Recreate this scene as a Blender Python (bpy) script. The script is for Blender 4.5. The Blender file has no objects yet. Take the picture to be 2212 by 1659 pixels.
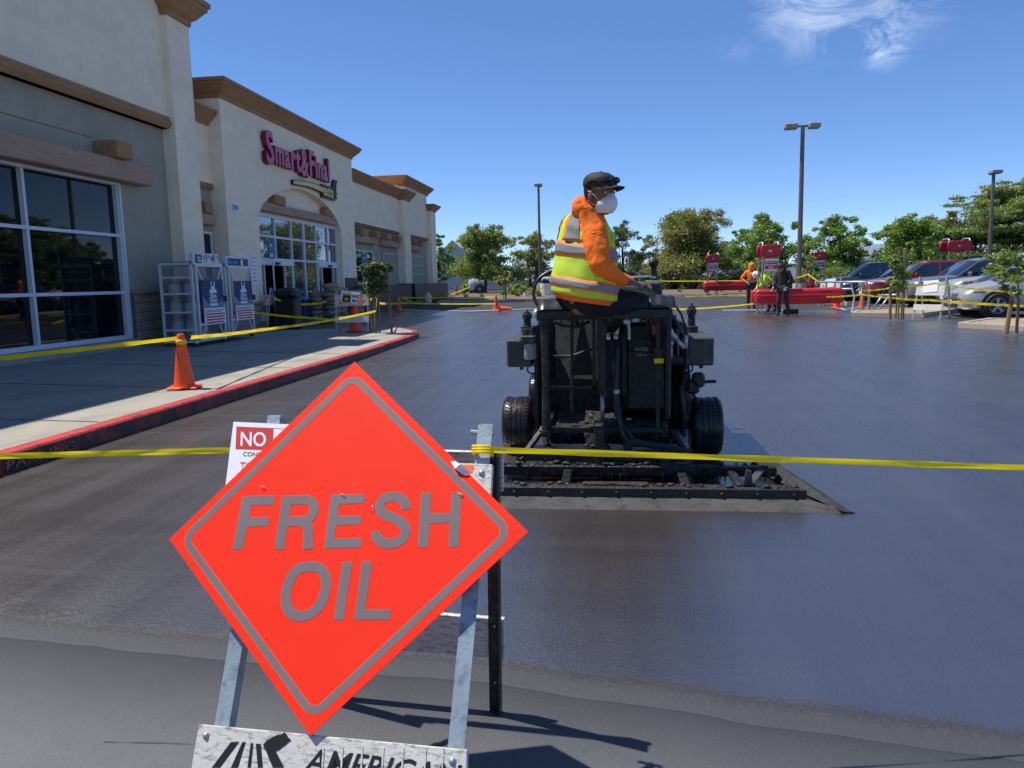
import bpy, math, random
from mathutils import Vector, Matrix, noise as mnoise
S = bpy.context.scene
col = S.collection
R = math.radians
# ---------------------------------------------------------------- camera, sky, sun, exposure
FPX, WP, HP, EYE = 1668.0, 2212.0, 1659.0, 1.45
VP = (1315.0, 605.0); ROLL = R(1.3)
def camspace(u, v): return Vector((u - WP/2, -(v - HP/2), -FPX))
_Y = camspace(*VP).normalized()
_c, _s = math.cos(ROLL), math.sin(ROLL)
_Z = Vector((-_s, _c, -(-_s*_Y.x + _c*_Y.y)/_Y.z)).normalized()
_X = _Y.cross(_Z)
CR = Matrix((_X, _Y, _Z))            # world = CR @ camera space
cam_d = bpy.data.cameras.new('camera'); cam = bpy.data.objects.new('camera', cam_d); col.objects.link(cam)
cam_d.sensor_width = 36; cam_d.lens = 36*FPX/WP; cam_d.clip_start = .05; cam_d.clip_end = 3000
cam.matrix_world = Matrix.Translation((0, 0, EYE)) @ CR.to_4x4()
S.camera = cam
SUN_EL, SUN_AZ = R(63.5), R(-83)       # azimuth from +Y towards +X
w = bpy.data.worlds.new('World'); S.world = w; w.use_nodes = True
nt = w.node_tree; bg = nt.nodes['Background']
sky = nt.nodes.new('ShaderNodeTexSky'); sky.sky_type = 'NISHITA'; sky.sun_disc = False
sky.sun_elevation = SUN_EL; sky.sun_rotation = SUN_AZ % (2*math.pi)
sky.air_density = 0.4; sky.dust_density = 0.0; sky.ozone_density = 2; sky.altitude = 0
hsv = nt.nodes.new('ShaderNodeHueSaturation'); hsv.inputs['Saturation'].default_value = 1.38; hsv.inputs['Value'].default_value = 1.2; hsv.inputs['Hue'].default_value = .508
gam = nt.nodes.new('ShaderNodeGamma'); gam.inputs[1].default_value = .7
nt.links.new(sky.outputs[0], gam.inputs[0]); nt.links.new(gam.outputs[0], hsv.inputs['Color']); nt.links.new(hsv.outputs[0], bg.inputs[0]); bg.inputs[1].default_value = 0.142
sl = bpy.data.lights.new('sun', 'SUN'); sl.energy = 3.1; sl.angle = R(.53); sl.color = (1, .955, .88)
so = bpy.data.objects.new('sun', sl); col.objects.link(so)
sd = Vector((math.sin(SUN_AZ)*math.cos(SUN_EL), math.cos(SUN_AZ)*math.cos(SUN_EL), math.sin(SUN_EL)))
so.rotation_euler = sd.to_track_quat('Z', 'Y').to_euler(); so.location = sd*50
S.view_settings.view_transform = 'Standard'; S.view_settings.look = 'None'
S.view_settings.exposure = 0.95; S.view_settings.gamma = 1
try: S.view_settings.use_curve_mapping = False
except Exception: pass
# ---------------------------------------------------------------- where things stand
def gz(x, y):                        # the lot rises gently away from the camera
    t = max(0.0, y - 14.0)
    b = 0.012*t if y < 62 else 0.012*48 + 0.004*(min(y, 300) - 62)
    if x < -5.6 and 18.5 < y < 70:   # the asphalt ramps up to the shop door
        q = min(1, (-5.6 - x)/3.6)*min(1, (y - 18.5)/3.5)*min(1, max(0, (62-y)/12))
        b += .36*q*max(0, 1 - max(0, y-24)/40)
    return b
def ray(u, v): return CR @ camspace(u, v)
def G(u, v, dz=0.0):
    d = ray(u, v); z = 0.0
    for _ in range(60):
        t = (z + dz - EYE)/d.z
        if t < 0 or t > 1: t = .15
        z = .5*z + .5*gz(d.x*t, d.y*t)
    return Vector((d.x*t, d.y*t, gz(d.x*t, d.y*t) + dz))
def AY(u, v, y):
    d = ray(u, v); t = y/d.y; return Vector((d.x*t, y, d.z*t + EYE))
def AX(u, v, x):
    d = ray(u, v); t = x/d.x; return Vector((x, d.y*t, d.z*t + EYE))
# ---------------------------------------------------------------- mesh helpers
class MB:
    def __init__(s): s.v = []; s.f = []; s.m = []; s.M = None
    def add(s, vs, fs, mi=0):
        o = len(s.v)
        if s.M is not None: vs = [s.M @ Vector(p) for p in vs]
        s.v += [tuple(p) for p in vs]; s.f += [tuple(i + o for i in f) for f in fs]; s.m += [mi]*len(fs)
        return s
    def box(s, x0, x1, y0, y1, z0, z1, mi=0):
        vs = [(x, y, z) for z in (z0, z1) for y in (y0, y1) for x in (x0, x1)]
        return s.add(vs, [(0,2,3,1),(4,5,7,6),(0,1,5,4),(2,6,7,3),(0,4,6,2),(1,3,7,5)], mi)
    def rbox(s, x0, x1, y0, y1, z0, z1, b=.02, mi=0):   # box with chamfered edges
        b = min(b, (x1-x0)*.49, (y1-y0)*.49, (z1-z0)*.49)
        def ring(ix, z): 
            X0, X1, Y0, Y1 = x0+ix, x1-ix, y0+ix, y1-ix
            return [(X0+b,Y0,z),(X1-b,Y0,z),(X1,Y0+b,z),(X1,Y1-b,z),(X1-b,Y1,z),(X0+b,Y1,z),(X0,Y1-b,z),(X0,Y0+b,z)]
        bb = b*.99
        rs = [ [(p[0], p[1], z0) for p in ring(0, 0)], ring(0, z0+b), ring(0, z1-b), ring(0, z1)]
        cx, cy = (x0+x1)/2, (y0+y1)/2
        def shr(r, z): return [(cx+(p[0]-cx)*(1-2*b/(x1-x0)), cy+(p[1]-cy)*(1-2*b/(y1-y0)), z) for p in r]
        rings = [shr(ring(0,0), z0), ring(0, z0+b), ring(0, z1-b), shr(ring(0,0), z1)]
        return s.loft(rings, True, True, mi)
    def beam(s, a, b, w, h, up=(0,0,1), mi=0):          # rectangular bar from a to b
        a, b = Vector(a), Vector(b); d = (b-a).normalized(); u = Vector(up)
        x = d.cross(u)
        if x.length < 1e-4: x = d.cross(Vector((1,0,0)))
        x.normalize(); u = x.cross(d)
        vs = [p + x*(i*w/2) + u*(j*h/2) for p in (a, b) for i, j in ((-1,-1),(1,-1),(1,1),(-1,1))]
        return s.add(vs, [(3,2,1,0),(4,5,6,7),(0,1,5,4),(1,2,6,5),(2,3,7,6),(3,0,4,7)], mi)
    def loft(s, rings, c0=True, c1=True, mi=0, closed=True):
        n = len(rings[0]); vs = [p for r in rings for p in r]; fs = []
        for i in range(len(rings)-1):
            for j in range(n if closed else n-1):
                k = (j+1) % n
                fs.append((i*n+j, i*n+k, (i+1)*n+k, (i+1)*n+j))
        if c0: fs.append(tuple(range(n-1, -1, -1)))
        if c1: fs.append(tuple((len(rings)-1)*n + j for j in range(n)))
        return s.add(vs, fs, mi)
    def tube(s, pts, r, n=8, cap=True, mi=0, flat=1.0):
        pts = [Vector(p) for p in pts]; rs = r if isinstance(r, (list, tuple)) else [r]*len(pts)
        rings = []; ref = None
        for i, p in enumerate(pts):
            d = (pts[min(i+1, len(pts)-1)] - pts[max(i-1, 0)])
            if d.length < 1e-9: d = Vector((0,0,1))
            d.normalize()
            if ref is None:
                ref = Vector((0,0,1)) if abs(d.z) < .9 else Vector((1,0,0))
            x = d.cross(ref); x.normalize(); y = x.cross(d); ref = y
            rings.append([p + (x*math.cos(2*math.pi*k/n) + y*math.sin(2*math.pi*k/n)*flat)*rs[i] for k in range(n)])
        return s.loft(rings, cap, cap, mi)
    def cyl(s, a, b, r, n=12, r2=None, mi=0): return s.tube([a, b], [r, r if r2 is None else r2], n, True, mi)
    def lathe(s, prof, n=16, c=(0,0,0), mi=0, axis='z', cap=True):
        rings = []
        for r, z in prof:
            ring = []
            for k in range(n):
                a = 2*math.pi*k/n; p = (r*math.cos(a), r*math.sin(a), z)
                if axis == 'x': p = (p[2], p[0], p[1])
                if axis == 'y': p = (p[1], p[2], p[0])
                ring.append((p[0]+c[0], p[1]+c[1], p[2]+c[2]))
            rings.append(ring)
        return s.loft(rings, cap, cap, mi)
    def prism(s, poly, o, ax, ay, az, d=1, mi=0):         # polygon in plane (o,ax,ay) extruded by d along az
        o, ax, ay, az = Vector(o), Vector(ax), Vector(ay), Vector(az)
        a = [o + ax*p[0] + ay*p[1] for p in poly]; b = [q + az*d for q in a]
        return s.loft([a, b], True, True, mi)
    def ball(s, c, r, sx=1, sy=1, sz=1, n=10, m=7, mi=0):
        rings = []
        for i in range(m+1):
            t = -math.pi/2 + math.pi*i/m; rr = max(math.cos(t), .02)*r
            rings.append([(c[0]+rr*math.cos(2*math.pi*k/n)*sx, c[1]+rr*math.sin(2*math.pi*k/n)*sy, c[2]+math.sin(t)*r*sz) for k in range(n)])
        return s.loft(rings, True, True, mi)
def mesh_of(mb, name, smooth=False, fix=True):
    me = bpy.data.meshes.new(name); me.from_pydata(mb.v, [], mb.f)
    if mb.m and max(mb.m) > 0: me.polygons.foreach_set('material_index', mb.m)
    if smooth: me.polygons.foreach_set('use_smooth', [True]*len(mb.f))
    me.update()
    if fix and len(mb.f) < 40000:
        import bmesh
        bm = bmesh.new(); bm.from_mesh(me); bmesh.ops.recalc_face_normals(bm, faces=bm.faces); bm.to_mesh(me); bm.free()
    return me
def obj(name, mb, m, parent=None, smooth=False, world=True, kind=None, label=None, bevel=0, fix=True, auto=None):
    """one mesh object; world=True means mb is in world space and parent is not rotated"""
    me = mb if isinstance(mb, bpy.types.Mesh) else mesh_of(mb, name, smooth, fix)
    for x in (m if isinstance(m, (list, tuple)) else [m]): me.materials.append(x)
    o = bpy.data.objects.new(name, me); col.objects.link(o)
    if parent is not None:
        o.parent = parent
        if world:
            o.location = -root_loc(parent)
    if kind: o['kind'] = kind
    if label: o['label'] = label
    if bevel:
        b = o.modifiers.new('b', 'BEVEL'); b.width = bevel; b.segments = 2; b.limit_method = 'ANGLE'
    if auto is not None:
        me.polygons.foreach_set('use_smooth', [True]*len(me.polygons))
        me.set_sharp_from_angle(angle=R(auto))
    return o
def root_loc(o):
    v = Vector((0,0,0))
    while o is not None: v += Vector(o.location); o = o.parent
    return v
def tag(o, label, cat, group=None, kind=None):
    o['label'] = label
    if cat: o['category'] = cat
    if group: o['group'] = group
    if kind: o['kind'] = kind
    return o
def thing(name, label, cat, loc=(0,0,0), rz=0, group=None):
    o = bpy.data.objects.new(name, None); col.objects.link(o); o.location = loc; o.rotation_euler = (0,0,rz)
    o.empty_display_size = .2
    return tag(o, label, cat, group)
KIDS = {}
def dup(root, loc, rz=None, label=None, group=None, scale=None):
    kids = [o for o in col.objects if o.parent is not None]
    byp = {}
    for o in kids: byp.setdefault(o.parent.name, []).append(o)
    def cp(o, par):
        c = o.copy(); col.objects.link(c)
        if par is not None: c.parent = par
        for ch in byp.get(o.name, []): cp(ch, c)
        return c
    r = cp(root, None); r.location = loc
    if rz is not None: r.rotation_euler = (0,0,rz)
    if label: r['label'] = label
    if group: r['group'] = group
    if scale: r.scale = (scale,)*3 if not isinstance(scale, (tuple, list)) else scale
    return r
def struct(name, mb, m, smooth=False, fix=True):
    o = obj(name, mb, m, None, smooth, fix=fix); o['kind'] = 'structure'; return o
# ---------------------------------------------------------------- materials
def mat(name, c, rough=.6, metal=0, var=.12, vs=3.0, bump=0, bs=60, spec=.5, c2=None, amt=.5, s2=6, coat=0, trans=0, ior=1.45, alpha=1, rvar=0, stretch=None, det=6, blocks=0):
    m = bpy.data.materials.new(name); m.use_nodes = True; t = m.node_tree; N = t.nodes; L = t.links
    b = N['Principled BSDF']; b.inputs['Roughness'].default_value = rough; b.inputs['Metallic'].default_value = metal
    b.inputs['Specular IOR Level'].default_value = spec; b.inputs['IOR'].default_value = ior
    if coat: b.inputs['Coat Weight'].default_value = coat; b.inputs['Coat Roughness'].default_value = .04
    if trans: b.inputs['Transmission Weight'].default_value = trans
    tc = N.new('ShaderNodeTexCoord'); src = tc.outputs['Object']
    if stretch:
        mp = N.new('ShaderNodeMapping'); mp.inputs['Scale'].default_value = stretch; L.new(src, mp.inputs[0]); src = mp.outputs[0]
    n = N.new('ShaderNodeTexNoise'); n.inputs['Scale'].default_value = vs; n.inputs['Detail'].default_value = det; n.inputs['Roughness'].default_value = .62
    L.new(src, n.inputs['Vector'])
    r = N.new('ShaderNodeValToRGB'); L.new(n.outputs[0], r.inputs[0])
    r.color_ramp.elements[0].position = .3; r.color_ramp.elements[1].position = .7
    lo = [max(0, x*(1-var)) for x in c]; hi = [min(1, x*(1+var)) for x in c]
    r.color_ramp.elements[0].color = (*lo, 1); r.color_ramp.elements[1].color = (*hi, 1)
    out = r.outputs[0]
    if c2:
        n2 = N.new('ShaderNodeTexNoise'); n2.inputs['Scale'].default_value = s2; n2.inputs['Detail'].default_value = 8; n2.inputs['Roughness'].default_value = .7
        L.new(src, n2.inputs['Vector'])
        r2 = N.new('ShaderNodeValToRGB'); L.new(n2.outputs[0], r2.inputs[0])
        r2.color_ramp.elements[0].position = .62 - amt*.3; r2.color_ramp.elements[1].position = .72 - amt*.2
        mx = N.new('ShaderNodeMixRGB'); L.new(r2.outputs[0], mx.inputs[0]); L.new(out, mx.inputs[1]); mx.inputs[2].default_value = (*c2, 1)
        out = mx.outputs[0]
    L.new(out, b.inputs['Base Color'])
    if rvar:
        mr = N.new('ShaderNodeMapRange'); mr.inputs[3].default_value = rough - rvar; mr.inputs[4].default_value = rough + rvar
        mr.inputs[1].default_value = .3; mr.inputs[2].default_value = .7
        L.new(n.outputs[0], mr.inputs[0]); L.new(mr.outputs[0], b.inputs['Roughness'])
    if blocks:
        sx = N.new('ShaderNodeSeparateXYZ'); L.new(tc.outputs['Object'], sx.inputs[0]); cx = N.new('ShaderNodeCombineXYZ')
        ad = N.new('ShaderNodeMath'); ad.operation = 'ADD'; L.new(sx.outputs[0], ad.inputs[0]); L.new(sx.outputs[1], ad.inputs[1]); L.new(ad.outputs[0], cx.inputs[0]); L.new(sx.outputs[2], cx.inputs[1])
        bt = N.new('ShaderNodeTexBrick'); bt.inputs['Scale'].default_value = 1; bt.inputs['Brick Width'].default_value = .4; bt.inputs['Row Height'].default_value = .2; bt.inputs['Mortar Size'].default_value = .006; bt.inputs['Mortar Smooth'].default_value = .6
        bt.inputs['Color1'].default_value = (1,1,1,1); bt.inputs['Color2'].default_value = (.93,.93,.93,1); bt.inputs['Mortar'].default_value = (blocks,blocks,blocks,1); L.new(cx.outputs[0], bt.inputs[0])
        mm = N.new('ShaderNodeMixRGB'); mm.blend_type = 'MULTIPLY'; mm.inputs[0].default_value = 1; L.new(out, mm.inputs[1]); L.new(bt.outputs[0], mm.inputs[2]); L.new(mm.outputs[0], b.inputs['Base Color'])
    if bump:
        n3 = N.new('ShaderNodeTexNoise'); n3.inputs['Scale'].default_value = bs; n3.inputs['Detail'].default_value = 4
        L.new(tc.outputs['Object'], n3.inputs['Vector'])
        bp = N.new('ShaderNodeBump'); bp.inputs['Strength'].default_value = bump; bp.inputs['Distance'].default_value = .01
        L.new(n3.outputs[0], bp.inputs['Height']); L.new(bp.outputs[0], b.inputs['Normal'])
    return m
def text_mesh(s, size=1, shear=0, off=0, ext=0, xs=1, align='LEFT', sp=1):
    cu = bpy.data.curves.new('t', 'FONT'); cu.body = s; cu.size = size; cu.shear = shear; cu.offset = off; cu.extrude = ext
    cu.align_x = align; cu.space_character = sp; cu.resolution_u = 3
    o = bpy.data.objects.new('t', cu); col.objects.link(o)
    dg = bpy.context.evaluated_depsgraph_get()
    me = bpy.data.meshes.new_from_object(o.evaluated_get(dg))
    bpy.data.objects.remove(o)
    if xs != 1: me.transform(Matrix.Diagonal((xs, 1, 1, 1)))
    me.materials.clear()
    return me
def frame(o, ax, ay):               # matrix with axes ax, ay, ax x ay at o
    ax = Vector(ax).normalized(); az = ax.cross(Vector(ay)).normalized(); ay = az.cross(ax)
    m = Matrix((ax, ay, az)).transposed().to_4x4(); m.translation = Vector(o); return m
def text(name, s, m, parent, M, **k):
    lab = k.pop('label', None)
    me = text_mesh(s, **k); me.transform(M)
    return obj(name, me, m, parent, label=lab)
def join_text(mb, s, M, mi=0, **k): # add lettering into an MB (small print)
    me = text_mesh(s, **k); me.transform(M)
    mb.add([v.co.copy() for v in me.vertices], [tuple(p.vertices) for p in me.polygons], mi)
    bpy.data.meshes.remove(me)
def skin(name, pts, edges, m, parent, sub=2, label=None, noise_amt=0):
    """pts: {key: ((x,y,z), r or (rx,ry))}; first key is the root"""
    keys = list(pts); idx = {k: i for i, k in enumerate(keys)}
    me = bpy.data.meshes.new(name); me.from_pydata([pts[k][0] for k in keys], [(idx[a], idx[b]) for a, b in edges], [])
    o = bpy.data.objects.new(name, me); col.objects.link(o)
    md = o.modifiers.new('s', 'SKIN'); sv = me.skin_vertices[0].data
    for k in keys:
        r = pts[k][1]; sv[idx[k]].radius = r if isinstance(r, tuple) else (r, r)
    sv[0].use_root = True
    su = o.modifiers.new('u', 'SUBSURF'); su.levels = sub; su.render_levels = sub
    dg = bpy.context.evaluated_depsgraph_get(); dg.update()
    me2 = bpy.data.meshes.new_from_object(o.evaluated_get(dg)); bpy.data.objects.remove(o)
    me2.materials.clear()
    me2.polygons.foreach_set('use_smooth', [True]*len(me2.polygons))
    if noise_amt:
        for v in me2.vertices:
            p = v.co*9; v.co += v.normal*(mnoise.noise(p)*noise_amt + abs(mnoise.noise(p*2.3))*noise_amt*.6)
    return obj(name, me2, m, parent, label=label)
# ---------------------------------------------------------------- palette
rnd = random.Random(7)
m_old = mat('old_asphalt', (.030,.031,.034), .8, var=.22, vs=.6, bump=.5, bs=160, c2=(.05,.05,.052), s2=90, amt=.5)
m_dry = mat('dried_sealer', (.178,.180,.186), .6, var=.16, vs=2.2, bump=.8, bs=330, c2=(.27,.27,.275), s2=230, amt=.42, spec=.6)
m_conc = mat('concrete', (.33,.30,.25), .85, var=.12, vs=1.2, bump=.3, bs=90, c2=(.27,.25,.22), s2=5, amt=.35)
m_walk = mat('walk_concrete', (.31,.285,.235), .85, var=.14, vs=1.6, bump=.25, bs=60, c2=(.24,.225,.19), s2=3, amt=.4, stretch=(1,.35,1))
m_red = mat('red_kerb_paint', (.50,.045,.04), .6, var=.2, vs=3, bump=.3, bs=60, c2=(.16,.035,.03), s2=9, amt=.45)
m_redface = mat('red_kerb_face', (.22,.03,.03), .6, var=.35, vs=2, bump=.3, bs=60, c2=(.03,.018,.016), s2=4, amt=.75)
m_stencil = mat('faded_stencil_paint', (.30,.16,.15), .7, var=.3, vs=8, c2=(.12,.03,.03), s2=30, amt=.7)
m_wline = mat('white_line_paint', (.75,.75,.72), .7, var=.08, vs=4, c2=(.5,.5,.48), s2=20, amt=.4)
m_cream = mat('cream_stucco', (.92,.76,.555), .88, blocks=.9, var=.04, vs=1.4, bump=.35, bs=45, c2=(.82,.68,.51), s2=2.2, amt=.2)
m_olive = mat('olive_stucco', (.37,.325,.245), .88, blocks=.88, var=.05, vs=1.4, bump=.35, bs=45, c2=(.34,.30,.225), s2=2.2, amt=.2)
m_corn = mat('brown_cornice', (.36,.19,.085), .8, var=.12, vs=2, bump=.2, bs=40, c2=(.28,.14,.06), s2=6, amt=.25)
m_beam = mat('timber_brown', (.40,.26,.18), .85, var=.12, vs=3, bump=.3, bs=30, c2=(.30,.19,.13), s2=7, amt=.3, stretch=(1,.3,2))
m_block = mat('split_block', (.27,.22,.165), .9, var=.2, vs=4, bump=.9, bs=25)
m_joint = mat('mortar', (.12,.11,.09), .9)
m_alu = mat('white_aluminium', (.62,.65,.70), .4, metal=.0, var=.04, vs=3)
m_tint = mat('tinted_glass', (.004,.005,.007), .015, var=.2, vs=1, spec=.45, ior=1.45)
m_glass = mat('shopfront_glass', (.02,.045,.06), .012, var=.2, vs=1, spec=1, ior=2.3)
m_dark = mat('dark_interior', (.012,.011,.010), .8)
m_blackw = mat('black_paint', (.012,.012,.014), .45, bump=.2, bs=20)
m_signred = mat('sign_face_red', (.50,.035,.10), .35, var=.05)
m_signside = mat('sign_return_red', (.20,.006,.02), .4, var=.1)
m_yel = mat('sign_yellow', (.75,.47,.06), .4)
m_white = mat('white_paint', (.74,.76,.78), .45, var=.04, vs=4)
m_paper = mat('paper', (.78,.78,.80), .7, var=.03)
m_black = mat('black_print', (.015,.015,.017), .5)
m_redp = mat('red_print', (.55,.03,.03), .5)
m_blue = mat('blue_print', (.014,.035,.14), .45)
m_bluel = mat('light_blue_print', (.12,.30,.60), .45)
m_galv = mat('galvanised_steel', (.40,.43,.45), .42, metal=.55, var=.12, vs=6, bump=.1, bs=50)
m_rub = mat('rubber', (.018,.018,.019), .65, bump=.2)

# wet seal coat: almost black, glossy film over rough asphalt
def seal_mat():
    m = bpy.data.materials.new('fresh_sealer'); m.use_nodes = True; t = m.node_tree; N = t.nodes; L = t.links
    b = N['Principled BSDF']
    tc = N.new('ShaderNodeTexCoord'); o = tc.outputs['Object']
    def noise(sc, det, rough=.55, mp=None, dist=0):
        n = N.new('ShaderNodeTexNoise'); n.inputs['Scale'].default_value = sc; n.inputs['Detail'].default_value = det
        n.inputs['Roughness'].default_value = rough; n.inputs['Distortion'].default_value = dist
        if mp:
            q = N.new('ShaderNodeMapping'); q.inputs['Scale'].default_value = mp[0]; q.inputs['Rotation'].default_value = (0,0,R(mp[1])); L.new(o, q.inputs[0]); L.new(q.outputs[0], n.inputs['Vector'])
        else: L.new(o, n.inputs['Vector'])
        return n.outputs[0]
    def rng(x, a, b_, c, d):
        r = N.new('ShaderNodeMapRange'); r.inputs[1].default_value = a; r.inputs[2].default_value = b_; r.inputs[3].default_value = c; r.inputs[4].default_value = d
        L.new(x, r.inputs[0]); return r.outputs[0]
    def math_(op, a, b_):
        q = N.new('ShaderNodeMath'); q.operation = op
        for i, x in enumerate((a, b_)):
            if isinstance(x, (int, float)): q.inputs[i].default_value = x
            else: L.new(x, q.inputs[i])
        return q.outputs[0]
    at = N.new('ShaderNodeAttribute'); at.attribute_name = 'edge'
    big = noise(.35, 4, .55, None, 1.2)
    swirl = noise(1.0, 7, .62, ((2.6,.13,1), -5), .5)     # squeegee passes along the lot
    swirl2 = noise(1.0, 6, .6, ((.28,2.2,1), 14), .9)     # turning strokes
    fine = noise(95, 3, .6); mid = noise(22, 4, .6)
    r = N.new('ShaderNodeValToRGB'); L.new(swirl, r.inputs[0])
    r.color_ramp.elements[0].position = .3; r.color_ramp.elements[1].position = .75
    r.color_ramp.elements[0].color = (.028,.0185,.0125,1); r.color_ramp.elements[1].color = (.033,.0225,.0155,1)
    ef = rng(math_('ADD', at.outputs['Fac'], rng(noise(60, 7, .75), .25, .75, -.22, .22)), .25, .60, 0, 1)
    mx = N.new('ShaderNodeMixRGB'); L.new(ef, mx.inputs[0]); mx.inputs[1].default_value = (.041,.043,.048,1); fk = N.new('ShaderNodeMixRGB'); L.new(rng(noise(330, 2, .5), .80, .83, 0, 1), fk.inputs[0]); L.new(r.outputs[0], fk.inputs[1]); fk.inputs[2].default_value = (.45,.45,.45,1); L.new(fk.outputs[0], mx.inputs[2]); L.new(mx.outputs[0], b.inputs['Base Color'])  # rare pale sand flecks in the colour double as painted sparkle
    ro = math_('ADD', rng(swirl, .3, .7, .24, .31), rng(swirl2, .35, .65, -.012, .028))
    mr_ = N.new('ShaderNodeMapRange'); mr_.inputs[3].default_value = .72; L.new(ef, mr_.inputs[0]); L.new(ro, mr_.inputs[4]); L.new(mr_.outputs[0], b.inputs['Roughness'])
    b.inputs['IOR'].default_value = 3.5; L.new(rng(ef, .6, 1, .08, .5), b.inputs['Specular IOR Level'])
    h = math_('ADD', math_('MULTIPLY', fine, .5), math_('ADD', math_('MULTIPLY', mid, .3), math_('ADD', math_('MULTIPLY', swirl, .45), math_('MULTIPLY', swirl2, .5))))
    bp = N.new('ShaderNodeBump'); bp.inputs['Strength'].default_value = .55; bp.inputs['Distance'].default_value = .012
    L.new(h, bp.inputs['Height']); L.new(bp.outputs[0], b.inputs['Normal'])
    return m
m_seal = seal_mat()

# ---------------------------------------------------------------- ground
g = MB(); ys = [-30, 0, 14, 18.5] + [19+.5*k for k in range(30)] + [35, 38, 41, 45, 50, 55, 62, 70, 120, 300, 900]; xs = [-400, -60, -20] + [-13+.4*k for k in range(20)] + [0, 60, 400]; NX_ = len(xs)
g.add([(x, y, gz(x, y) - .006) for y in ys for x in xs], [(j*NX_+i, j*NX_+i+1, (j+1)*NX_+i+1, (j+1)*NX_+i) for j in range(len(ys)-1) for i in range(NX_-1)])
struct('ground', g, m_old)
NE = [(-12,4.6),(-4.84,3.35),(-3.6,3.02),(-2.59,2.83),(-1.89,2.74),(-1.2,2.68),(-.38,2.61),(.12,2.5),(.7,2.39),(1.21,2.29),(2,2.1),(6,1.2),(17,-1)]
def interp(P, x):
    for (a, b), (c, d) in zip(P, P[1:]):
        if x <= c: return b + (d-b)*max(0, (x-a))/(c-a)
    return P[-1][1]
def ynear(x):
    return interp(NE, x) + .02*mnoise.noise((x*3, 0, 0)) + .012*mnoise.noise((x*14, 3, 0))
yf0 = G(1150, 671).y
FE = [(-12, G(860,672).y), (-5, G(1000,672).y), (0, yf0), (6, G(1700,672).y+.3), (11, 29.5)]
def yfar(x): return interp(FE, x) + .06*mnoise.noise((x*1.3, 7, 0))
# far-left of the lot, the dried coat nearest the camera
d = MB(); nx = 300; DR = [0, .12, .3, .6, 1.0, 1.6, 7]; DA = []
dp_ = []
for i in range(nx+1):
    x = -12 + 29*i/nx; y0_ = ynear(x)
    for q in [-.35] + DR: dp_.append((x, y0_ - q if q < 7 else -3.5, 0.0)); DA.append(min(1, max(0, q/.8)))
nr_ = len(DR) + 1
d.add(dp_, [(i*nr_+j, i*nr_+j+1, (i+1)*nr_+j+1, (i+1)*nr_+j) for i in range(nx) for j in range(nr_-1)])
ds_ = struct('dried_coat_strip', d, m_dry, fix=False)
at_ = ds_.data.attributes.new('damp', 'FLOAT', 'POINT'); at_.data.foreach_set('value', DA)
_t = m_dry.node_tree; _a = _t.nodes.new('ShaderNodeAttribute'); _a.attribute_name = 'damp'; _b = _t.nodes['Principled BSDF']
_m = _t.nodes.new('ShaderNodeMixRGB'); _m.inputs[1].default_value = (.043,.045,.050,1); _t.links.new(_a.outputs['Fac'], _m.inputs[0]); _t.links.new(_b.inputs['Base Color'].links[0].from_socket, _m.inputs[2]); _t.links.new(_m.outputs[0], _b.inputs['Base Color'])
f = MB(); nt_ = 70
P = []; EG = []
for i in range(nx+1):
    x0 = -12 + 28*i/nx
    a, b = ynear(x0), yfar(x0)
    for j in range(nt_+1):
        y = a + (b-a)*(j/nt_)**1.9
        x = min(x0, 16 if y < 20 else max(10.4, 16-(y-20)*6)); x = x0 if x0 < 10.4 else x
        P.append((x, y, gz(x, y) + (.0008, .002, .003)[j] if j < 3 else gz(x, y) + .004)); EG.append(min(1, (y-a)/.34))
f.add(P, [(i*(nt_+1)+j, (i+1)*(nt_+1)+j, (i+1)*(nt_+1)+j+1, i*(nt_+1)+j+1) for i in range(nx) for j in range(nt_)])
fs_ = struct('fresh_seal_coat', f, m_seal, smooth=True, fix=False)
at_ = fs_.data.attributes.new('edge', 'FLOAT', 'POINT'); at_.data.foreach_set('value', EG)
# painted lines on the old asphalt
def line(name, pts, wd, dz=.003, m=m_wline):
    L_ = MB(); pts = [Vector((p[0], p[1], 0)) for p in pts]
    for a, b in zip(pts, pts[1:]):
        n = (b-a).normalized().cross(Vector((0,0,1)))*wd/2
        k = max(1, int((b-a).length/3))
        for q in range(k):
            p, r_ = a.lerp(b, q/k), a.lerp(b, (q+1)/k)
            L_.add([(v.x, v.y, gz(v.x, v.y)+dz) for v in (p-n, p+n, r_+n, r_-n)], [(0,1,2,3)])
    return struct(name, L_, m)
line('painted_line', [G(858,668), G(1150,667), G(1440,667)], .16)
line('painted_line', [G(1830,666), G(1960,664)], .12)
line('painted_line', [G(1560,670), G(1700,669)], .22)
line('painted_line', [G(1800,664), G(1868,676)], .12)
line('painted_line', [G(1955,681), G(2085,702)], .12)
for a, b in ((G(2020,686), G(2200,678)), (G(2080,700), G(2212,691)), (G(1990,672), G(2120,666)), (G(1900,660), G(2040,656))):
    line('painted_line', [a, b], .1)
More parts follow.
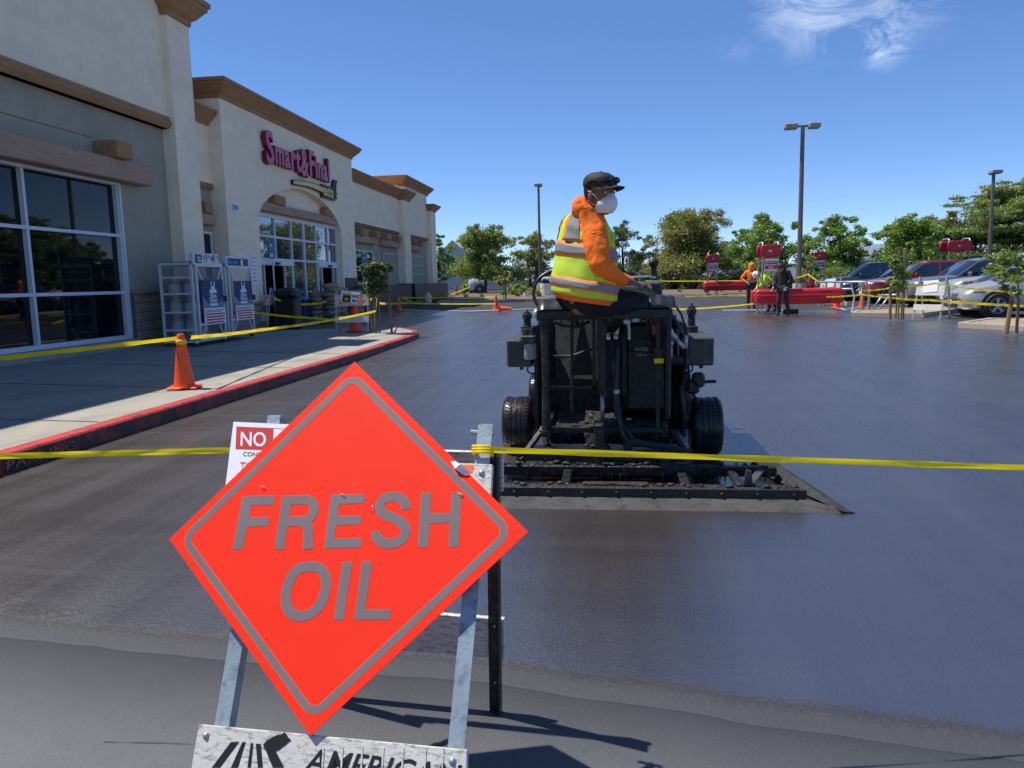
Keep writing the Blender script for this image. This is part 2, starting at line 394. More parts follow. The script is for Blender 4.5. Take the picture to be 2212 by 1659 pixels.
# walkway and red kerb
KX = -4.84
path = [(KX, y) for y in (-6, -3.6)]
y = -3.6
while y < 18.0: y += 1.82; path.append((KX, min(y, 18.6)))
for k in range(1, 9):
    t = R(90*k/8); path.append((KX - 1.7 + 1.7*math.cos(t), 18.6 + 3.4*math.sin(t)))
path += [(-8.2, 22.05), (-9.9, 22.1)]
def off(path, i, dd):
    a = Vector(path[max(i-1,0)]); b = Vector(path[min(i+1,len(path)-1)]); t = (b-a).normalized(); n = Vector((-t.y, t.x)); p = Vector(path[i]) + n*dd; return p
KT = .165
kerb = thing('kerb', 'long red painted kerb along the walkway beside the wet sealer, curving at its far end', None); kerb['kind'] = 'structure'
del kerb['label']
for i in range(len(path)-1):
    ring = []
    for j, sh in ((i, .006), (i+1, -.006)):
        tdir = (Vector(path[i+1]) - Vector(path[i])).normalized()
        rr = []
        for dd, z in ((0, -.05), (.015, KT-.022), (.03, KT-.005), (.055, KT), (.17, KT+.002), (.17, -.05)):
            p = off(path, j, dd) + tdir*sh; zz = gz(p.x, p.y) if i > 11 else 0
            rr.append((p.x, p.y, z + zz*.5))
        ring.append(rr)
    s_ = MB(); n0 = 0
    s_.loft(ring, True, True)
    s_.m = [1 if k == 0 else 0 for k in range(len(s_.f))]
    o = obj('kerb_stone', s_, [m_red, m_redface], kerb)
wk = MB()
wp = [off(path, i, .172) for i in range(len(path))]
rows = []
for i, p in enumerate(wp):
    zz = KT + .0 + (gz(p.x, p.y)*.5 if i > 11 else 0)
    rows.append([(p.x, p.y, zz - .004), (p.x - .62 if i < len(path)-10 else p.x*.9 - .99, p.y if i < len(path)-10 else min(p.y, 21.9), zz + .01), (-9.86, min(p.y, 22.0), .30)])
for i in range(len(rows)-1):
    for j in range(2):
        wk.add([rows[i][j], rows[i+1][j], rows[i+1][j+1], rows[i][j+1]], [(0,1,2,3)])
struct('walkway', wk, m_walk)
jt = MB()
for yy in [2.2 + 2.4*k for k in range(8)]:
    jt.beam((KX-.2, yy, KT+.001), (-9.8, yy, .302), .007, .005)
struct('walkway_joint', jt, m_joint)
wl = MB(); wl.beam((-9.8, 22.2, .31), (-6.6, 22.2, .235), .12, .02); struct('painted_line', wl, m_wline)
# stencilled words on the kerb face
def kt(s, y0, z0, size):
    me = text_mesh(s, size=size, xs=1.6, sp=1.1); me.transform(frame((KX+.012, y0, z0), (0,1,0), (0.11,0,1)))
    o = obj('stencil_lettering', me, m_stencil, kerb)
kt('NO PARKING', 5.15, .035, .115); kt('NO PARKING', 10.4, .04, .1); kt('FIRE LANE', 13.0, .04, .1); kt('NO PARKING', 15.1, .04, .09)

# ---------------------------------------------------------------- supermarket building
B = thing('supermarket_building', 'long cream and olive stucco supermarket with brown cornices and an arched glass entrance', 'building', (-9.6, 20, 0))
def bp(name, mb, m, par=B, **k): return obj(name, mb, m, par, **k)
def boxp(name, x0, x1, y0, y1, z0, z1, m, par=B, **k):
    return obj(name, MB().box(x0, x1, y0, y1, z0, z1), m, par, **k)
def profile_run(name, prof, y0, y1, m, xb, ret0=True, ret1=True, par=B):
    """moulding along +Y; prof = [(out, z)]; returns mitred towards the wall at both ends"""
    mb = MB(); r0 = []; r1 = []
    def ring(y, sgn, ret): return [(xb + o_, y + (sgn*o_ if ret else 0), z) for o_, z in prof] + [(xb - .25, y + 0, prof[-1][1]), (xb - .25, y, prof[0][1])]
    mb.loft([ring(y0, -1, ret0), ring(y1, 1, ret1)], True, True)
    # return faces run back along the side walls
    for yy, sg, rt in ((y0, -1, ret0), (y1, 1, ret1)):
        if rt:
            a = [(xb + o_, yy + sg*o_, z) for o_, z in prof] + [(xb, yy, prof[-1][1]), (xb, yy, prof[0][1])]
            b = [(xb - 3.2, p[1], p[2]) for p in a]
            mb.loft([a, b], True, True)
    return obj(name, mb, m, par)
def cornice(y0, y1, z0, z1, fl, xb, **k):
    h = z1 - z0
    pr = [(.03, z0), (.05, z0+.12*h), (.05, z0+.2*h), (fl*.35, z0+.3*h), (fl*.75, z0+.62*h), (fl*.86, z0+.66*h), (fl*.86, z0+.78*h), (fl, z0+.82*h), (fl, z1)]
    return profile_run('cornice', pr, y0, y1, m_corn, xb, **k)
def band(y0, y1, z0, z1, xb, **k):
    h = z1 - z0
    return profile_run('moulding_band', [(.02, z0), (.05, z0+.15*h), (.09, z0+.4*h), (.09, z0+.6*h), (.05, z0+.75*h), (.05, z1)], y0, y1, m_corn, xb, **k)
# left wing
boxp('wall', -14, -9.7, -12, 16.72, 5.0, 8.25, m_cream)
boxp('wall', -14, -9.85, -12, 16.72, 3.66, 5.0, m_olive)
boxp('wall', -14, -9.85, 15.0, 16.72, -.1, 3.66, m_olive)
boxp('wall', -14, -9.85, -12, 15.0, -.1, .30, m_olive)
boxp('plinth', -9.85, -9.68, -12, 14.96, -.1, .47, m_conc)
band(-12, 16.7, 5.0, 5.25, -9.7, ret0=False, ret1=False)
boxp('score_line', -9.853, -9.845, -12, 14.25, 4.385, 4.40, m_joint)
def timber(y0, y1, z0, z1, x0=-9.85, x1=-9.5): return obj('timber_beam', MB().rbox(x0, x1, y0, y1, z0, z1, .02), m_beam, B)
def endblock(y0, y1, z0, z1, x0=-9.85, x1=-9.35): return obj('beam_end_block', MB().rbox(x0, x1, y0, y1, z0, z1, .015), m_corn, B)
timber(-12, 15.6, 3.62, 4.02); endblock(14.25, 14.75, 4.02, 4.34); endblock(9.9, 10.4, 4.02, 4.34)
W = obj('window', MB().box(-9.99, -9.97, -11.9, 14.95, .5, 3.62), m_tint, B, label='large tinted window of many panes left of the gas cages')
W['label'] = 'large dark tinted window in nine visible panes'
def bars(par, x, ylist, zlist, y0, y1, z0, z1, t=.06, dpt=.09, m=m_alu):
    for yy in ylist: obj('mullion', MB().box(x, x+dpt, yy-t/2, yy+t/2, z0, z1), m, par)
    for zz in zlist: obj('transom', MB().box(x+.003, x+dpt-.003, y0, y1, zz-t/2, zz+t/2), m, par)
bars(W, -9.965, [12.35, 9.5, 6.7, 14.92], [2.57, 1.42], -11.9, 14.95, .5, 3.6)
obj('window_frame', MB().box(-9.965, -9.84, -11.9, 14.99, .47, .55).box(-9.965, -9.84, -11.9, 14.99, 3.57, 3.64).box(-9.965, -9.838, 14.93, 14.995, .55, 3.57), m_alu, W)
# block wainscot
wn = thing('x', 'x', None) if False else None
def wains(y0, y1, z0, z1, x, rows_, cw):
    b_ = boxp('wainscot', x-.1, x-.012, y0, y1, z0, z1, m_joint)
    h = (z1 - z0)/rows_
    for r_ in range(rows_):
        yy = y0 - (cw/2 if r_ % 2 else 0)
        while yy < y1 - .02:
            a, c = max(yy, y0)+.006, min(yy+cw, y1)-.006
            if c - a > .05:
                q = MB().rbox(x-.06, x + rnd.uniform(-.004,.006), a, c, z0+r_*h+.006, z0+(r_+1)*h-.006, .008)
                o = obj('block', q, m_block, b_, world=False); o.location = Vector((0,0,0)) - root_loc(b_)
            yy += cw
    obj('sill', MB().rbox(x-.1, x+.05, y0, y1, z1, z1+.08, .015), m_block, B)
wains(15.0, 16.68, .25, 1.38, -9.74, 6, .4)
# pilaster
boxp('pilaster', -14, -9.55, 16.72, 17.62, -.1, 7.5, m_cream)
cornice(16.72, 17.62, 7.42, 8.02, .38, -9.55)
# recess
boxp('wall', -14, -9.95, 17.62, 18.95, 4.0, 5.7, m_cream)
boxp('wall', -14, -10.0, 17.62, 18.95, -.1, 4.0, m_olive)
boxp('unseen_sun_block', -14, -10.4, 17.63, 18.94, 5.7, 7.9, m_cream)  # unseen block added to stop sun coming through the recess gap
cornice(17.64, 18.93, 5.5, 5.86, .3, -9.95, ret0=False, ret1=False)
band(17.64, 18.93, 3.93, 4.08, -9.97, ret0=False, ret1=False)
timber(17.7, 18.75, 3.03, 3.3, -10.0, -9.8); endblock(18.2, 18.55, 3.3, 3.58, -10.0, -9.75)
w2 = boxp('window', -10.0, -9.985, 18.0, 18.78, 1.2, 2.88, m_tint)
obj('window_frame', MB().box(-9.99, -9.95, 18.72, 18.78, 1.2, 2.82).box(-9.99, -9.95, 18.0, 18.78, 2.82, 2.88), m_alu, w2)
# entrance tower
TX = -9.6; YA, YB = 20.75, 27.45; ZS, ZT = 3.45, 4.5
boxp('pier', -14, TX, 18.95, YA, -.1, ZS, m_cream); boxp('pier', -14, TX, YB, 29.0, -.1, ZS, m_cream)
arc = [(YA + (YB-YA)*k/20.0, ZS + (ZT-ZS)*math.sin(math.pi*k/20.0)**.62) for k in range(21)]
sp = MB()
for (a0, b0), (a1, b1) in zip(arc, arc[1:]):
    sp.loft([[(x, a0, b0), (x, a1, b1), (x, a1, 6.3), (x, a0, 6.3)] for x in (TX, -9.95)], True, True)
sp.box(-14, TX, 18.95, YA, ZS, 6.3); sp.box(-14, TX, YB, 29.0, ZS, 6.3); sp.box(-14, -9.95, YA, YB, 4.0, 6.3)
bp('wall', sp, m_cream)
boxp('wall', -9.98, -9.86, YA, YB, 3.54, 4.6, m_cream)
cornice(18.95, 29.0, 6.17, 6.6, .32, TX)
obj('timber_beam', MB().rbox(-9.86, -9.66, 20.95, 27.3, 3.62, 3.88, .02), m_beam, B)
obj('beam_end_block', MB().rbox(-9.86, -9.62, 22.0, 22.75, 3.88, 4.14, .015), m_corn, B); obj('beam_end_block', MB().rbox(-9.86, -9.62, 26.1, 26.75, 3.88, 4.12, .015), m_corn, B)
wains(19.0, 20.72, .25, 1.0, TX+.06, 4, .4)
bp('interior', MB().box(-13.9, -9.86, YA, YB, .2, .22).box(-13.9, -13.8, YA, YB, .2, 3.6).box(-13.9, -9.86, YA-.0, YA+.03, .2, 3.5).box(-13.9, -9.86, YB-.03, YB, .2, 3.5).box(-13.9,-9.99,YA,YB,3.5,3.53), m_dark)
# shop front: glass panes between mullions
sf = boxp('shopfront_frame', -9.87, -9.79, YA, YB, 3.48, 3.55, m_alu)
yl = [YA+.03, 22.2, 23.4, 24.4, 25.45, 26.55, YB-.03]
for k, yy in enumerate(yl):
    t = .09 if k == 3 else .05
    obj('mullion', MB().box(-9.88, -9.78, yy-t/2, yy+t/2, .3 if k not in (1, 5) else 2.3, 3.48), m_alu, sf)
for zz in (2.93, 2.28): obj('transom', MB().box(-9.875, -9.785, YA, YB, zz-.03, zz+.03), m_alu, sf)
for k in range(6):
    a, b_ = yl[k]+.03, yl[k+1]-.03
    obj('pane', MB().box(-9.84, -9.83, a, b_, 2.96, 3.48), m_glass, sf); obj('pane', MB().box(-9.84, -9.83, a, b_, 2.31, 2.9), m_glass, sf)
for a, b_ in ((23.43, 24.35), (24.45, 25.42)):
    obj('pane', MB().box(-9.84, -9.83, a, b_, .95, 2.25), m_glass, sf); obj('pane', MB().box(-9.84, -9.83, a, b_, .3, .9), m_glass, sf)
    obj('transom', MB().box(-9.87, -9.79, a, b_, .9, .95), m_alu, sf)
for y0, y1 in ((YA+.05, 23.37), (25.5, YB-.05)):
    dr = obj('sliding_door', MB().box(-9.86, -9.74, y0, y1, 2.1, 2.25), m_alu, B)
    obj('sensor', MB().box(-9.74, -9.66, (y0+y1)/2-.1, (y0+y1)/2+.1, 2.12, 2.19), m_black, dr)
    wd = (y1-y0)
    for a, b_ in ((y0, y0+wd*.22), (y1-wd*.24, y1)):
        obj('door_leaf', MB().box(-9.83, -9.82, a, b_, .35, 2.1), m_glass, dr)
        obj('leaf_frame', MB().box(-9.85, -9.79, a, a+.05, .3, 2.1).box(-9.85, -9.79, b_-.05, b_, .3, 2.1).box(-9.85, -9.79, a+.05, b_-.05, .3, .42), m_alu, dr)
# right wing
boxp('wall', -14, -9.85, 29.0, 36.3, 3.85, 5.6, m_cream); boxp('wall', -14, -9.95, 29.0, 36.3, -.1, 3.85, m_olive)
cornice(29.02, 36.9, 5.46, 5.86, .32, -9.85, ret0=False); band(29.02, 36.3, 3.8, 3.93, -9.9, ret0=False, ret1=False)
boxp('pilaster', -14, -9.6, 36.3, 37.5, -.1, 5.42, m_cream); cornice(36.3, 37.5, 5.42, 5.88, .28, -9.6)
boxp('wall', -14, -9.8, 37.5, 42.0, 3.85, 6.3, m_cream); boxp('wall', -14, -9.9, 37.5, 42.0, -.1, 3.85, m_olive)
cornice(37.0, 42.2, 6.2, 6.62, .32, -9.8); band(37.5, 42.0, 3.78, 3.92, -9.85, ret0=False, ret1=False)
boxp('pilaster', -14, -9.6, 42.0, 43.2, -.1, 5.5, m_cream); cornice(42.0, 43.2, 5.4, 5.75, .28, -9.6)
def ww(y0, y1, z0, z1, ny, nz, grille=True):
    W_ = boxp('window', -9.95, -9.93, y0, y1, z0, z1, m_tint if not grille else m_olive)
    bars(W_, -9.93, [y0+(y1-y0)*k/ny for k in range(ny+1)], [z0+(z1-z0)*k/nz for k in range(nz+1)], y0, y1, z0, z1, .05, .05, m_alu if not grille else m_galv)
ww(29.4, 32.1, 1.55, 2.85, 2, 2, False); ww(33.6, 35.9, 1.5, 2.85, 3, 2); ww(38.9, 41.2, 1.5, 2.9, 3, 3)
for y0, y1 in ((29.5, 32.4), (33.1, 35.9), (38.1, 40.0)): timber(y0, y1, 3.15, 3.42, -9.95, -9.7)
for yy in (29.9, 31.9, 33.4, 35.4, 38.4, 39.7): endblock(yy, yy+.45, 3.42, 3.7, -9.95, -9.6)
boxp('low_wall', -9.95, -9.25, 29.0, 36.0, 0, 1.45, m_joint); boxp('low_wall', -9.95, -9.1, 36.0, 43.6, 0, 1.5, m_blackw); boxp('black_panel', -9.6, -9.57, 27.6, 29.0, .1, 1.75, m_blackw)
boxp('roof', -14, -10.2, -12, 43, 4.9, 5.1, m_conc)
boxp('rear_wall', -40, -14, -12, 43.2, 0, 5.2, m_olive)
# ---------------------------------------------------------------- shop signs
FA = ((0,1,0), (0,0,1))
sg = thing('shop_sign', 'large red raised channel letters of the shop name above the arched entrance', 'sign', (TX, 24, 5))
def chan(parent, s, y, z, size, xs, ms, mf, ext=.06, off=.02, x=TX):
    me = text_mesh(s, size=size, ext=ext, off=off, xs=xs); me.transform(frame((x+ext+.03, y, z), *FA))
    o = obj('letter', me, [ms, mf], parent)
    for p in me.polygons:
        if abs(p.normal.x) > .7: p.material_index = 1
    return max(v.co.y for v in me.vertices)
yy = 21.15
base = lambda y: 4.92 + (y-21.15)*.035
for ch, size, xs, gap in (('S', 1.25, .72, .05), ('m', .98, .66, .05), ('a', .98, .7, .05), ('r', .98, .72, .02), ('t', 1.0, .75, .02), ('&', 1.15, .62, .03), ('F', 1.1, .72, .03), ('i', 1.0, .75, .05), ('n', .98, .7, .05), ('a', .98, .7, .05), ('l', 1.05, .75, .05)):
    z = 5.0 + (0 if ch != 'S' else -.06) - (.08 if ch == '&' else 0)
    yy = chan(sg, ch, yy, z, size, xs*1.27, m_signside, m_signred, .07, .036) + gap*1.1
print('sign end', yy)
ex = thing('shop_sign', 'small yellow script letters on a black swoosh below the red shop name', 'sign', (TX, 26, 4.7))
arcp = [(23.1 + 2.6*k/10, 4.62 + .16*math.sin(math.pi*k/10*.62) - .012*k, .045 + .004*k) for k in range(11)]
mb = MB(); mb2 = MB()
for (a, z, h), (a1, z1, h1) in zip(arcp, arcp[1:]):
    mb.loft([[(TX+.02, a_, z_-h_-.03), (TX+.1, a_, z_-h_-.03), (TX+.1, a_, z_+h_+.03), (TX+.02, a_, z_+h_+.03)] for a_, z_, h_ in ((a, z, h), (a1, z1, h1))], True, True)
    mb2.loft([[(TX+.1, a_, z_-h_), (TX+.115, a_, z_-h_), (TX+.115, a_, z_+h_), (TX+.1, a_, z_+h_)] for a_, z_, h_ in ((a, z, h), (a1, z1, h1))], True, True)
mb.box(TX+.02, TX+.1, 25.5, 26.75, 4.42, 4.85); mb.prism([(26.3,4.5),(26.95,4.5),(27.05,5.15),(26.75,5.15)], (TX+.02,0,0), (0,1,0), (0,0,1), (.078,0,0))
obj('backing', mb, m_black, ex); obj('swoosh', mb2, m_yel, ex)
text('lettering', 'extra', m_yel, ex, frame((TX+.12, 25.55, 4.5), *FA), size=.52, shear=.25, off=.012, ext=.01, xs=.82)
text('lettering', '!', m_yel, ex, frame((TX+.12, 26.72, 4.55), *FA), size=.7, shear=.2, off=.012, ext=.01, xs=1)
np_ = thing('number_plate', 'small white street number plate on the tower pier', 'sign', (TX, 19.3, 3.4))
obj('plate', MB().box(TX+.002, TX+.02, 19.12, 19.62, 3.40, 3.66), m_white, np_)
text('lettering', '1094', m_blue, np_, frame((TX+.024, 19.16, 3.44), *FA), size=.24, off=.002, xs=.8)
for y0, z0, w_, h_, lab in ((20.1, 1.55, .32, .85, 'tall pale blue notice on the pier left of the entrance doors'), (27.85, 1.75, .3, .6, 'small white notice on the pier right of the entrance doors')):
    n_ = thing('wall_notice', lab, 'notice', (TX, y0, z0)); obj('sheet', MB().box(TX+.002, TX+.012, y0, y0+w_, z0, z0+h_), m_paper, n_)
    q = MB()
    for k in range(7): q.box(TX+.013, TX+.015, y0+.04, y0+w_*(.9-.05*(k%3)), z0+h_*(.1+.12*k), z0+h_*(.13+.12*k))
    obj('print', q, m_bluel, n_)
# ---------------------------------------------------------------- folding barricade and warning sign, nearest the camera
m_board = mat('weathered_board', (.60,.58,.54), .7, var=.10, vs=5, bump=.12, bs=120, c2=(.20,.18,.15), s2=26, amt=.38, stretch=(1,1,4))
m_sign = mat('fluorescent_orange_red', (.98,.036,.012), .45, var=.035, vs=2.5, bump=.12, bs=9, spec=.3)
m_refl = mat('grey_reflective', (.225,.175,.175), .45, var=.10, vs=2.0, metal=.15, c2=(.22,.19,.19), s2=3, amt=.4)
m_trim = mat('orange_outline', (.95,.16,.05), .5)
m_pblue = mat('pale_blue_steel', (.33,.40,.44), .42, metal=.35, var=.12, vs=6, bump=.15, bs=60, c2=(.20,.24,.27), s2=20, amt=.35)
m_dsteel = mat('dark_steel', (.03,.03,.033), .5, metal=.3, var=.3, vs=12, bump=.2, bs=60, c2=(.12,.12,.12), s2=30, amt=.3)
nF = Vector((-.09209, -1, .58268)); dF = -2.39639/nF.length; nF.normalize()
def PT(x, y, off_=0):               # point of the sign plane (off_ metres in front of it)
    d = ray((400 + x*.62696)/1.15732, (880 + y*.62688)/1.15732); t = (dF + off_)/nF.dot(d)
    return Vector((0,0,EYE)) + d*t
fx = Vector((1, -.09209, 0)).normalized(); fy = nF.cross(fx); fo = PT(777, 745)
def P2(x, y): q = PT(x, y) - fo; return Vector((q.dot(fx), q.dot(fy)))
def F3(p, off_): return fo + fx*p[0] + fy*p[1] + nF*off_
bar = thing('barricade', 'near folding barricade with pale steel legs and scuffed white boards behind the diamond sign', 'barricade', (-.75, 2.0, 0))
sgn = thing('warning_sign', 'large orange-red diamond sign reading FRESH OIL in grey letters', 'sign', PT(613, 1530))
quad = [P2(776, 38), P2(37, 746), P2(600, 1531), P2(1468, 717)]
# slightly worn corners
face = MB(); ring = [F3(p, 0) for p in quad]; back = [F3(p, -.004) for p in quad]
face.loft([back, ring], True, True); obj('panel', face, m_sign, sgn)
def offs(quad, ins):
    out = []; n = len(quad); c = sum(quad, Vector((0,0)))/n; L_ = []
    for i in range(n):
        a, b = quad[i], quad[(i+1) % n]; d = (b-a).normalized(); nn = Vector((-d.y, d.x))
        if nn.dot(c-a) < 0: nn = -nn
        L_.append((a + nn*ins, d))
    for i in range(n):
        (p, d), (q, e) = L_[i-1], L_[i]
        den = d.x*e.y - d.y*e.x; t = ((q-p).x*e.y - (q-p).y*e.x)/den; out.append(p + d*t)
    return out
def rounded(quad, ins, r, k=7):
    cs = offs(quad, ins + r); out = []; n = 4
    for i in range(n):
        a, c, b = quad[i-1], quad[i], quad[(i+1) % n]; C_ = cs[i]
        def foot(p, q): d = (q-p).normalized(); return (p + d*(C_-p).dot(d))
        u0 = (foot(a, c) - C_).normalized(); u1 = (foot(c, b) - C_).normalized()
        for j in range(k+1):
            w_ = (u0*(1-j/k) + u1*(j/k)).normalized(); out.append(C_ + w_*r)
    return out
def ringface(o_, i_, off_):
    m_ = MB(); n = len(o_); m_.add([F3(p, off_) for p in o_ + i_], [(k, (k+1) % n, n+(k+1) % n, n+k) for k in range(n)]); return m_
obj('border_outline', ringface(rounded(quad, .0235, .048), rounded(quad, .0465, .025), .0004), m_trim, sgn)
obj('border', ringface(rounded(quad, .025, .0465), rounded(quad, .045, .0265), .0007), m_refl, sgn)
def poly(pts, off_, mb): mb.add([F3(P2(*p), off_) for p in pts], [tuple(range(len(pts)))]); return mb
def stroke(pts, wd, off_, mb):
    P_ = [P2(*p) for p in pts]; out = []
    for i, p in enumerate(P_):
        d = (P_[min(i+1, len(P_)-1)] - P_[max(i-1, 0)]).normalized(); n_ = Vector((-d.y, d.x))*wd/2; out += [F3(p+n_, off_), F3(p-n_, off_)]
    mb.add(out, [(2*i, 2*i+1, 2*i+3, 2*i+2) for i in range(len(P_)-1)]); return mb
def smooth(pts, k=5):
    out = []
    for i in range(len(pts)-1):
        p0, p1, p2, p3 = pts[max(i-1,0)], pts[i], pts[i+1], pts[min(i+2, len(pts)-1)]
        for j in range(k):
            t = j/k
            out.append(tuple(.5*((2*p1[a]) + (-p0[a]+p2[a])*t + (2*p0[a]-5*p1[a]+4*p2[a]-p3[a])*t*t + (-p0[a]+3*p1[a]-3*p2[a]+p3[a])*t**3) for a in (0, 1)))
    return out + [pts[-1]]
Wd = .0272
def letter(shapes, rings=(), strokes=()):
    for m_, off_, g_ in ((m_trim, .0004, 1), (m_refl, .0007, 0)):
        mb = MB(); k = 0
        for s_ in shapes:
            if g_:
                P_ = [P2(*p) for p in s_]
                n = len(P_)
                area = sum(P_[i].x*P_[(i+1)%n].y - P_[(i+1)%n].x*P_[i].y for i in range(n)); sg_ = 1 if area > 0 else -1
                Q = []
                for i in range(n):
                    d0 = (P_[i]-P_[i-1]).normalized(); d1 = (P_[(i+1)%n]-P_[i]).normalized()
                    n0 = Vector((d0.y, -d0.x))*sg_; n1 = Vector((d1.y, -d1.x))*sg_
                    Q.append(P_[i] + (n0+n1)*.0006/max(.5, 1+n0.dot(n1))*1.0)
                mb.add([F3(q, off_+k*.0001) for q in Q], [tuple(range(n))])
            else: poly(s_, off_+k*.0001, mb)
            k += 1
        for st, wd in strokes: stroke(smooth(st), wd + g_*.0012, off_+k*.0001, mb); k += 1
        for o_, i_ in rings: 
            stroke_ring(o_, i_, off_, mb, g_)
        obj('letter_outline' if g_ else 'letter', mb, m_, sgn)
def stroke_ring(o_, i_, off_, mb, g_):
    O = [P2(*p) for p in smooth(o_ + [o_[0]], 4)[:-1]]; I = [P2(*p) for p in smooth(i_ + [i_[0]], 4)[:-1]]
    c = sum(I, Vector((0,0)))/len(I)
    def samp(Q, e):
        out = []
        for k in range(48):
            a = 2*math.pi*k/48; d = Vector((math.cos(a), math.sin(a))); best = None
            for i in range(len(Q)):
                p, q = Q[i]-c, Q[(i+1) % len(Q)]-c; s_ = q-p; den = d.x*s_.y - d.y*s_.x
                if abs(den) < 1e-12: continue
                t = (p.x*s_.y - p.y*s_.x)/den; u = (p.x*d.y - p.y*d.x)/den
                if t > 0 and -1e-6 <= u <= 1+1e-6: best = t if best is None else max(best, t)
            out.append(c + d*((best or .01)+e))
        return out
    A_, B_ = samp(O, .0006*g_), samp(I, -.0006*g_); n = 48
    mb.add([F3(p, off_) for p in A_ + B_], [(k, (k+1) % n, n+(k+1) % n, n+k) for k in range(n)])
letter([[(330,575),(458,573),(454,609),(365,611),(354,660),(435,658),(430,694),(347,697),(328,786),(290,788)]])
letter([[(489,573),(528,573),(494,786),(456,786)]], strokes=[([(520,592),(560,590),(590,591),(611,604),(614,628),(605,654),(580,671),(505,677)], Wd), ([(560,676),(584,688),(593,708),(591,740),(591,786)], .0285)])
letter([[(683,569),(817,568),(812,604),(713,606),(707,655),(804,653),(799,687),(701,690),(694,744),(804,742),(800,780),(655,783)]])
letter([], strokes=[([(981,628),(976,600),(958,583),(930,576),(900,582),(880,600),(876,625),(893,645),(925,660),(960,677),(979,705),(974,735),(950,757),(915,765),(882,757),(864,737),(861,714)], Wd)])
letter([[(1042,561),(1081,560),(1076,644),(1160,643),(1162,560),(1201,560),(1190,776),(1151,777),(1157,680),(1074,684),(1068,777),(1029,778)]])
letter([], rings=[([(600,835),(645,843),(675,878),(681,930),(668,990),(637,1040),(590,1069),(550,1074),(510,1060),(487,1022),(482,980),(492,925),(520,870),(555,843)],
                   [(597,874),(630,884),(643,918),(638,955),(620,1000),(590,1028),(557,1033),(530,1017),(521,985),(527,935),(548,893),(570,878)])])
letter([[(728,837),(766,837),(732,1068),(693,1068)]])
letter([[(806,836),(846,836),(817,1027),(922,1027),(917,1067),(775,1068)]])
st = MB()
for x, y, x2, y2 in ((405,536,418,540),(724,566,738,572),(1190,565,1207,567),(848,612,854,628)):
    a, b = F3(P2(x, y), .003), F3(P2(x2, y2), .003); st.tube([a, (a+b)/2 + nF*.004, b], .0011, 5)
obj('staple', st, m_white, sgn)
tp = MB(); tp.add([F3(P2(*p), o_) for p, o_ in (((1160,437),.003),((1180,470),.012),((1215,492),.004),((1240,482),.003),((1205,455),.02),((1185,440),.014))], [(0,1,4,5),(1,2,3,4)])
obj('torn_tape', tp, m_white, sgn)
# boards
def brd(px, o0, o1, m, name='board', par=bar, **k):
    mb = MB(); mb.loft([[F3(P2(*p), o0) for p in px], [F3(P2(*p), o1) for p in px]], True, True); return obj(name, mb, m, par, bevel=.002, **k)
lb = brd([(143,1485),(1218,1588),(1213,1800),(88,1800)], -.034, -.014, m_board)
ub = brd([(350,400),(1321,442),(1313,594),(330,560)], -.034, -.014, m_board)
og = MB(); poly([(1185,444),(1248,446),(1240,478),(1212,478),(1190,466)], -.0132, og); obj('orange_sheeting_scrap', og, m_trim, bar)
lg = MB()
for q in ([(272,1556),(305,1556),(228,1659),(195,1659)], [(318,1556),(332,1556),(300,1659),(272,1659)], [(352,1560),(362,1560),(352,1659),(338,1659)], [(372,1562),(392,1564),(400,1659),(380,1659)], [(402,1565),(440,1568),(486,1659),(440,1659)]): poly(q, -.0130, lg)
bl = [(455 + 46*math.cos(a)*(1+.35*mnoise.noise((a*2,1,0))) + 25*math.sin(a), 1558 - 34*math.sin(a)*(1+.5*mnoise.noise((a*3,5,0)))) for a in [2*math.pi*k/22 for k in range(22)]]
poly(bl, -.0125, lg); obj('stencilled_emblem', lg, m_black, bar)
def fit(name, s, p0, p1, ptop, off_, m, par, shear=0, offs_=0.02):
    me = text_mesh(s, size=1, off=offs_, shear=shear)
    xs_ = [v.co.x for v in me.vertices]; ys_ = [v.co.y for v in me.vertices]; x0, x1, y0, y1 = min(xs_), max(xs_), 0, max(ys_)
    a, b, c = F3(P2(*p0), off_), F3(P2(*p1), off_), F3(P2(*ptop), off_)
    for v in me.vertices:
        s_, t_ = (v.co.x-x0)/(x1-x0), v.co.y/y1; v.co = a + (b-a)*s_ + (c-a)*t_
    return obj(name, me, m, par)
fit('stencil_lettering', 'AMERICAN', (560,1672), (1175,1745), (590,1580), -.0130, m_black, bar, .08, .012)
sc = MB()
for x in (640, 716, 796, 880, 960, 1050, 1120): poly([(x,1575),(x+7,1575),(x-3,1760),(x-10,1760)], -.0122, sc)
obj('stencil_bridge', sc, m_board, bar)
def bolt(x, y, o_): return obj('bolt', MB().ball(F3(P2(x, y), o_), .0075, n=10, m=6).cyl(F3(P2(x, y), o_-.004), F3(P2(x, y), o_+.001), .0095, 10), m_galv, bar, smooth=True)
bolt(172,1530,-.013); bolt(1160,1633,-.013); bolt(1278,477,-.013)
def gnd(p, q):                       # extend p->q to the ground
    t = p.z/(p.z-q.z); return p + (q-p)*t
def Lleg(top, bot, side, par=bar, m=m_pblue, w_=.044, nrm=nF, name='leg'):
    d = (bot-top).normalized(); x = d.cross(nrm).normalized()*side; mb = MB()
    n_ = x.cross(d)*side; n_ = n_ if n_.dot(nrm) > 0 else -n_
    t = .004
    for a0, a1, b0, b1 in ((-w_/2, w_/2, -t, 0), (w_/2-t, w_/2, -w_*.8, -t)):
        mb.loft([[p + x*a + n_*b for a, b in ((a0,b0),(a1,b0),(a1,b1),(a0,b1))] for p in (top, bot)], True, True)
    return obj(name, mb, m, par)
lt = F3(P2(434,236), -.036); lbm = gnd(lt, F3(P2(218,1485), -.036)); Lleg(lt, lbm, -1)
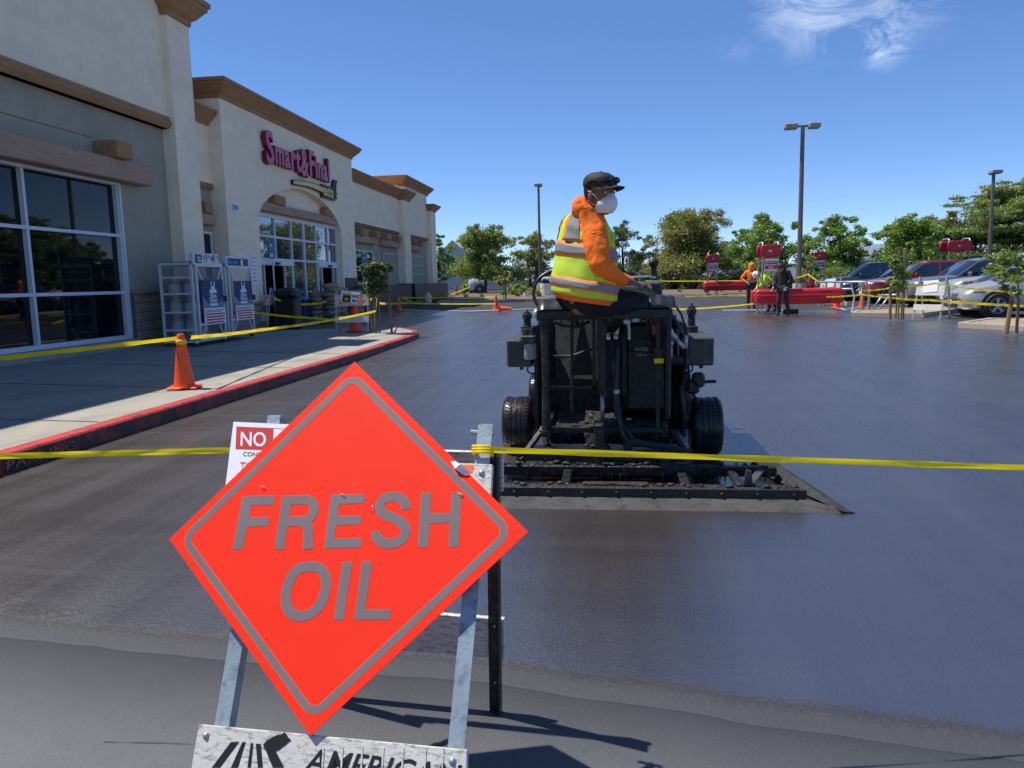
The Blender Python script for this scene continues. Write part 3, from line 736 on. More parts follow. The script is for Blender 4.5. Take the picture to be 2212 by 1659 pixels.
rt = F3(P2(1287,270), -.036); rbm = gnd(rt, F3(P2(1166,1580), -.036)); Lleg(rt, rbm, 1)
# rear frame
ft = G(1071.5, 1535); tpr = AY(1065, 978, 2.34)
sx = -(fx*.70)
rn = (tpr-ft).normalized().cross(fx).normalized(); rn = rn if rn.y > 0 else -rn
Lleg(tpr, ft, 1, m=m_dsteel, nrm=rn); Lleg(tpr+sx, ft+sx, -1, m=m_dsteel, nrm=rn)
def rbrd(f0, f1):
    mb = MB(); a0 = ft.lerp(tpr, f0); a1 = ft.lerp(tpr, f1); e = fx*.03
    mb.loft([[p + rn*o_ for p in (a0+e, a1+e, a1+sx-e, a0+sx-e)] for o_ in (.002, .02)], True, True); return obj('board', mb, m_board, bar, bevel=.002)
rbrd(.86, 1.0); rbrd(.215, .375)
obj('hinge_bolt', MB().cyl(rt + Vector((-.05,.03,-.03)), rt + Vector((.02,.01,-.035)), .007, 8), m_galv, bar)
for f_ in (.12,.35,.6): obj('bolt', MB().ball(ft.lerp(tpr, f_)-rn*.003, .006, n=8, m=5), m_galv, bar)
# paper notice
npz = thing('paper_notice', 'white and red NO PARKING paper notice fixed to the left post behind the diamond sign', 'notice', F3(P2(300,550), 0))
pm = MB(); cols_ = 6
for i in range(cols_):
    for j in range(6): pass
gridp = []
for j in range(7):
    for i in range(7):
        s_, t_ = i/6, j/6
        x = (288+(560-288)*s_)*(1-t_) + (250+(535-250)*s_)*t_; y = (275+12*s_)*(1-t_) + (575+8*s_)*t_
        gridp.append(F3(P2(x, y), -.0075))
pm.add(gridp, [(j*7+i, j*7+i+1, (j+1)*7+i+1, (j+1)*7+i) for j in range(6) for i in range(6)])
obj('sheet', pm, m_paper, npz, smooth=True)
q = MB(); poly([(300,297),(447,303),(442,387),(296,382)], -.0073, q); obj('red_block', q, m_redp, npz)
q = MB(); poly([(299,294),(560,305),(560,307),(299,297)], -.0072, q); poly([(296,382),(545,391),(545,393),(296,385)], -.0072, q); poly([(447,303),(449,303),(444,387),(442,387)], -.0072, q); obj('rule', q, m_redp, npz)
fit('lettering', 'NO', (316,370), (418,373), (318,314), -.0069, m_paper, npz, 0, .016)
fit('lettering', 'PARKING', (449,370), (572,376), (451,343), -.0069, m_redp, npz, 0, .012)
fit('lettering', 'CONSTRUCTION', (326,412), (524,420), (328,395), -.0069, m_black, npz, 0, .010)
fit('lettering', 'TOW AWAY', (313,469), (520,478), (316,436), -.0069, m_redp, npz, 0, .012)
# ---------------------------------------------------------------- traffic cones
m_cone = mat('cone_orange', (.92,.10,.02), .5, var=.06, vs=5, bump=.1, bs=20, c2=(.45,.05,.015), s2=14, amt=.18)
m_conew = mat('cone_white_band', (.7,.7,.7), .45)
def make_cone(label, bands=False):
    t = thing('traffic_cone', label, 'traffic cone')
    bd = MB(); s_ = .19
    bd.rbox(-s_, s_, -s_, s_, .0, .03, .025); obj('base', bd, m_cone, t, bevel=.004)
    c = MB().lathe([(.135,.03),(.132,.05),(.124,.08),(.098,.28),(.072,.48),(.05,.64),(.045,.695),(.036,.705),(.030,.700),(.028,.60)], 20)
    obj('body', c, m_cone, t, auto=40)
    if bands:
        for z0, z1 in ((.27,.40),(.47,.60)):
            f_ = lambda z: .136 - .135*(z-.03)/.67*1.02 + .002
            obj('band', MB().lathe([(f_(z0)-.004, z0),(f_(z0)+.004, z0),(f_(z1)+.004, z1),(f_(z1)-.004, z1)], 20), m_conew, t, smooth=True)
    return t
cg = 'orange traffic cones marking off the wet lot'
c0 = make_cone('large plain orange cone on the walkway edge, nearest the camera'); c0.location = (-5.5, 9.38, .178) ; c0.scale = (1.0,)*3; c0['group'] = cg
c0.rotation_euler = (0, 0, .3)
def cone_at(u, v, h_px, label, dz=0, src=c0, rz=0.2):
    p = G(u, v, dz); h = h_px/FPX*(p-Vector((0,0,EYE))).length
    return dup(src, p, rz, label, cg, h/.705)
cone_at(862,672,34,'plain orange cone tied with yellow tape between the planted tip and the black wall')
cone_at(1072,668,31,'upright orange cone beside the fallen one on the far edge of the sealer', rz=.5)
fc = cone_at(1078,670,30,'orange cone fallen on its side at the far edge of the sealer', .13); fc.rotation_euler = (R(90), 0, R(85)); fc.location.z += .06
cone_at(738,680,42,'orange cone left of the WET SEAL board, in front of the sacks', 0.0)
cone_at(795,682,38,'orange cone right of the WET SEAL board, in front of the black panel', 0.0)
cone_at(905,650,25,'orange cone standing against the black low wall', .0)
cone_at(985,638,22,'small distant orange cone beyond the end of the building')
cone_at(1808,665,38,'orange cone beside the tubular rails right of the red cart corral')
cone_at(1862,664,33,'orange cone between the rail end posts near the parked cars')
cb = make_cone('orange cone with white bands inside the WET SEAL barricade', True); cb.location = G(768, 715, .15); cb.scale = (1.15,)*3; cb['group'] = cg
# ---------------------------------------------------------------- caution tape
m_tape = mat('yellow_tape', (.95,.76,.01), .35, var=.05, vs=6, bump=.1, bs=12)
_t = m_tape.node_tree; _tr = _t.nodes.new('ShaderNodeBsdfTranslucent'); _tr.inputs[0].default_value = (.95,.76,.01,1); _mx = _t.nodes.new('ShaderNodeMixShader'); _mx.inputs[0].default_value = .4
_t.links.new(_t.nodes['Principled BSDF'].outputs[0], _mx.inputs[1]); _t.links.new(_tr.outputs[0], _mx.inputs[2]); _t.links.new(_mx.outputs[0], _t.nodes['Material Output'].inputs[0])
m_tape_d = mat('white_hose', (.55,.56,.54), .6, var=.1)
def tape(name, pts, wd, label, sag=.0, tw=0, m=m_tape, n=26, group='yellow caution tapes strung round the work', curl=.35):
    pts = [Vector(p) for p in pts]; mb = MB(); P_ = []
    for a, b in zip(pts, pts[1:]):
        k = n
        for i in range(k + (1 if b is pts[-1] else 0)):
            t = i/k; p = a.lerp(b, t); p.z -= sag*4*t*(1-t); P_.append((p, (b-a).normalized(), t))
    vs = []
    for i, (p, d, t) in enumerate(P_):
        ang = curl + tw*t*math.pi + .25*math.sin(i*.9)
        side = d.cross(Vector((0,0,1))).normalized()
        up = Vector((0,0,1))*math.cos(ang) + side*math.sin(ang)
        w2_ = wd/2*(1 + .08*math.sin(i*1.7))
        vs += [p + up*w2_, p + side*.0045*math.cos(i*.6), p - up*w2_]
    mb.add(vs, [(3*i+j, 3*i+3+j, 3*i+4+j, 3*i+1+j) for i in range(len(P_)-1) for j in (0,1)])
    o = obj(name, mb, m, None, smooth=True, fix=False); return tag(o, label, 'tape' if m is m_tape else 'hose', group if m is m_tape else None)
tie = rt.lerp(rbm, .07) + nF*.014
far_ = ray(2300, 1013); pR = Vector((0,0,EYE)) + far_/FPX*2.36
tape('caution_tape', [tie + Vector((.022,-.004,0)), pR], .0185, 'broad near yellow tape running right from the FRESH OIL barricade', .0, curl=.1)
tieL = F3(P2(393, 372), -.04)
pL = Vector((0,0,EYE)) + ray(-90, 988)/FPX*2.5
tape('caution_tape', [tieL, pL], .0185, 'near yellow tape running left from the left post of the FRESH OIL barricade', .0, curl=.15)
kn = MB()
for k in range(3):
    c_ = tie - (rt-rbm).normalized()*(.010 - .0085*k) ; xx = fx
    kn.tube([c_ + xx*a + nF*b for a, b in ((-.027,-.03),(-.026,.004+.001*k),(.0,.006),(.024,.004),(.026,-.03))], .0050, 6, flat=1.0)
tag(obj('tape_knot', kn, m_tape, None, smooth=True), 'twisted yellow tape knot wrapped round the right post of the near barricade', 'tape')
kz = .055
tape('caution_tape', [AY(-60, 781, 8.0), AY(384, 731, 9.38)], kz, 'yellow tape running left from the large near cone in front of the tinted window', .0)
tape('caution_tape', [AY(412, 729, 9.4), AY(560, 713, 12.4), AY(700, 694, 17.0), AY(812, 672, G(820,718,.2).y)], kz, 'yellow tape running from the large near cone to the young staked tree', .01)
rg = MB().lathe([(.064,.575),(.070,.575),(.063,.635),(.056,.635)], 18); rg.v = [(v[0]-5.5, v[1]+9.38, v[2]+.178) for v in rg.v]
tag(obj('tape_loop', rg, m_tape, None, smooth=True), 'yellow tape loop round the neck of the large near cone', 'tape')
ytree = G(822, 717, .17).y
tape('caution_tape', [AY(812,672,ytree), AY(814,640,ytree+.2), AY(775,655,ytree+1.2)], .05, 'short twisted yellow tape hanging off the young tree beside the WET SEAL board', .02)
tape('caution_tape', [AY(818,655,ytree), AY(865,655,31), AY(1070,656,32.5)], .06, 'level yellow tape from the young tree past the far edge cones', .02)
tape('caution_tape', [AY(592,645,20.3), AY(705,651,23.0)], .07, 'short yellow tape sagging in front of the sacks and trash bin', .12)
tape('caution_tape', [AY(548,675,19.0), AY(690,688,21), AY(760,693,23)], .06, 'lower yellow tape crossing between the gas cages and the WET SEAL barricade', .02)
tape('caution_tape', [AY(868,641,31), AY(905,652,36), AY(1015,620,50)], .06, 'far yellow tape rising from the black wall to the planting bed', .1)
tape('caution_tape', [AY(870,643,31), AY(1075,641,46)], .06, 'thin far yellow tape level with the tops of the distant grass tufts', .02)
tape('caution_tape', [AY(1140,632,50), AY(1215,608,36)], .06, 'yellow tape rising behind the seated operator on his left', .02)
tape('caution_tape', [AY(1440,662,22), AY(1480,668,24), AY(1640,655,30), AY(1672,648,31)], .05, 'yellow tape from behind the machine to the red cart corral', .02)
tape('caution_tape', [AY(1395,607,46), AY(1610,606,50)], .06, 'far yellow tape in front of the dark hedge', .02)
tape('caution_tape', [AY(1480,641,40), AY(1625,637,40)], .05, 'thin yellow tape along the far planting kerb', .0)
tape('caution_tape', [AY(1785,641,27), AY(1864,636,26), AY(1935,644,24.5)], .055, 'yellow tape between the tubular rails and the middle staked tree', .02)
tape('caution_tape', [AY(1935,644,22.6), AY(2008,648,22.3), AY(2240,662,18.9)], .06, 'long yellow tape crossing in front of the parked cars at bumper height', .02)
tape('caution_tape', [AY(1865,627,27), AY(1940,618,24), AY(2020,612,22.3), AY(2212,632,20)], .045, 'upper thin yellow tape across the bonnets of the parked cars', .04)
tape('caution_tape', [AY(1768,633,30), AY(1795,625,30), AY(1745,592,38), AY(1720,600,40)], .05, 'yellow tape tied at the foot of the tall lamp post', .02)
hs = G(600,705).y
tape('flat_hose', [G(605,707,.06), G(660,692,.07), G(690,683,.06), G(735,676,.05)], .16, 'flat white hose lying across the asphalt beyond the gas cages', .0, m=m_tape_d, curl=1.2)
# ---------------------------------------------------------------- sealcoating machine
m_crust = mat('sealer_crusted_steel', (.011,.010,.0095), .5, var=.5, vs=14, bump=1.0, bs=34, c2=(.032,.030,.028), s2=18, amt=.4, rvar=.2, spec=.5)
m_crust2 = mat('grey_caked_steel', (.026,.025,.024), .62, var=.35, vs=10, bump=1.0, bs=30, c2=(.015,.014,.013), s2=12, amt=.5)
m_box = mat('dusty_grey_paint', (.055,.054,.055), .6, var=.18, vs=5, bump=.3, bs=50, c2=(.025,.024,.024), s2=9, amt=.4)
m_tyre = mat('wet_tyre', (.020,.015,.012), .28, var=.4, vs=10, bump=.5, bs=40, rvar=.1)
m_chrome = mat('steel_rod', (.35,.36,.37), .3, metal=.8)
m_hose = mat('rubber_hose', (.02,.02,.02), .5, bump=.3, bs=40, c2=(.06,.058,.055), s2=20, amt=.4)
m_vinyl = mat('black_vinyl', (.018,.019,.022), .3, var=.2, vs=5, bump=.35, bs=9)
m_blade = mat('caked_blade_rubber', (.060,.058,.056), .8, var=.25, vs=6, bump=.6, bs=30, c2=(.03,.028,.027), s2=9, amt=.4)  # matte blotchy grey of the caked rubber blade
K = thing('sealcoating_machine', 'black sealer-crusted ride-on squeegee machine on the wet asphalt under the seated operator', 'machine', (0, 6.4, 0))
def mp(name, mb, m=m_crust, par=K, **k): return obj(name, mb, m, par, **k)
mp('seat_frame', MB().box(-.535,.46,5.74,5.80,1.165,1.235).box(-.535,.46,6.12,6.18,1.165,1.235).box(-.535,-.475,5.80,6.12,1.17,1.23).box(.40,.46,5.80,6.12,1.17,1.23), bevel=.006)
mp('seat_board', MB().box(-.50,.42,5.78,6.14,1.2355,1.245), m_crust)
def cushion(x0, x1, y0, y1, z0, z1, par=K):
    mb = MB(); rings = []
    nx_, ny_ = 12, 8
    vs = []
    for j in range(ny_+1):
        for i in range(nx_+1):
            s_, t_ = i/nx_, j/ny_; e = min(1, min(s_,1-s_)*6, min(t_,1-t_)*5); e = math.sqrt(1-(1-e)**2)
            vs.append((x0+(x1-x0)*s_, y0+(y1-y0)*t_, z0+(z1-z0)*e + .006*math.sin(s_*14+t_*5)*e))
    n0 = len(vs); vs += [(v[0], v[1], z0-.004) for v in vs[:n0]]
    f_ = [(j*(nx_+1)+i, j*(nx_+1)+i+1, (j+1)*(nx_+1)+i+1, (j+1)*(nx_+1)+i) for j in range(ny_) for i in range(nx_)]
    mb.add(vs, f_ + [tuple(n0+k for k in reversed(q)) for q in f_]); return obj('cushion', mb, m_vinyl, par, smooth=True)
cushion(-.53, -.17, 5.70, 6.12, 1.245, 1.325); cushion(.08, .30, 5.70, 6.12, 1.245, 1.335); cushion(.27, .49, 5.70, 6.12, 1.243, 1.33)
mp('post', MB().tube([(-.478,5.77,.28),(-.474,5.77,.7),(-.478,5.77,1.17)], [.036,.03,.034], 8))
mp('post', MB().tube([(.43,5.77,.42),(.432,5.77,1.17)], .022, 8)); mp('post', MB().box(.345,.375,5.80,5.83,.3,1.17)); mp('post', MB().tube([(-.29,6.0,.42),(-.285,6.0,1.17)], .013, 8))
mp('post', MB().box(-.13,-.10,5.9,5.94,.62,1.17)); mp('post', MB().box(.10,.135,6.05,6.09,.55,1.17))
mp('cross_bar', MB().box(-.45,-.02,5.90,5.92,.625,.645)); mp('cross_bar', MB().box(-.47,.40,5.78,5.83,.30,.345), bevel=.005)
# uneven deck heaped with dried sealer
dk = MB(); n_ = 26
dk.add([(-.44+.86*i/n_, 5.84+.75*j/n_, .335 + .022*mnoise.noise((i*.7, j*.7, 0)) + .02*abs(mnoise.noise((i*.25, j*.9, 4)))) for j in range(n_+1) for i in range(n_+1)], [(j*(n_+1)+i, j*(n_+1)+i+1, (j+1)*(n_+1)+i+1, (j+1)*(n_+1)+i) for j in range(n_) for i in range(n_)])
mp('deck', dk, m_crust2); mp('deck_rim', MB().box(-.47,-.44,5.84,6.6,.26,.40)); mp('deck_rim', MB().box(.40,.44,5.84,6.6,.26,.38))
mp('panel', MB().loft([[(-.46,6.62,.62),(-.02,6.50,.62),(-.02,6.55,1.15),(-.46,6.7,1.15)],[(-.46,6.64,.62),(-.02,6.52,.62),(-.02,6.57,1.15),(-.46,6.72,1.15)]], True, True), m_box)
mp('tank', MB().rbox(-.55,.55,6.75,8.7,.32,1.12,.06), m_crust); mp('cabinet', MB().rbox(.12,.42,6.05,6.7,.42,1.12,.03).rbox(-.05,.12,6.2,6.72,.5,1.0,.02), m_crust); mp('skirt', MB().box(-.56,.56,6.62,6.66,.04,.62), m_crust); mp('bulkhead', MB().box(-.57,.57,6.72,6.75,.22,1.14), m_crust)
mp('side_plate', MB().box(-.60,-.575,6.15,8.6,.2,1.10), m_crust); mp('side_plate', MB().box(.575,.60,6.15,8.6,.2,1.10), m_crust)
mp('angle_brace', MB().prism([(0,0),(.2,.0),(.1,.5)], (-.12,6.48,.66), (-1,0,0), (0,0,1), (0,.02,0)), m_crust2)
mp('engine', MB().rbox(.05,.4,6.35,6.7,.6,1.05,.04).rbox(.1,.35,6.25,6.36,.7,.9,.03), m_crust)
mp('hydraulic_cylinder', MB().cyl((-.055,5.86,.62),(-.055,5.86,1.17),.036,14).cyl((-.055,5.86,.60),(-.055,5.86,.63),.042,14), m_crust)
mp('cylinder_rod', MB().cyl((-.055,5.86,.34),(-.055,5.86,.61),.018,12), m_chrome, smooth=True)
mp('clevis', MB().rbox(-.10,-.01,5.80,5.92,.27,.345,.012).box(-.095,-.075,5.83,5.89,.13,.28).box(-.035,-.015,5.83,5.89,.13,.28).cyl((-.11,5.86,.17),(0,5.86,.17),.02,10), m_crust2)
mp('yellow_tag', MB().box(.33,.40,5.785,5.795,.83,.865), m_tape)
for p_, r_, m_ in (
    ([(-.44,6.2,1.13),(-.36,6.1,1.10),(-.25,6.05,1.09),(-.15,6.1,1.13)], .012, m_hose),
    ([(-.45,6.3,.84),(-.3,6.2,.85),(-.18,6.2,.89),(-.05,6.3,.93)], .012, m_hose),
    ([(.10,6.0,1.1),(.06,5.85,.9),(.05,5.82,.62),(.08,5.80,.38),(.17,5.72,.27),(.28,5.7,.24)], .018, m_hose),
    ([(.02,5.9,1.05),(.035,5.84,.75),(.045,5.8,.5),(.09,5.74,.32),(.15,5.68,.22)], .015, m_hose),
    ([(.14,5.9,.98),(.25,5.88,.99),(.32,5.9,.96)], .012, m_crust2), ([(.15,5.9,.91),(.27,5.88,.90),(.34,5.9,.87)], .012, m_crust2),
    ([(.50,6.0,1.12),(.58,6.05,1.0),(.60,6.1,.8),(.56,6.1,.62)], .012, m_hose), ([(.47,5.9,1.28),(.55,6.05,1.18),(.60,6.2,1.05),(.64,6.25,.9)], .009, m_hose),
    ([(.46,5.95,1.2),(.56,6.1,1.05),(.60,6.1,.9),(.63,6.15,.6),(.70,6.2,.46)], .011, m_hose), ([(.55,6.05,.62),(.57,6.05,.45),(.58,6.1,.3)], .02, m_crust2)):
    mp('hose' if m_ is m_hose else 'pipe', MB().tube(p_, r_, 8), m_, smooth=True)
mp('fitting', MB().cyl((.44,5.9,1.07),(.50,5.9,1.0),.02,8).cyl((.50,5.9,1.0),(.56,5.9,.93),.015,8).ball((.455,5.9,1.055),.028), m_galv, smooth=True); mp('fitting', MB().cyl((.46,5.9,.95),(.46,5.9,.86),.014,8).ball((.46,5.9,.97),.024), m_galv, smooth=True); mp('fitting', MB().cyl((.58,6.0,1.02),(.58,6.0,.92),.018,8), m_galv, smooth=True)
mp('gauge_line', MB().tube([(.14,5.9,1.15),(.15,5.9,1.08),(.15,5.9,1.0)], .013, 8).box(.11,.16,5.88,5.9,1.12,1.15), m_galv)
for s_ in (-1, 1):
    x0, x1 = (-.825,-.62) if s_ < 0 else (.615,.815)
    bx_ = mp('battery_box' if s_ < 0 else 'tool_box', MB().rbox(x0, x1, 6.18, 7.35, .765, .99, .012), m_box)
    obj('drain_plug', MB().cyl(((x0+x1)/2+.01, 6.24, .74), ((x0+x1)/2+.01, 6.24, .77), .015, 8), m_crust, bx_)
    xx = x0+.03 if s_ > 0 else x1-.03
    obj('ring', MB().tube([(xx+.035*math.cos(a)+(.02 if s_ < 0 else -.02), 6.25, .74+.035*math.sin(a)) for a in [2*math.pi*k/16 for k in range(17)]], .007, 6), m_crust, bx_)
def stack(x, y, z, h=.17):
    return mp('filler_stack', MB().lathe([(.055,0),(.055,.05),(.032,.055),(.03,h*.6),(.04,h*.62),(.042,h*.8),(.03,h*.82),(.028,h*.9),(.010,h*.92),(.008,h)], 16, (x, y, z)), m_crust2, auto=40)
stack(.70, 6.75, .99, .25); stack(-.68, 6.45, 1.03, .19)
mp('filter_head', MB().rbox(-.69,-.58,6.05,6.15,.96,1.03,.01).cyl((-.66,6.1,1.03),(-.66,6.1,1.08),.028,12).cyl((-.61,6.1,1.02),(-.61,6.1,1.09),.02,12).cyl((-.72,6.1,.97),(-.69,6.1,.99),.02,8), m_box)
mp('oil_filter', MB().lathe([(.045,.84),(.05,.85),(.05,.955),(.046,.965)], 16, (-.625, 6.1, 0)), mat('oil_filter_paint', (.30,.30,.30), .5, var=.2, vs=20, c2=(.04,.04,.04), s2=40, amt=.35), auto=40)
mp('lever_bracket', MB().rbox(.60,.70,6.1,6.2,.55,.66,.02).rbox(.64,.74,6.1,6.16,.60,.72,.02).cyl((.70,6.15,.64),(.83,6.15,.645),.013,8), m_crust)
def wheel(x, y, s_):
    w_ = mp('wheel', MB().lathe([(.03,-.12),(.13,-.12),(.135,-.09),(.135,.09),(.13,.12),(.03,.12)], 20, (x, y, .235), axis='x'), m_crust)
    prof = [(.13,-.145),(.19,-.152),(.222,-.142),(.234,-.115),(.237,-.07)]
    prof += [(.237,-.055),(.230,-.052),(.230,-.047),(.2375,-.044),(.238,-.004),(.231,0),(.231,.005),(.238,.008),(.2375,.044),(.230,.047),(.230,.052),(.237,.055)]
    prof += [(.237,.07),(.234,.115),(.222,.142),(.19,.152),(.13,.145)]
    prof = [(r_, x_*.83) for r_, x_ in prof]
    obj('tyre', MB().lathe(prof, 40, (x, y, .235), axis='x', cap=False), m_tyre, w_, auto=50)
    gr = MB()
    for k in range(46):
        a = 2*math.pi*k/46
        for xo, dx_ in ((-.080,.018),(.023,-.015),(.077,.018)):
            p = [Vector((x+xo+dx_*q, y+.2372*math.cos(a+q*.03), .235+.2372*math.sin(a+q*.03))) for q in (-1, 1)]
            gr.beam(p[0], p[1], .006, .004, up=(0, math.cos(a), math.sin(a)))
    obj('tread_sipes', gr, m_black, w_, fix=False, kind='stuff'); obj('hub', MB().lathe([(.06,-.13),(.06,.13)], 12, (x, y, .235), axis='x'), m_crust2, w_)
for x, y in ((-.775,6.52),(.785,6.45),(-.72,8.2),(.72,8.2)): wheel(x, y, 1)
mp('axle', MB().cyl((-.7,6.5,.235),(.7,6.5,.235),.035,10).box(-.6,.6,6.45,6.55,.2,.26)); mp('axle', MB().cyl((-.7,8.2,.235),(.7,8.2,.235),.035,10))
# steering wheel, console
sc_ = AY(1200, 631, 6.15)
stw = mp('steering_wheel', MB().tube([sc_ + Vector((.175*math.cos(a), .05*math.sin(a), .165*math.sin(a))) for a in [2*math.pi*k/28 for k in range(29)]], .014, 8), m_vinyl, smooth=True)
obj('spoke', MB().beam(sc_+Vector((-.12,0,-.13)), sc_+Vector((.03,.06,-.02)), .03, .02).beam(sc_+Vector((.0,.03,-.17)), sc_+Vector((.03,.06,-.02)), .03, .02), m_box, stw)
mp('steering_column', MB().tube([sc_+Vector((.03,.06,-.02)), (-.25, 6.35, 1.1)], .025, 8)); mp('pivot_knob', MB().ball((-.545,5.85,1.2),.03,1,1,1.5), m_galv, smooth=True)
a_, b_ = AY(1376,608,6.35), AY(1430,664,6.35)
con = mp('control_console', MB().rbox(a_.x, b_.x, 6.3, 6.5, b_.z, a_.z, .02), m_box)
for u, v, r_ in ((1383,622,.018),(1400,621,.03),(1386,640,.012),(1398,644,.012),(1412,640,.014)):
    p = AY(u, v, 6.29); obj('knob', MB().cyl(p, p+Vector((0,.02,0)), r_, 12), m_galv if r_ == .03 else m_black, con)
mp('guard_rail', MB().tube([AY(1352,600,6.5), AY(1398,598,6.5), AY(1415,600,6.6)], .011, 8), m_galv); mp('windscreen_bracket', MB().rbox(.12,.24,6.5,6.6,1.40,1.48,.02), m_box)
mp('ball_topped_pipe', MB().cyl(AY(1412,575,7.6), AY(1414,606,7.6), .03, 10).ball(AY(1412,568,7.6),.05), m_crust)  # dark ball on a short pipe beyond the console
mp('console_post', MB().box(.25,.4,6.35,6.45,.95,1.3), m_crust)
# drips and caked lumps
for (x0, y0, z0, x1, z1, n__) in ((-.5,5.73,1.165,.45,1.165,34),(-.46,5.775,.30,.40,.30,30),(-1.2,5.46,.06,1.1,.06,40),(-.65,5.575,.14,.52,.14,28)):
    dm = MB()
    for k in range(n__):
        t = rnd.random(); L__ = rnd.uniform(.012,.05); r__ = rnd.uniform(.006,.014); p = (x0+(x1-x0)*t, y0+rnd.uniform(-.012,.012), z0+(z1-z0)*t)
        dm.tube([(p[0],p[1],p[2]+.01),(p[0]+.004,p[1],p[2]-L__*.5),(p[0],p[1],p[2]-L__)], [r__, r__*.7, r__*.35], 5)
    o = mp('sealer_drips', dm, m_crust); o['kind'] = 'stuff'
for (cx, cy, cz, sx_, n__) in ((-.09,5.86,.33,.05,14),(.35,5.6,.2,.14,26),(-.1,5.58,.24,.07,18),(0,5.5,.13,1.1,50),(0,5.0,.11,1.2,50)):
    dm = MB()
    for k in range(n__): dm.ball((cx+rnd.uniform(-1,1)*sx_, cy+rnd.uniform(-.03,.03), cz+rnd.uniform(-.01,.012)), rnd.uniform(.008,.022), 1.4, 1, .6, 7, 5)
    o = mp('caked_sealer', dm, m_crust2, smooth=True); o['kind'] = 'stuff'
mp('flange', MB().cyl((-.478,5.77,.30),(-.478,5.77,.33),.055,10)); mp('flange', MB().cyl((-.478,5.77,1.13),(-.478,5.77,1.165),.05,10))
mp('hose_clamp', MB().cyl((.052,5.82,.60),(.052,5.82,.63),.024,10), m_galv); mp('warning_label', MB().box(.20,.30,6.043,6.048,.86,.93), mat('worn_label', (.25,.25,.24), .6, var=.3, vs=20, c2=(.03,.03,.03), s2=30, amt=.6))
# squeegee box dragged behind
def B2(name, x0, x1, y, z0, z1, dp=.06, m=m_crust, par=None): return mp(name, MB().rbox(x0, x1, y-dp/2, y+dp/2, z0, z1, .006), m, par or K)
sq = B2('lift_beam', -.69, .56, 5.62, .13, .20, .08, m_crust2)
B2('frame_beam', -1.25, 1.16, 5.5, .055, .125, .08); B2('frame_beam', -1.27, 1.22, 5.08, .06, .095, .06); main = B2('squeegee_beam', -1.36, 1.24, 4.98, .035, .105, .05, m_crust2)
for k in range(12):
    x = -1.3 + 2.46*k/11; obj('bolt', MB().ball((x, 4.95, .07), .012, n=8, m=5), m_crust, main)
B2('top_flat', -.18, .25, 5.04, .107, .118, .06, m_crust2)
bl_ = MB(); n_ = 60; vs = []
for i in range(n_+1):
    t = i/n_; vs += [(-1.30+2.55*t, 4.955, .04 + .004*mnoise.noise((t*30,0,0))), (-1.5+2.97*t, 4.80+.004*mnoise.noise((t*40,2,0)), .008), (-1.5+2.97*t, 4.79, .002)]
bl_.add(vs, [(3*i+j, 3*i+3+j, 3*i+4+j, 3*i+1+j) for i in range(n_) for j in (0,1)])
mp('rubber_blade', bl_, m_blade)
for s_, xa, xb in ((1, 1.14, 1.47), (-1, -1.2, -1.5)):
    f_ = MB(); vs = []
    for k in range(9):
        t = k/8; x = xa+(xb-xa)*t; y = 5.9+(4.79-5.9)*t; h = .12*(1-t)+.012; nz_ = .006*mnoise.noise((k, s_, 0))
        vs += [(x+s_*.02, y, .004), (x, y, h+nz_), (x-s_*.03, y-.005, h+nz_), (x-s_*.10*(1-t*.3), y-.01, .02)]
    f_.add(vs, [(4*i+j, 4*i+4+j, 4*i+5+j, 4*i+1+j) for i in range(8) for j in range(3)]); mp('side_board', f_, m_crust2)
    mp('end_bracket', MB().prism([(0,0),(.06,0),(.05,.10),(.02,.11)], (.86 if s_ > 0 else -.95, 5.03, .10), (1,0,0), (0,0,1), (0,.03,0)).beam((.9*s_,5.05,.11),(1.05*s_,5.45,.11),.05,.012), m_box)
mp('upright', MB().rbox(-.11,-.04,5.50,5.60,.05,.42,.008)); mp('tow_plate', MB().prism([(0,0),(.15,-.02),(.10,.12),(-.03,.14)], (-.16,5.60,.20), (1,0,0), (0,.3,.95), (0,.02,.0)), m_crust2)
mp('swing_arm', MB().tube([(.12,5.78,.22),(.14,5.7,.25),(.38,5.62,.24),(.52,5.62,.21)], [.03,.028,.022,.025], 8).rbox(.10,.17,5.66,5.74,.10,.27,.012), m_crust2)
mp('pivot_plate', MB().prism([(0,0),(.28,0),(.30,.05),(.16,.07),(.06,.05)], (.30,5.60,.17), (1,0,0), (0,.45,.9), (0,.015,.0)).rbox(.36,.42,5.50,5.60,.05,.20,.01).cyl((.38,5.44,.13),(.38,5.52,.13),.02,8), m_crust2)
mp('brace', MB().beam((-.50,5.80,.34),(-.66,5.58,.14),.04,.03)); mp('brace', MB().beam((.46,5.9,.30),(.56,5.62,.18),.035,.03)); mp('brace', MB().beam((-.47,5.8,.30),(-.47,5.8,.16),.02,.02))
for x in (-.55, .5): mp('draw_bar', MB().beam((x,6.3,.26),(x*.8,5.6,.17),.05,.04))
for x in (-.95,-.3,.5,.85): B2('tie_bar', x-.03, x+.03, 5.29, .07, .10, .42)
# wet sealer puddled inside the squeegee box
pud = MB(); n_ = 40
pud.add([(-1.2+2.35*i/n_, 5.0+.85*j/12, .012+.008*mnoise.noise((i*.5,j*.6,0))) for j in range(13) for i in range(n_+1)], [(j*(n_+1)+i, j*(n_+1)+i+1, (j+1)*(n_+1)+i+1, (j+1)*(n_+1)+i) for j in range(12) for i in range(n_)])
o = obj('sealer_puddle', pud, mat('liquid_sealer', (.010,.008,.007), .12, var=.3, vs=6, bump=.5, bs=26, spec=.7), None, smooth=True); o['kind'] = 'structure'

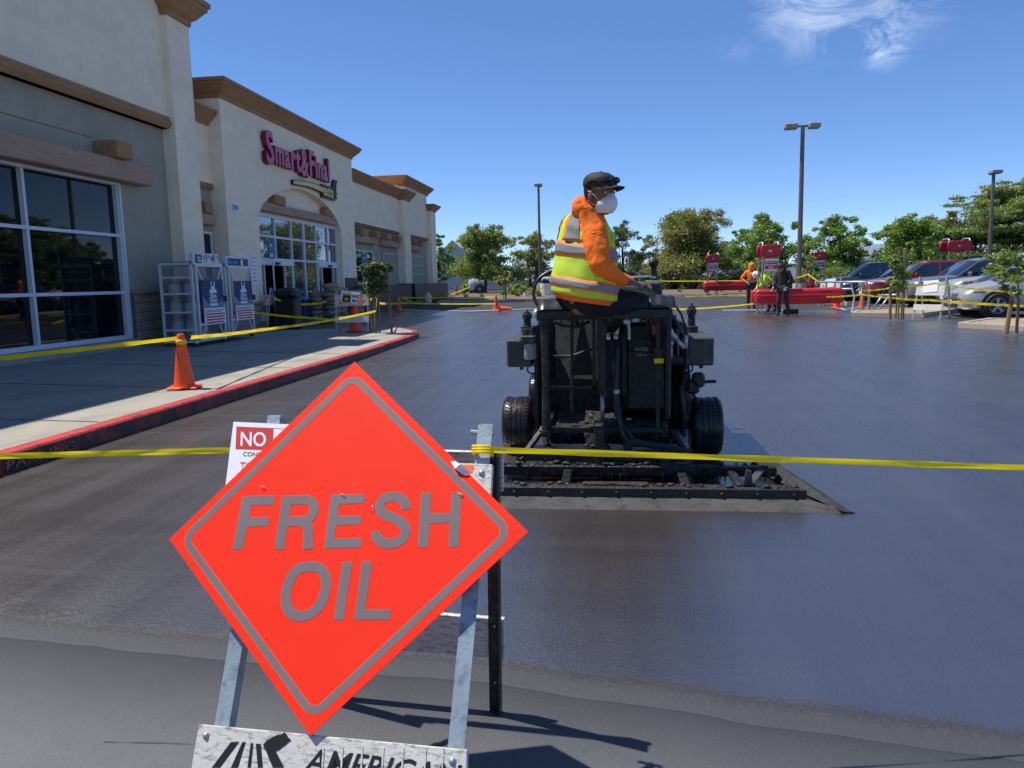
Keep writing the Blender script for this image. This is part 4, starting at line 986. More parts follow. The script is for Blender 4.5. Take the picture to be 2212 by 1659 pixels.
# ---------------------------------------------------------------- the operator
m_skin = mat('brown_skin', (.20,.095,.055), .5, var=.08, vs=8, bump=.08, bs=60)
m_hood = mat('orange_fleece', (.90,.17,.012), .85, var=.06, vs=6, bump=.35, bs=16)
m_vest = mat('lime_mesh', (.50,.66,.05), .8, var=.05, vs=5, bump=.25, bs=12)
m_vtrim = mat('vest_orange_trim', (.95,.22,.02), .7)
m_silver = mat('grey_reflective_tape', (.22,.215,.22), .6, var=.08, vs=9, metal=0.0, bump=.2, bs=14)
m_navy = mat('navy_denim', (.004,.005,.010), .8, var=.3, vs=10, bump=.3, bs=20)
m_cap = mat('black_cap_cloth', (.020,.019,.017), .75, bump=.2, bs=40)
m_maskw = mat('white_mask', (.72,.70,.70), .8, bump=.1, bs=25)
m_lens = mat('sunglass_lens', (.008,.008,.010), .06, spec=.8)
m_hair = mat('black_hair', (.012,.010,.009), .6)
m_belt = mat('brown_belt', (.10,.05,.025), .6)
YO = 5.62
OP = thing('person', 'seated operator in orange hoodie, lime vest, black cap and white mask, riding the machine', 'person', AY(1255, 655, YO))
fdir = Vector((math.cos(R(45)), math.sin(R(45)), 0)); ldir = Vector((-fdir.y, fdir.x, 0)); rdir = -ldir
# torso rings: v (display row), left u, right u
TR = [(652,1205,1318,.96),(640,1199,1325,.98),(620,1196,1327,1.0),(600,1198,1326,1.0),(575,1202,1325,1.0),(548,1207,1325,1.02),(520,1212,1322,1.03),(498,1217,1316,1.02),(480,1223,1308,.98),(466,1233,1296,.85),(456,1243,1289,.7)]
rings_c = []
for v, u0, u1, k in TR:
    a, b = AY(u0, v, YO+.1), AY(u1, v, YO+.1); c = (a+b)/2; hw = (b.x-a.x)/2
    # apparent half width at 45deg: sqrt((W^2+D^2)/2)
    Dd = hw*.80; Wd_ = math.sqrt(max(2*hw*hw - Dd*Dd, 1e-4)); rings_c.append((c, Wd_, Dd, k))
def tpt(fi, ang, e=0):               # fi: float ring index; ang: 0 = facing, 90 = his left
    i = min(int(fi), len(rings_c)-2); t = fi - i
    (c0_, w0, d0, _), (c1_, w1, d1, _) = rings_c[i], rings_c[i+1]
    c = c0_.lerp(c1_, t); W_ = w0+(w1-w0)*t + e; D_ = d0+(d1-d0)*t + e
    ca, sa = math.cos(R(ang)), math.sin(R(ang)); n_ = .82
    q = fdir*D_*abs(ca)**n_*(1 if ca > 0 else -1) + ldir*W_*abs(sa)**n_*(1 if sa > 0 else -1)
    wr = .006*mnoise.noise((ang*.05, fi*1.3, 2)) + .004*mnoise.noise((ang*.11, fi*2.5, 8))
    q = q*(1 + wr/.15)
    return c + q + Vector((0,0, -.16*(q.x) + (.012*mnoise.noise((ang*.03, fi, 5)))*(1 if 1 < fi < 9 else .3)))
def shell(name, f0, f1, a0, a1, e, m, par, nf=None, na=36, thick=.004):
    nf = nf or max(2, int((f1-f0)*4)); mb = MB(); closed = abs(a1-a0) >= 360
    A_ = [a0+(a1-a0)*i/na for i in range(na + (0 if closed else 1))]; n_ = len(A_)
    vs = [tpt(f0+(f1-f0)*j/nf, a, e) for j in range(nf+1) for a in A_] + [tpt(f0+(f1-f0)*j/nf, a, e-thick) for j in range(nf+1) for a in A_]
    o_ = n_*(nf+1); fs = []
    for j in range(nf):
        for i in range(n_ if closed else n_-1):
            k = (i+1) % n_; q = (j*n_+i, j*n_+k, (j+1)*n_+k, (j+1)*n_+i); fs += [q, tuple(o_+x for x in reversed(q))]
    for i in range(n_ if closed else n_-1):
        k = (i+1) % n_
        fs += [(k, i, o_+i, o_+k), (nf*n_+i, nf*n_+k, o_+nf*n_+k, o_+nf*n_+i)]
    mb.add(vs, fs); return obj(name, mb, m, par, smooth=True)
hd = MB()
rings = [[tpt(f_/3, a, 0) for a in [360*i/36 for i in range(36)]] for f_ in range(0, 31)]
hd.loft(rings, True, True); hoodie = obj('hoodie', hd, m_hood, OP, smooth=True)
vest = shell('safety_vest', .95, 8.9, 0, 360, .014, m_vest, OP)
for f0, f1 in ((1.85,2.62),(4.80,5.50)):
    shell('trim', f0-.20, f1+.20, 0, 360, .0165, m_vtrim, vest, nf=4, thick=.002); shell('reflective_band', f0, f1, 0, 360, .0195, m_silver, vest, nf=4, thick=.002)
for a0, a1 in ((-188,-162),(104,128)):
    shell('trim', 5.8, 8.95, a0-9, a1+9, .0165, m_vtrim, vest, nf=12, na=6, thick=.002); shell('reflective_band', 5.8, 8.95, a0, a1, .0225, m_silver, vest, nf=12, na=6, thick=.002)
shell('trim', 6.0, 8.9, -150, -145, .0166, m_vtrim, vest, nf=10, na=2, thick=.002)
lo = tpt(7.6, 180, .02)
text('back_print', 'Pavement', m_black, vest, frame(lo + rdir*-.085, rdir, (0,0,1)), size=.045, off=.001, align='LEFT') if False else None
# faint dark print on the back
pr_ = MB()
for k, (w_, z) in enumerate(((.09,.0),(.07,-.028))):
    for q in range(6):
        p = tpt(7.55+z*8, 186+ (q-3)*3.2, .0155); p2 = tpt(7.55+z*8, 186+(q-3)*3.2+2.1, .0155); p3 = tpt(7.55+z*8+.3, 186+(q-3)*3.2+2.1, .0155); p4 = tpt(7.55+z*8+.22+.1*(q%2), 186+(q-3)*3.2, .0155)
        pr_.add([p, p2, p3, p4], [(0,1,2,3)])
obj('back_print', pr_, m_black, vest)
obj('collar_tab', MB().ball(AY(1325,568-55,YO-.02), .022, .6, .4, 1.3), m_vest, vest, smooth=True)
# sleeves (near arm is his right)
sh = AY(1283,492,YO-.02); el = AY(1296,578,YO-.14); wr = AY(1346,607,YO+.05)
sl_ = skin('sleeve', {'s': (sh, (.098,.098)), 'a': (sh.lerp(el,.33)+Vector((-.004,0,0)), .097), 'b': (sh.lerp(el,.7), .090), 'e': (el, .082), 'f': (el.lerp(wr,.5), .070), 'w': (wr, .047), 'c': (AY(1275,474,YO+.03), .07)}, [('s','a'),('a','b'),('b','e'),('e','f'),('f','w'),('s','c')], m_hood, OP, sub=4, noise_amt=.012)
sh2 = rings_c[8][0] + ldir*.17; el2 = sh2 + Vector((.12,.08,-.27)); wr2 = AY(1372,612,YO+.35)
skin('sleeve', {'s': (sh2, .07), 'a': (sh2.lerp(el2,.5), .062), 'e': (el2, .055), 'f': (el2.lerp(wr2,.5), .048), 'w': (wr2, .038)}, [('s','a'),('a','e'),('e','f'),('f','w')], m_hood, OP, sub=2, noise_amt=.006)
obj('cuff', MB().tube([wr - (wr-el).normalized()*.03, wr + (wr-el).normalized()*.015], [.046,.038], 14), m_hood, sl_, smooth=True)
# hood bunched on the shoulders
hk = skin('hood', {'a': (AY(1256,462,YO+.02), (.082,.070)), 'b': (AY(1248,441,YO+.03), (.076,.064)), 'c': (AY(1234,458,YO+.03), (.068,.06)), 'd': (AY(1259,424,YO+.07), (.040,.044)), 'e': (AY(1278,460,YO+.0), (.060,.05)), 'f': (AY(1296,473,YO-.0), (.040,.03)), 'g': (AY(1308,482,YO+.03), (.026,.022))}, [('a','b'),('a','c'),('b','d'),('a','e'),('e','f'),('f','g')], m_hood, hoodie, sub=4, noise_amt=.016)
# head
HC = AY(1296, 421, YO+.03); HY = R(-40); HS = 1.16
HM = Matrix.Translation(HC) @ Matrix.Rotation(HY, 4, 'Z') @ Matrix.Rotation(R(4), 4, 'Y') @ Matrix.Scale(HS, 4)
HR = [(-.118,.060,.000,.026),(-.105,.080,-.015,.040),(-.08,.088,-.045,.054),(-.05,.090,-.075,.063),(-.02,.089,-.090,.070),(.005,.086,-.096,.073),(.03,.092,-.099,.075),(.06,.090,-.099,.076),(.09,.076,-.086,.066),(.112,.045,-.055,.042),(.122,.012,-.02,.012)]
def hring(z, xf, xb, hw, e=0, n=24):
    c = (xf+xb)/2; rx = (xf-xb)/2 + e; ry = hw + e
    return [(c + rx*math.copysign(abs(math.cos(a))**.85, math.cos(a)), ry*math.copysign(abs(math.sin(a))**.85, math.sin(a)), z) for a in [2*math.pi*k/n for k in range(n)]]
def head_parts(HM, par, skinm, body_mb=None, mask=True, cap=m_cap, detail=True):
    h = MB(); h.M = HM; h.loft([hring(*r_) for r_ in HR], True, True)
    h.loft([[(.088,-.010,.02),(.088,.010,.02),(.10,0,.012)], [(.092,-.016,-.028),(.092,.016,-.028),(.122,0,-.022)]], True, True)   # nose
    for s_ in (-1, 1):
        h.ball((-.008, s_*.079, -.012), .034, .55, .28, 1.0, 10, 8); h.ball((.082, s_*.034, .034), .016, .6, 1.5, .45, 8, 5)   # ear, brow
    h.tube([(-.03,0,-.07),(-.045,0,-.16),(-.06,0,-.22)], [.058,.058,.068], 14)
    return h
hh = head_parts(HM, OP, m_skin)
# body under the clothes: one continuous surface with the head, arms, hands and legs
hipc = AY(1245,655,YO+.12)
def limb(mb, pts, rs, n=12): mb.tube(pts, rs, n)
bodyp = {'p': (hipc, .13), 'c': (rings_c[5][0], .13), 'n0': (rings_c[9][0], .085), 'n1': (HM @ Vector((-.05,0,-.18)), .062), 'n2': (HM @ Vector((-.03,0,-.06)), .062),
  's': (sh, .05), 'e': (el, .042), 'w': (wr, .027), 's2': (sh2, .05), 'e2': (el2, .04), 'w2': (wr2, .026)}
ed = [('p','c'),('c','n0'),('n0','n1'),('n1','n2'),('n0','s'),('s','e'),('e','w'),('n0','s2'),('s2','e2'),('e2','w2')]
kneeR = AY(1418,652,YO+.22); kneeL = AY(1405,640,YO+.55); hR = hipc + Vector((.02,-.09,-.01)); hL = hipc + Vector((-.02,.12,0))
for tag_, h_, k_ in (('R', hR, kneeR), ('L', hL, kneeL)):
    bodyp['h'+tag_] = (h_, .085); bodyp['k'+tag_] = (k_, .055); bodyp['a'+tag_] = (k_ + Vector((.02,.18,-.40)), .035); bodyp['f'+tag_] = (k_ + Vector((.16,.22,-.45)), .035)
    ed += [('p','h'+tag_), ('h'+tag_,'k'+tag_), ('k'+tag_,'a'+tag_), ('a'+tag_,'f'+tag_)]
def hand(mb, w_, d, up, s_=1.0):     # palm, four unequal bent fingers and a thumb
    d = d.normalized(); x = d.cross(up).normalized(); u = x.cross(d)
    mb.loft([[w_ + d*t + x*a*wd_ + u*b*th for a, b in ((-1,-.7),(-.6,-1),(.6,-1),(1,-.7),(1,.7),(.6,1),(-.6,1),(-1,.7))] for t, wd_, th in ((-.02,.026,.02),(.02,.036,.017),(.06,.042,.015),(.095,.040,.012))], True, True)
    for k, ln in enumerate((.070,.082,.076,.060)):
        b0 = w_ + d*.088 + x*(-.03+.02*k); p1 = b0 + d*ln*.45 - u*.008; p2 = p1 + (d*.5 - u).normalized()*ln*.34; p3 = p2 + (-d*.25 - u).normalized()*ln*.28
        mb.tube([b0, p1, p2, p3], [.0095,.009,.008,.0065], 8)
    b0 = w_ + d*.025 - x*.032*s_; mb.tube([b0, b0 + (d*.6 - x*s_*.8).normalized()*.035, b0 + (d - x*s_*.2 - u*.3).normalized()*.065], [.012,.0105,.008], 8)
hh.M = None
hand(hh, wr + (wr-el).normalized()*.02, Vector((1,.25,-.15)), Vector((0,-.3,1)), 1); hand(hh, wr2, Vector((1,-.1,-.3)), Vector((0,0,1)), -1)
bd_ = skin('body', bodyp, ed, m_skin, OP, sub=2)
add_me = mesh_of(hh, 'h', smooth=True)
import bmesh as _bm
bb = _bm.new(); bb.from_mesh(bd_.data); bb.from_mesh(add_me); bb.to_mesh(bd_.data); bb.free()
bd_.data.polygons.foreach_set('use_smooth', [True]*len(bd_.data.polygons))
for s_ in (-1, 1):
    ew = MB(); ew.M = HM; ew.ball((.079, s_*.033, .012), .0125, .6, 1.1, .62, 10, 6); obj('eye', ew, m_white, bd_, smooth=True)
    ew = MB(); ew.M = HM; ew.ball((.0865, s_*.035, .012), .006, .6, 1, 1, 8, 5); obj('iris', ew, m_hair, bd_, smooth=True)
    ew = MB(); ew.M = HM; ew.tube([(.096, s_*.016, .030), (.097, s_*.034, .034), (.088, s_*.052, .028)], [.004,.005,.003], 6); obj('eyebrow', ew, m_hair, bd_, smooth=True)
hm = MB(); hm.M = HM; hm.loft([hring(z, xf-.05, xb, hw, .003) for z, xf, xb, hw in HR[4:10]], True, True); obj('hair', hm, m_hair, bd_, smooth=True)
cp_ = MB(); cp_.M = HM
cp_.loft([hring(z, xf, xb, hw, e) for (z, xf, xb, hw), e in zip([(.048,.092,-.1,.076),(.06,.092,-.1,.077),(.085,.088,-.098,.075),(.112,.068,-.082,.063),(.13,.038,-.05,.04),(.136,.008,-.015,.012)], (.010,.012,.013,.013,.010,.004))], True, True)
cap_ = obj('cap', cp_, m_cap, OP, smooth=True)
br = MB(); br.M = HM; n_ = 14; top = []; 
vs = []
for j in range(5):
    for i in range(n_+1):
        a = R(-66 + 132*i/n_); rr_ = j/4
        x = -.005 + (.100 + .085*rr_*math.cos(a)**.5)*math.cos(a)*1.0; y_ = (.088+.004*rr_)*math.sin(a)
        vs.append((x, y_, .058 - .012*rr_ - .022*(math.sin(a)**2)*(.4+rr_*.8)))
n0 = len(vs); vs += [(x, y_, z-.004) for x, y_, z in vs]
fs = [(j*(n_+1)+i, j*(n_+1)+i+1, (j+1)*(n_+1)+i+1, (j+1)*(n_+1)+i) for j in range(4) for i in range(n_)]
fs += [tuple(n0+k for k in reversed(q)) for q in fs] + [(4*(n_+1)+i, 4*(n_+1)+i+1, n0+4*(n_+1)+i+1, n0+4*(n_+1)+i) for i in range(n_)]
br.add(vs, fs); obj('brim', br, m_cap, cap_, smooth=True)
bt = MB(); bt.M = HM; bt.ball((0,0,.137), .006); obj('button', bt, m_cap, cap_)
gl = MB(); gl.M = HM
for s_ in (-1, 1): gl.ball((.096, s_*.036, .086), .032, .42, 1.05, .62, 12, 7)
sg_ = obj('sunglasses', gl, m_lens, OP, smooth=True)
tm = MB(); tm.M = HM
for s_ in (-1, 1): tm.tube([(.095, s_*.062, .092),(.05, s_*.088, .09),(-.02, s_*.092, .078),(-.05, s_*.088, .06)], .0038, 6)
tm.tube([(.106,-.012,.09),(.109,0,.094),(.106,.012,.09)], .004, 6); obj('temple_arm', tm, m_lens, sg_)
mk = MB(); mk.M = HM
mr_ = [(.010,.100,.010,.03),(-.002,.113,.024,.04),(-.022,.123,.044,.04),(-.045,.129,.056,.035),(-.068,.126,.060,.025),(-.092,.113,.055,.015),(-.110,.094,.042,.02)]
rings = []
for z, xf, hw, xb in mr_:
    rings.append([(xb + (xf-xb)*math.cos(a)**1.25, (hw+.008)*math.copysign(abs(math.sin(a))**.85, math.sin(a)), z) for a in [R(-88+176*i/14) for i in range(15)]])
mk.loft(rings, False, False, closed=False); msk = obj('face_mask', mk, m_maskw, OP, auto=22)
sv = MB(); sv.M = HM
for s_ in (-1, 1): sv.tube([(.045, s_*.058, -.035),(.01, s_*.078, .0),(-.025, s_*.086, .022)], .0028, 5); sv.tube([(.035, s_*.058, -.07),(.0, s_*.072, -.055),(-.025, s_*.083, -.035)], .0022, 5)
obj('strap', sv, m_maskw, msk)
# trousers, belt, shoes
tr = {'p': (hipc + Vector((0,0,-.01)), (.17,.13)), 'b': (AY(1240,640,YO+.1), (.145,.12))}
ed = [('p','b')]
for tag_, h_, k_ in (('R', hR, kneeR), ('L', hL, kneeL)):
    tr['h'+tag_] = (h_+Vector((.1,0,.0)), .112); tr['m'+tag_] = (h_.lerp(k_,.55)+Vector((0,0,.01)), .092); tr['k'+tag_] = (k_, .076); tr['c'+tag_] = (k_ + Vector((.03,.10,-.18)), .066); tr['a'+tag_] = (k_ + Vector((.02,.18,-.38)), .056)
    ed += [('p','h'+tag_), ('h'+tag_,'m'+tag_), ('m'+tag_,'k'+tag_), ('k'+tag_,'c'+tag_), ('c'+tag_,'a'+tag_)]
skin('trousers', tr, ed, m_navy, OP, sub=3, noise_amt=.008)
shell('belt', -.02, .25, 0, 360, -.004, m_belt, OP, nf=2)
for k_ in (kneeR, kneeL):
    p = k_ + Vector((.05,.19,-.43)); skin('boot', {'h': (p, .05), 'm': (p+Vector((.09,.02,-.02)), .045), 't': (p+Vector((.17,.03,-.035)), .035), 'a': (p+Vector((-.02,0,.08)), .05)}, [('h','m'),('m','t'),('h','a')], m_cap, OP)
# ---------------------------------------------------------------- gas cylinder cages
m_cagew = mat('white_cage_paint', (.62,.64,.67), .45, var=.06, vs=6)
m_tank = mat('tank_white', (.62,.62,.60), .4, var=.06)
m_wire = mat('wire_mesh', (.30,.31,.33), .5, metal=.3)
def cyl_tank(label, p, s_=1, group='gas cylinders standing in the white cages'):
    t = thing('gas_cylinder', label, 'gas cylinder', p, 0, group)
    obj('tank_body', MB().lathe([(.10,.0),(.11,.03),(.10,.04),(.14,.07),(.152,.12),(.152,.29),(.135,.35),(.08,.39),(.03,.40)], 16), m_tank, t, smooth=True, world=False)
    obj('collar', MB().lathe([(.085,.38),(.095,.38),(.095,.47),(.085,.47)], 14), m_tank, t, auto=40, world=False); obj('valve', MB().cyl((0,0,.39),(0,0,.45),.02,8).box(-.03,.03,-.01,.01,.43,.45), m_galv, t, world=False)
    t.scale = (s_,)*3; return t
def cage(x0, x1, y0, y1, z0, z1, label, hdr, header_w):
    c = thing('gas_cage', label, 'gas cage', (x0, y0, z0)); t = .045
    fr = MB()
    for x in (x0, x1-t):
        for y in (y0, y1-t): fr.box(x, x+t, y, y+t, z0, z1)
    for z in (z0+.02, z1-t): fr.box(x0+t, x1-t, y0, y0+t, z, z+t).box(x0+t, x1-t, y1-t, y1, z, z+t).box(x0, x0+t, y0+t, y1-t, z, z+t).box(x1-t, x1, y0+t, y1-t, z, z+t)
    obj('frame', fr, m_cagew, c)
    H = z1-z0
    for k in (.17,.39,.62,.82): obj('side_rail', MB().box(x0+t, x1-t, y0+.002, y0+t-.002, z0+H*k-.02, z0+H*k+.02), m_cagew, c)
    for k in (.09,.33,.57,.78): obj('shelf', MB().box(x0+t, x1-t, y0+t, y1-t, z0+H*k-.006, z0+H*k), m_wire, c)
    # expanded metal: thin diagonal strands, real geometry
    wm = MB()
    def strands(o, ax, ay, W_, H_, st):
        o, ax, ay = Vector(o), Vector(ax), Vector(ay); k = -H_
        while k < W_:
            for sg_ in (1, -1):
                a = (max(k, 0), max(-k, 0)); l = min(W_ - a[0], H_ - a[1])
                if l > .02:
                    p, q = (a[0], a[1]), (a[0]+l, a[1]+l)
                    if sg_ < 0: p, q = (W_-p[0], p[1]), (W_-q[0], q[1])
                    P_, Q_ = o+ax*p[0]+ay*p[1], o+ax*q[0]+ay*q[1]; nn = ax.cross(ay)*.003; d = (Q_-P_).normalized().cross(ax.cross(ay))*.003
                    wm.add([P_-d, P_+d, Q_+d, Q_-d], [(0,1,2,3)])
            k += st
    strands((x0+t, y0+.03, z0+.05), (1,0,0), (0,0,1), x1-x0-2*t, H-.1, .055)
    strands((x1-.03, y0+t, z0+.05), (0,1,0), (0,0,1), y1-y0-2*t, H-.1, .055)
    strands((x0+.02, y0+t, z0+.05), (0,1,0), (0,0,1), y1-y0-2*t, H-.1, .09)
    o = obj('wire_mesh', wm, m_wire, c, fix=False); o['kind'] = 'stuff'
    obj('roof_panel', MB().box(x0, x1, y0, y1, z1, z1+.03), m_galv, c)
    dy = (y1-y0); ya, yb = y0+.10, y1-.06
    dr = obj('door', MB().box(x1+.002, x1+.04, ya, ya+.045, z0+.05, z1-.03).box(x1+.002, x1+.04, yb-.045, yb, z0+.05, z1-.03).box(x1+.002, x1+.04, ya+.045, yb-.045, z0+.05, z0+.10).box(x1+.002, x1+.04, ya+.045, yb-.045, z1-.08, z1-.03).box(x1+.002, x1+.04, ya+.045, yb-.045, z0+.36, z0+.41), m_cagew, c)
    for a, b in (((ya+.05, z1-.08), (ya+.22, z1-.34)), ((yb-.05, z1-.08), (yb-.22, z1-.34)), ((ya+.28, z0+.36), (ya+.10, z0+.10)), ((yb-.28, z0+.36), (yb-.10, z0+.10))):
        obj('brace', MB().beam((x1+.02, a[0], a[1]), (x1+.02, b[0], b[1]), .03, .03), m_cagew, dr)
    obj('latch', MB().box(x1+.04, x1+.08, yb-.08, yb+.04, z0+H*.5, z0+H*.58), m_black, dr)
    for x in (x0+.05, x1-.05):
        for y in (y0+.05, y1-.06): obj('foot', MB().cyl((x, y, z0-.06), (x, y, z0+.01), .05, 10), m_black, c)
    # posters
    ps = obj('poster', MB().box(x1+.042, x1+.048, ya+.16, yb-.05, z0+.40, z1-.36), m_blue, c)
    yc = (ya+.16+yb-.05)/2; za, zb = z0+.40, z1-.36; hh_ = zb-za
    w_ = MB(); w_.add([(x1+.0495, yc+a*.5*(yb-ya-.21), za + hh_*.38 + hh_*.26*abs(a)**1.6) for a in [k/10-1 for k in range(21)]] + [(x1+.0495, yc+.5*(yb-ya-.21), za+hh_*.35), (x1+.0495, yc-.5*(yb-ya-.21), za+hh_*.35)], [tuple(range(23))])
    obj('pale_sweep', w_, mat('pale_sweep_print', (.16,.22,.34), .45), ps)
    def tk(y, z): return (x1+.0515, yc+y, za+hh_*z)
    tkp = MB().add([tk(y, z) for y, z in [(-.16,.40),(-.18,.5),(-.18,.66),(-.14,.76),(-.07,.81),(-.09,.96),(-.05,.97),(-.04,.86),(.04,.86),(.05,.97),(.09,.96),(.07,.81),(.14,.76),(.18,.66),(.18,.5),(.16,.40)]], [tuple(range(16))])
    obj('tank_picture', tkp, m_paper, ps)
    obj('tank_label', MB().add([(x1+.0525, p[1], p[2]) for p in (tk(-.17,.46), tk(.17,.46), tk(.17,.70), tk(-.17,.70))], [(0,1,2,3)]), m_blue, ps)
    text('lettering', 'Blue', m_paper, ps, frame((x1+.0535, yc, za+hh_*.59), *FA), size=.14, off=.004, xs=.95, align='CENTER')
    text('lettering', 'Rhino', m_paper, ps, frame((x1+.0535, yc, za+hh_*.485), *FA), size=.14, off=.004, xs=.9, align='CENTER')
    obj('text_sheet', MB().box(x1+.050, x1+.055, ya+.18, yb-.03, za-.02, za+hh_*.35), m_paper, ps)
    pr = MB(); pk = MB()
    for k in range(2): pk.box(x1+.0555, x1+.057, ya+.21, yb-.1-.1*k, za+hh_*(.29-.035*k), za+hh_*(.305-.035*k))
    for k in range(4): pr.box(x1+.0555, x1+.057, ya+.21+.02*k, yb-.08-.05*(k%2), za+hh_*(.19-.065*k), za+hh_*(.225-.065*k))
    obj('print', pk, m_blue, ps); obj('print', pr, m_redp, ps)
    hd_ = obj('header_board', MB().box(x1-.03, x1+.045, y0+.0, y0+header_w, z1-.04, z1+.20), m_cagew, c)
    if hdr == 'price':
        obj('logo_panel', MB().box(x1+.046, x1+.049, y0+.08, y0+.34, z1-.01, z1+.17), m_blue, hd_); text('lettering', 'Blue', m_paper, hd_, frame((x1+.051, y0+.17, z1+.085), *FA), size=.075, off=.002); text('lettering', 'Rhino', m_paper, hd_, frame((x1+.051, y0+.17, z1+.02), *FA), size=.075, off=.002)
        for s_, y, sz, z in (('$', .35, .08, .09), ('19', .40, .25, .005), ('99', .61, .07, .11), ('$', .68, .08, .09), ('49', .73, .25, .005), ('99', .96, .07, .11)):
            text('lettering', s_, m_black, hd_, frame((x1+.048, y0+y*header_w/1.05, z1+z), *FA), size=sz, off=.002, xs=.70)
    else:
        obj('logo_panel', MB().box(x1+.046, x1+.049, y0+.06, y0+header_w-.04, z1-.01, z1+.15), m_blue, hd_); text('lettering', 'Blue Rhino', m_bluel, hd_, frame((x1+.051, y0+.1, z1+.03), *FA), size=.12, off=.003, xs=.8)
        obj('tank_picture', MB().box(x1+.0495, x1+.051, y0+.68, y0+.78, z1+.0, z1+.13), m_paper, hd_)
    return c
cg1 = cage(-9.23, -8.5, 15.1, 16.38, .33, 2.0, 'white mesh gas cage with a price board reading 19 and 49, nearer of the two', 'price', 1.05)
cg2 = cage(-9.23, -8.5, 16.5, 17.78, .36, 1.98, 'white mesh gas cage with a blue header board, farther of the two', 'blue', 1.08)
tk0 = None; ti = 0
tnames = {0: 'bottom', 1: 'second', 2: 'third', 3: 'top'}
for ci, (cy0, cz) in enumerate(((15.1, .33), (16.5, .36))):
    H = 1.66
    for si, k in enumerate((.09,.33,.57)):
        for xi, x in enumerate((-9.04, -8.71)):
            for yi in range(2 if ci == 0 else 1):
                p = (x, cy0+.26+yi*.36, cz+H*k)
                lb_ = 'gas cylinder, %s shelf of the %s cage, %s side%s' % (('bottom','middle','upper')[si], ('price board','blue header')[ci], ('wall','door')[xi], (', nearest end panel', ', second from end panel')[yi] if ci == 0 else '')
                if tk0 is None: tk0 = cyl_tank(lb_, p, .88)
                else: dup(tk0, p, 0, lb_)
gt = cyl_tank('white gas cylinder standing alone on the asphalt by the black wall', G(925,657,.0), 1.2); gt['group'] = 'loose gas cylinder'; del gt['group']
# ---------------------------------------------------------------- sacks, trash bin, sign posts
m_sack = mat('burlap', (.30,.23,.165), .9, var=.2, vs=6, bump=.5, bs=60, c2=(.20,.15,.11), s2=9, amt=.4)
pb = G(705, 670); pb = Vector((-8.95, 23.9, gz(-8.95, 23.9)))
pal = thing('pallet', 'wooden pallet under the pile of brown sacks', 'pallet', pb)
for k in range(5): obj('deck_board', MB().box(-.55,.55,-.72+.32*k,-.58+.32*k,.10,.12), m_beam, pal)
for k in range(3): obj('bearer', MB().box(-.52+.47*k,-.42+.47*k,-.7,.7,0,.10), m_beam, pal)
def sack_mesh(seed):
    mb = MB(); n_, m_ = 14, 9; rings = []
    for i in range(m_+1):
        t = i/m_*2-1; w_ = .21*(1-abs(t)**3.2)**.5 + .012; h_ = .085*(1-abs(t)**2.6)**.5 + .008
        rings.append([(t*.36, w_*math.copysign(abs(math.cos(a))**.8, math.cos(a)), h_*math.copysign(abs(math.sin(a))**.8, math.sin(a)) + .085) for a in [2*math.pi*k/n_ for k in range(n_)]])
    mb.loft(rings, True, True)
    mb.v = [tuple(Vector(v)*(1+.10*mnoise.noise(Vector(v)*7+Vector((seed*9,0,0))))) for v in mb.v]
    return mb
sk = [mesh_of(sack_mesh(s_), 'sack', True) for s_ in range(3)]
for s_ in sk: s_.materials.append(m_sack)
lay = 0; idx = 0
ords = ['bottom', 'second', 'third', 'fourth', 'fifth', 'sixth', 'top']
for L_ in range(7):
    for j in range(2 if L_ < 6 else 1):
        for i in range(2 if L_ < 5 else 1):
            o = bpy.data.objects.new('sack', sk[(L_+i+j) % 3]); col.objects.link(o)
            o.location = (pb.x + .12 + (i-.5)*.42*(-1) + rnd.uniform(-.07,.07), pb.y - .38 + j*.74 + rnd.uniform(-.08,.08), pb.z + .12 + L_*.135)
            o.rotation_euler = (rnd.uniform(-.09,.09), rnd.uniform(-.09,.09), R(90)+rnd.uniform(-.22,.22))
            tag(o, 'brown burlap sack in the %s layer, %s%s' % (ords[L_], ('near end of the pile','far end of the pile')[j] if L_ < 6 else 'capping the pile', (', lot side', ', shop side')[i] if L_ < 5 else ''), 'sack', 'brown sacks stacked on the pallet')
for k, (x, y, z) in enumerate(((-8.3,24.9,0),(-8.3,24.9,.15),(-8.3,24.9,.3),(-8.32,24.9,.45),(-8.28,24.9,.6),(-8.3,24.9,.75))):
    o = bpy.data.objects.new('sack', sk[k % 3]); col.objects.link(o); o.location = (x, y, gz(x, y)+z); o.rotation_euler = (0, 0, R(90+8*(k%2)-4))
    tag(o, 'brown burlap sack in the %s layer of the small stack right of the pile' % ords[k], 'sack', 'brown sacks stacked right of the pallet')
m_bin = mat('dark_bin', (.02,.018,.018), .4, bump=.1)
bn = thing('trash_bin', 'dark square trash bin with hooded top left of the sacks', 'trash bin', (-8.95, 20.9, gz(-8.95, 20.9)))
obj('body', MB().rbox(-.28,.28,-.28,.28,0,.82,.03), m_bin, bn, world=False); obj('hood', MB().rbox(-.3,.3,-.3,.3,.83,1.12,.08), m_bin, bn, world=False)
obj('opening', MB().box(.301,.305,-.18,.18,.88,1.03), m_box, bn, world=False); obj('side_panel', MB().box(.281,.286,-.2,.2,.1,.72), m_belt, bn, world=False)
cr = thing('water_crate', 'blue crate of bottled water against the shop window beside the sacks', 'crate', (-9.45, 23.2, gz(-9.45,23.2)))
obj('crate', MB().rbox(-.2,.2,-.35,.35,0,.6,.02), m_blue, cr, world=False); obj('bottle_caps', MB().box(-.18,.18,-.33,.33,.6,.66), m_bluel, cr, world=False)
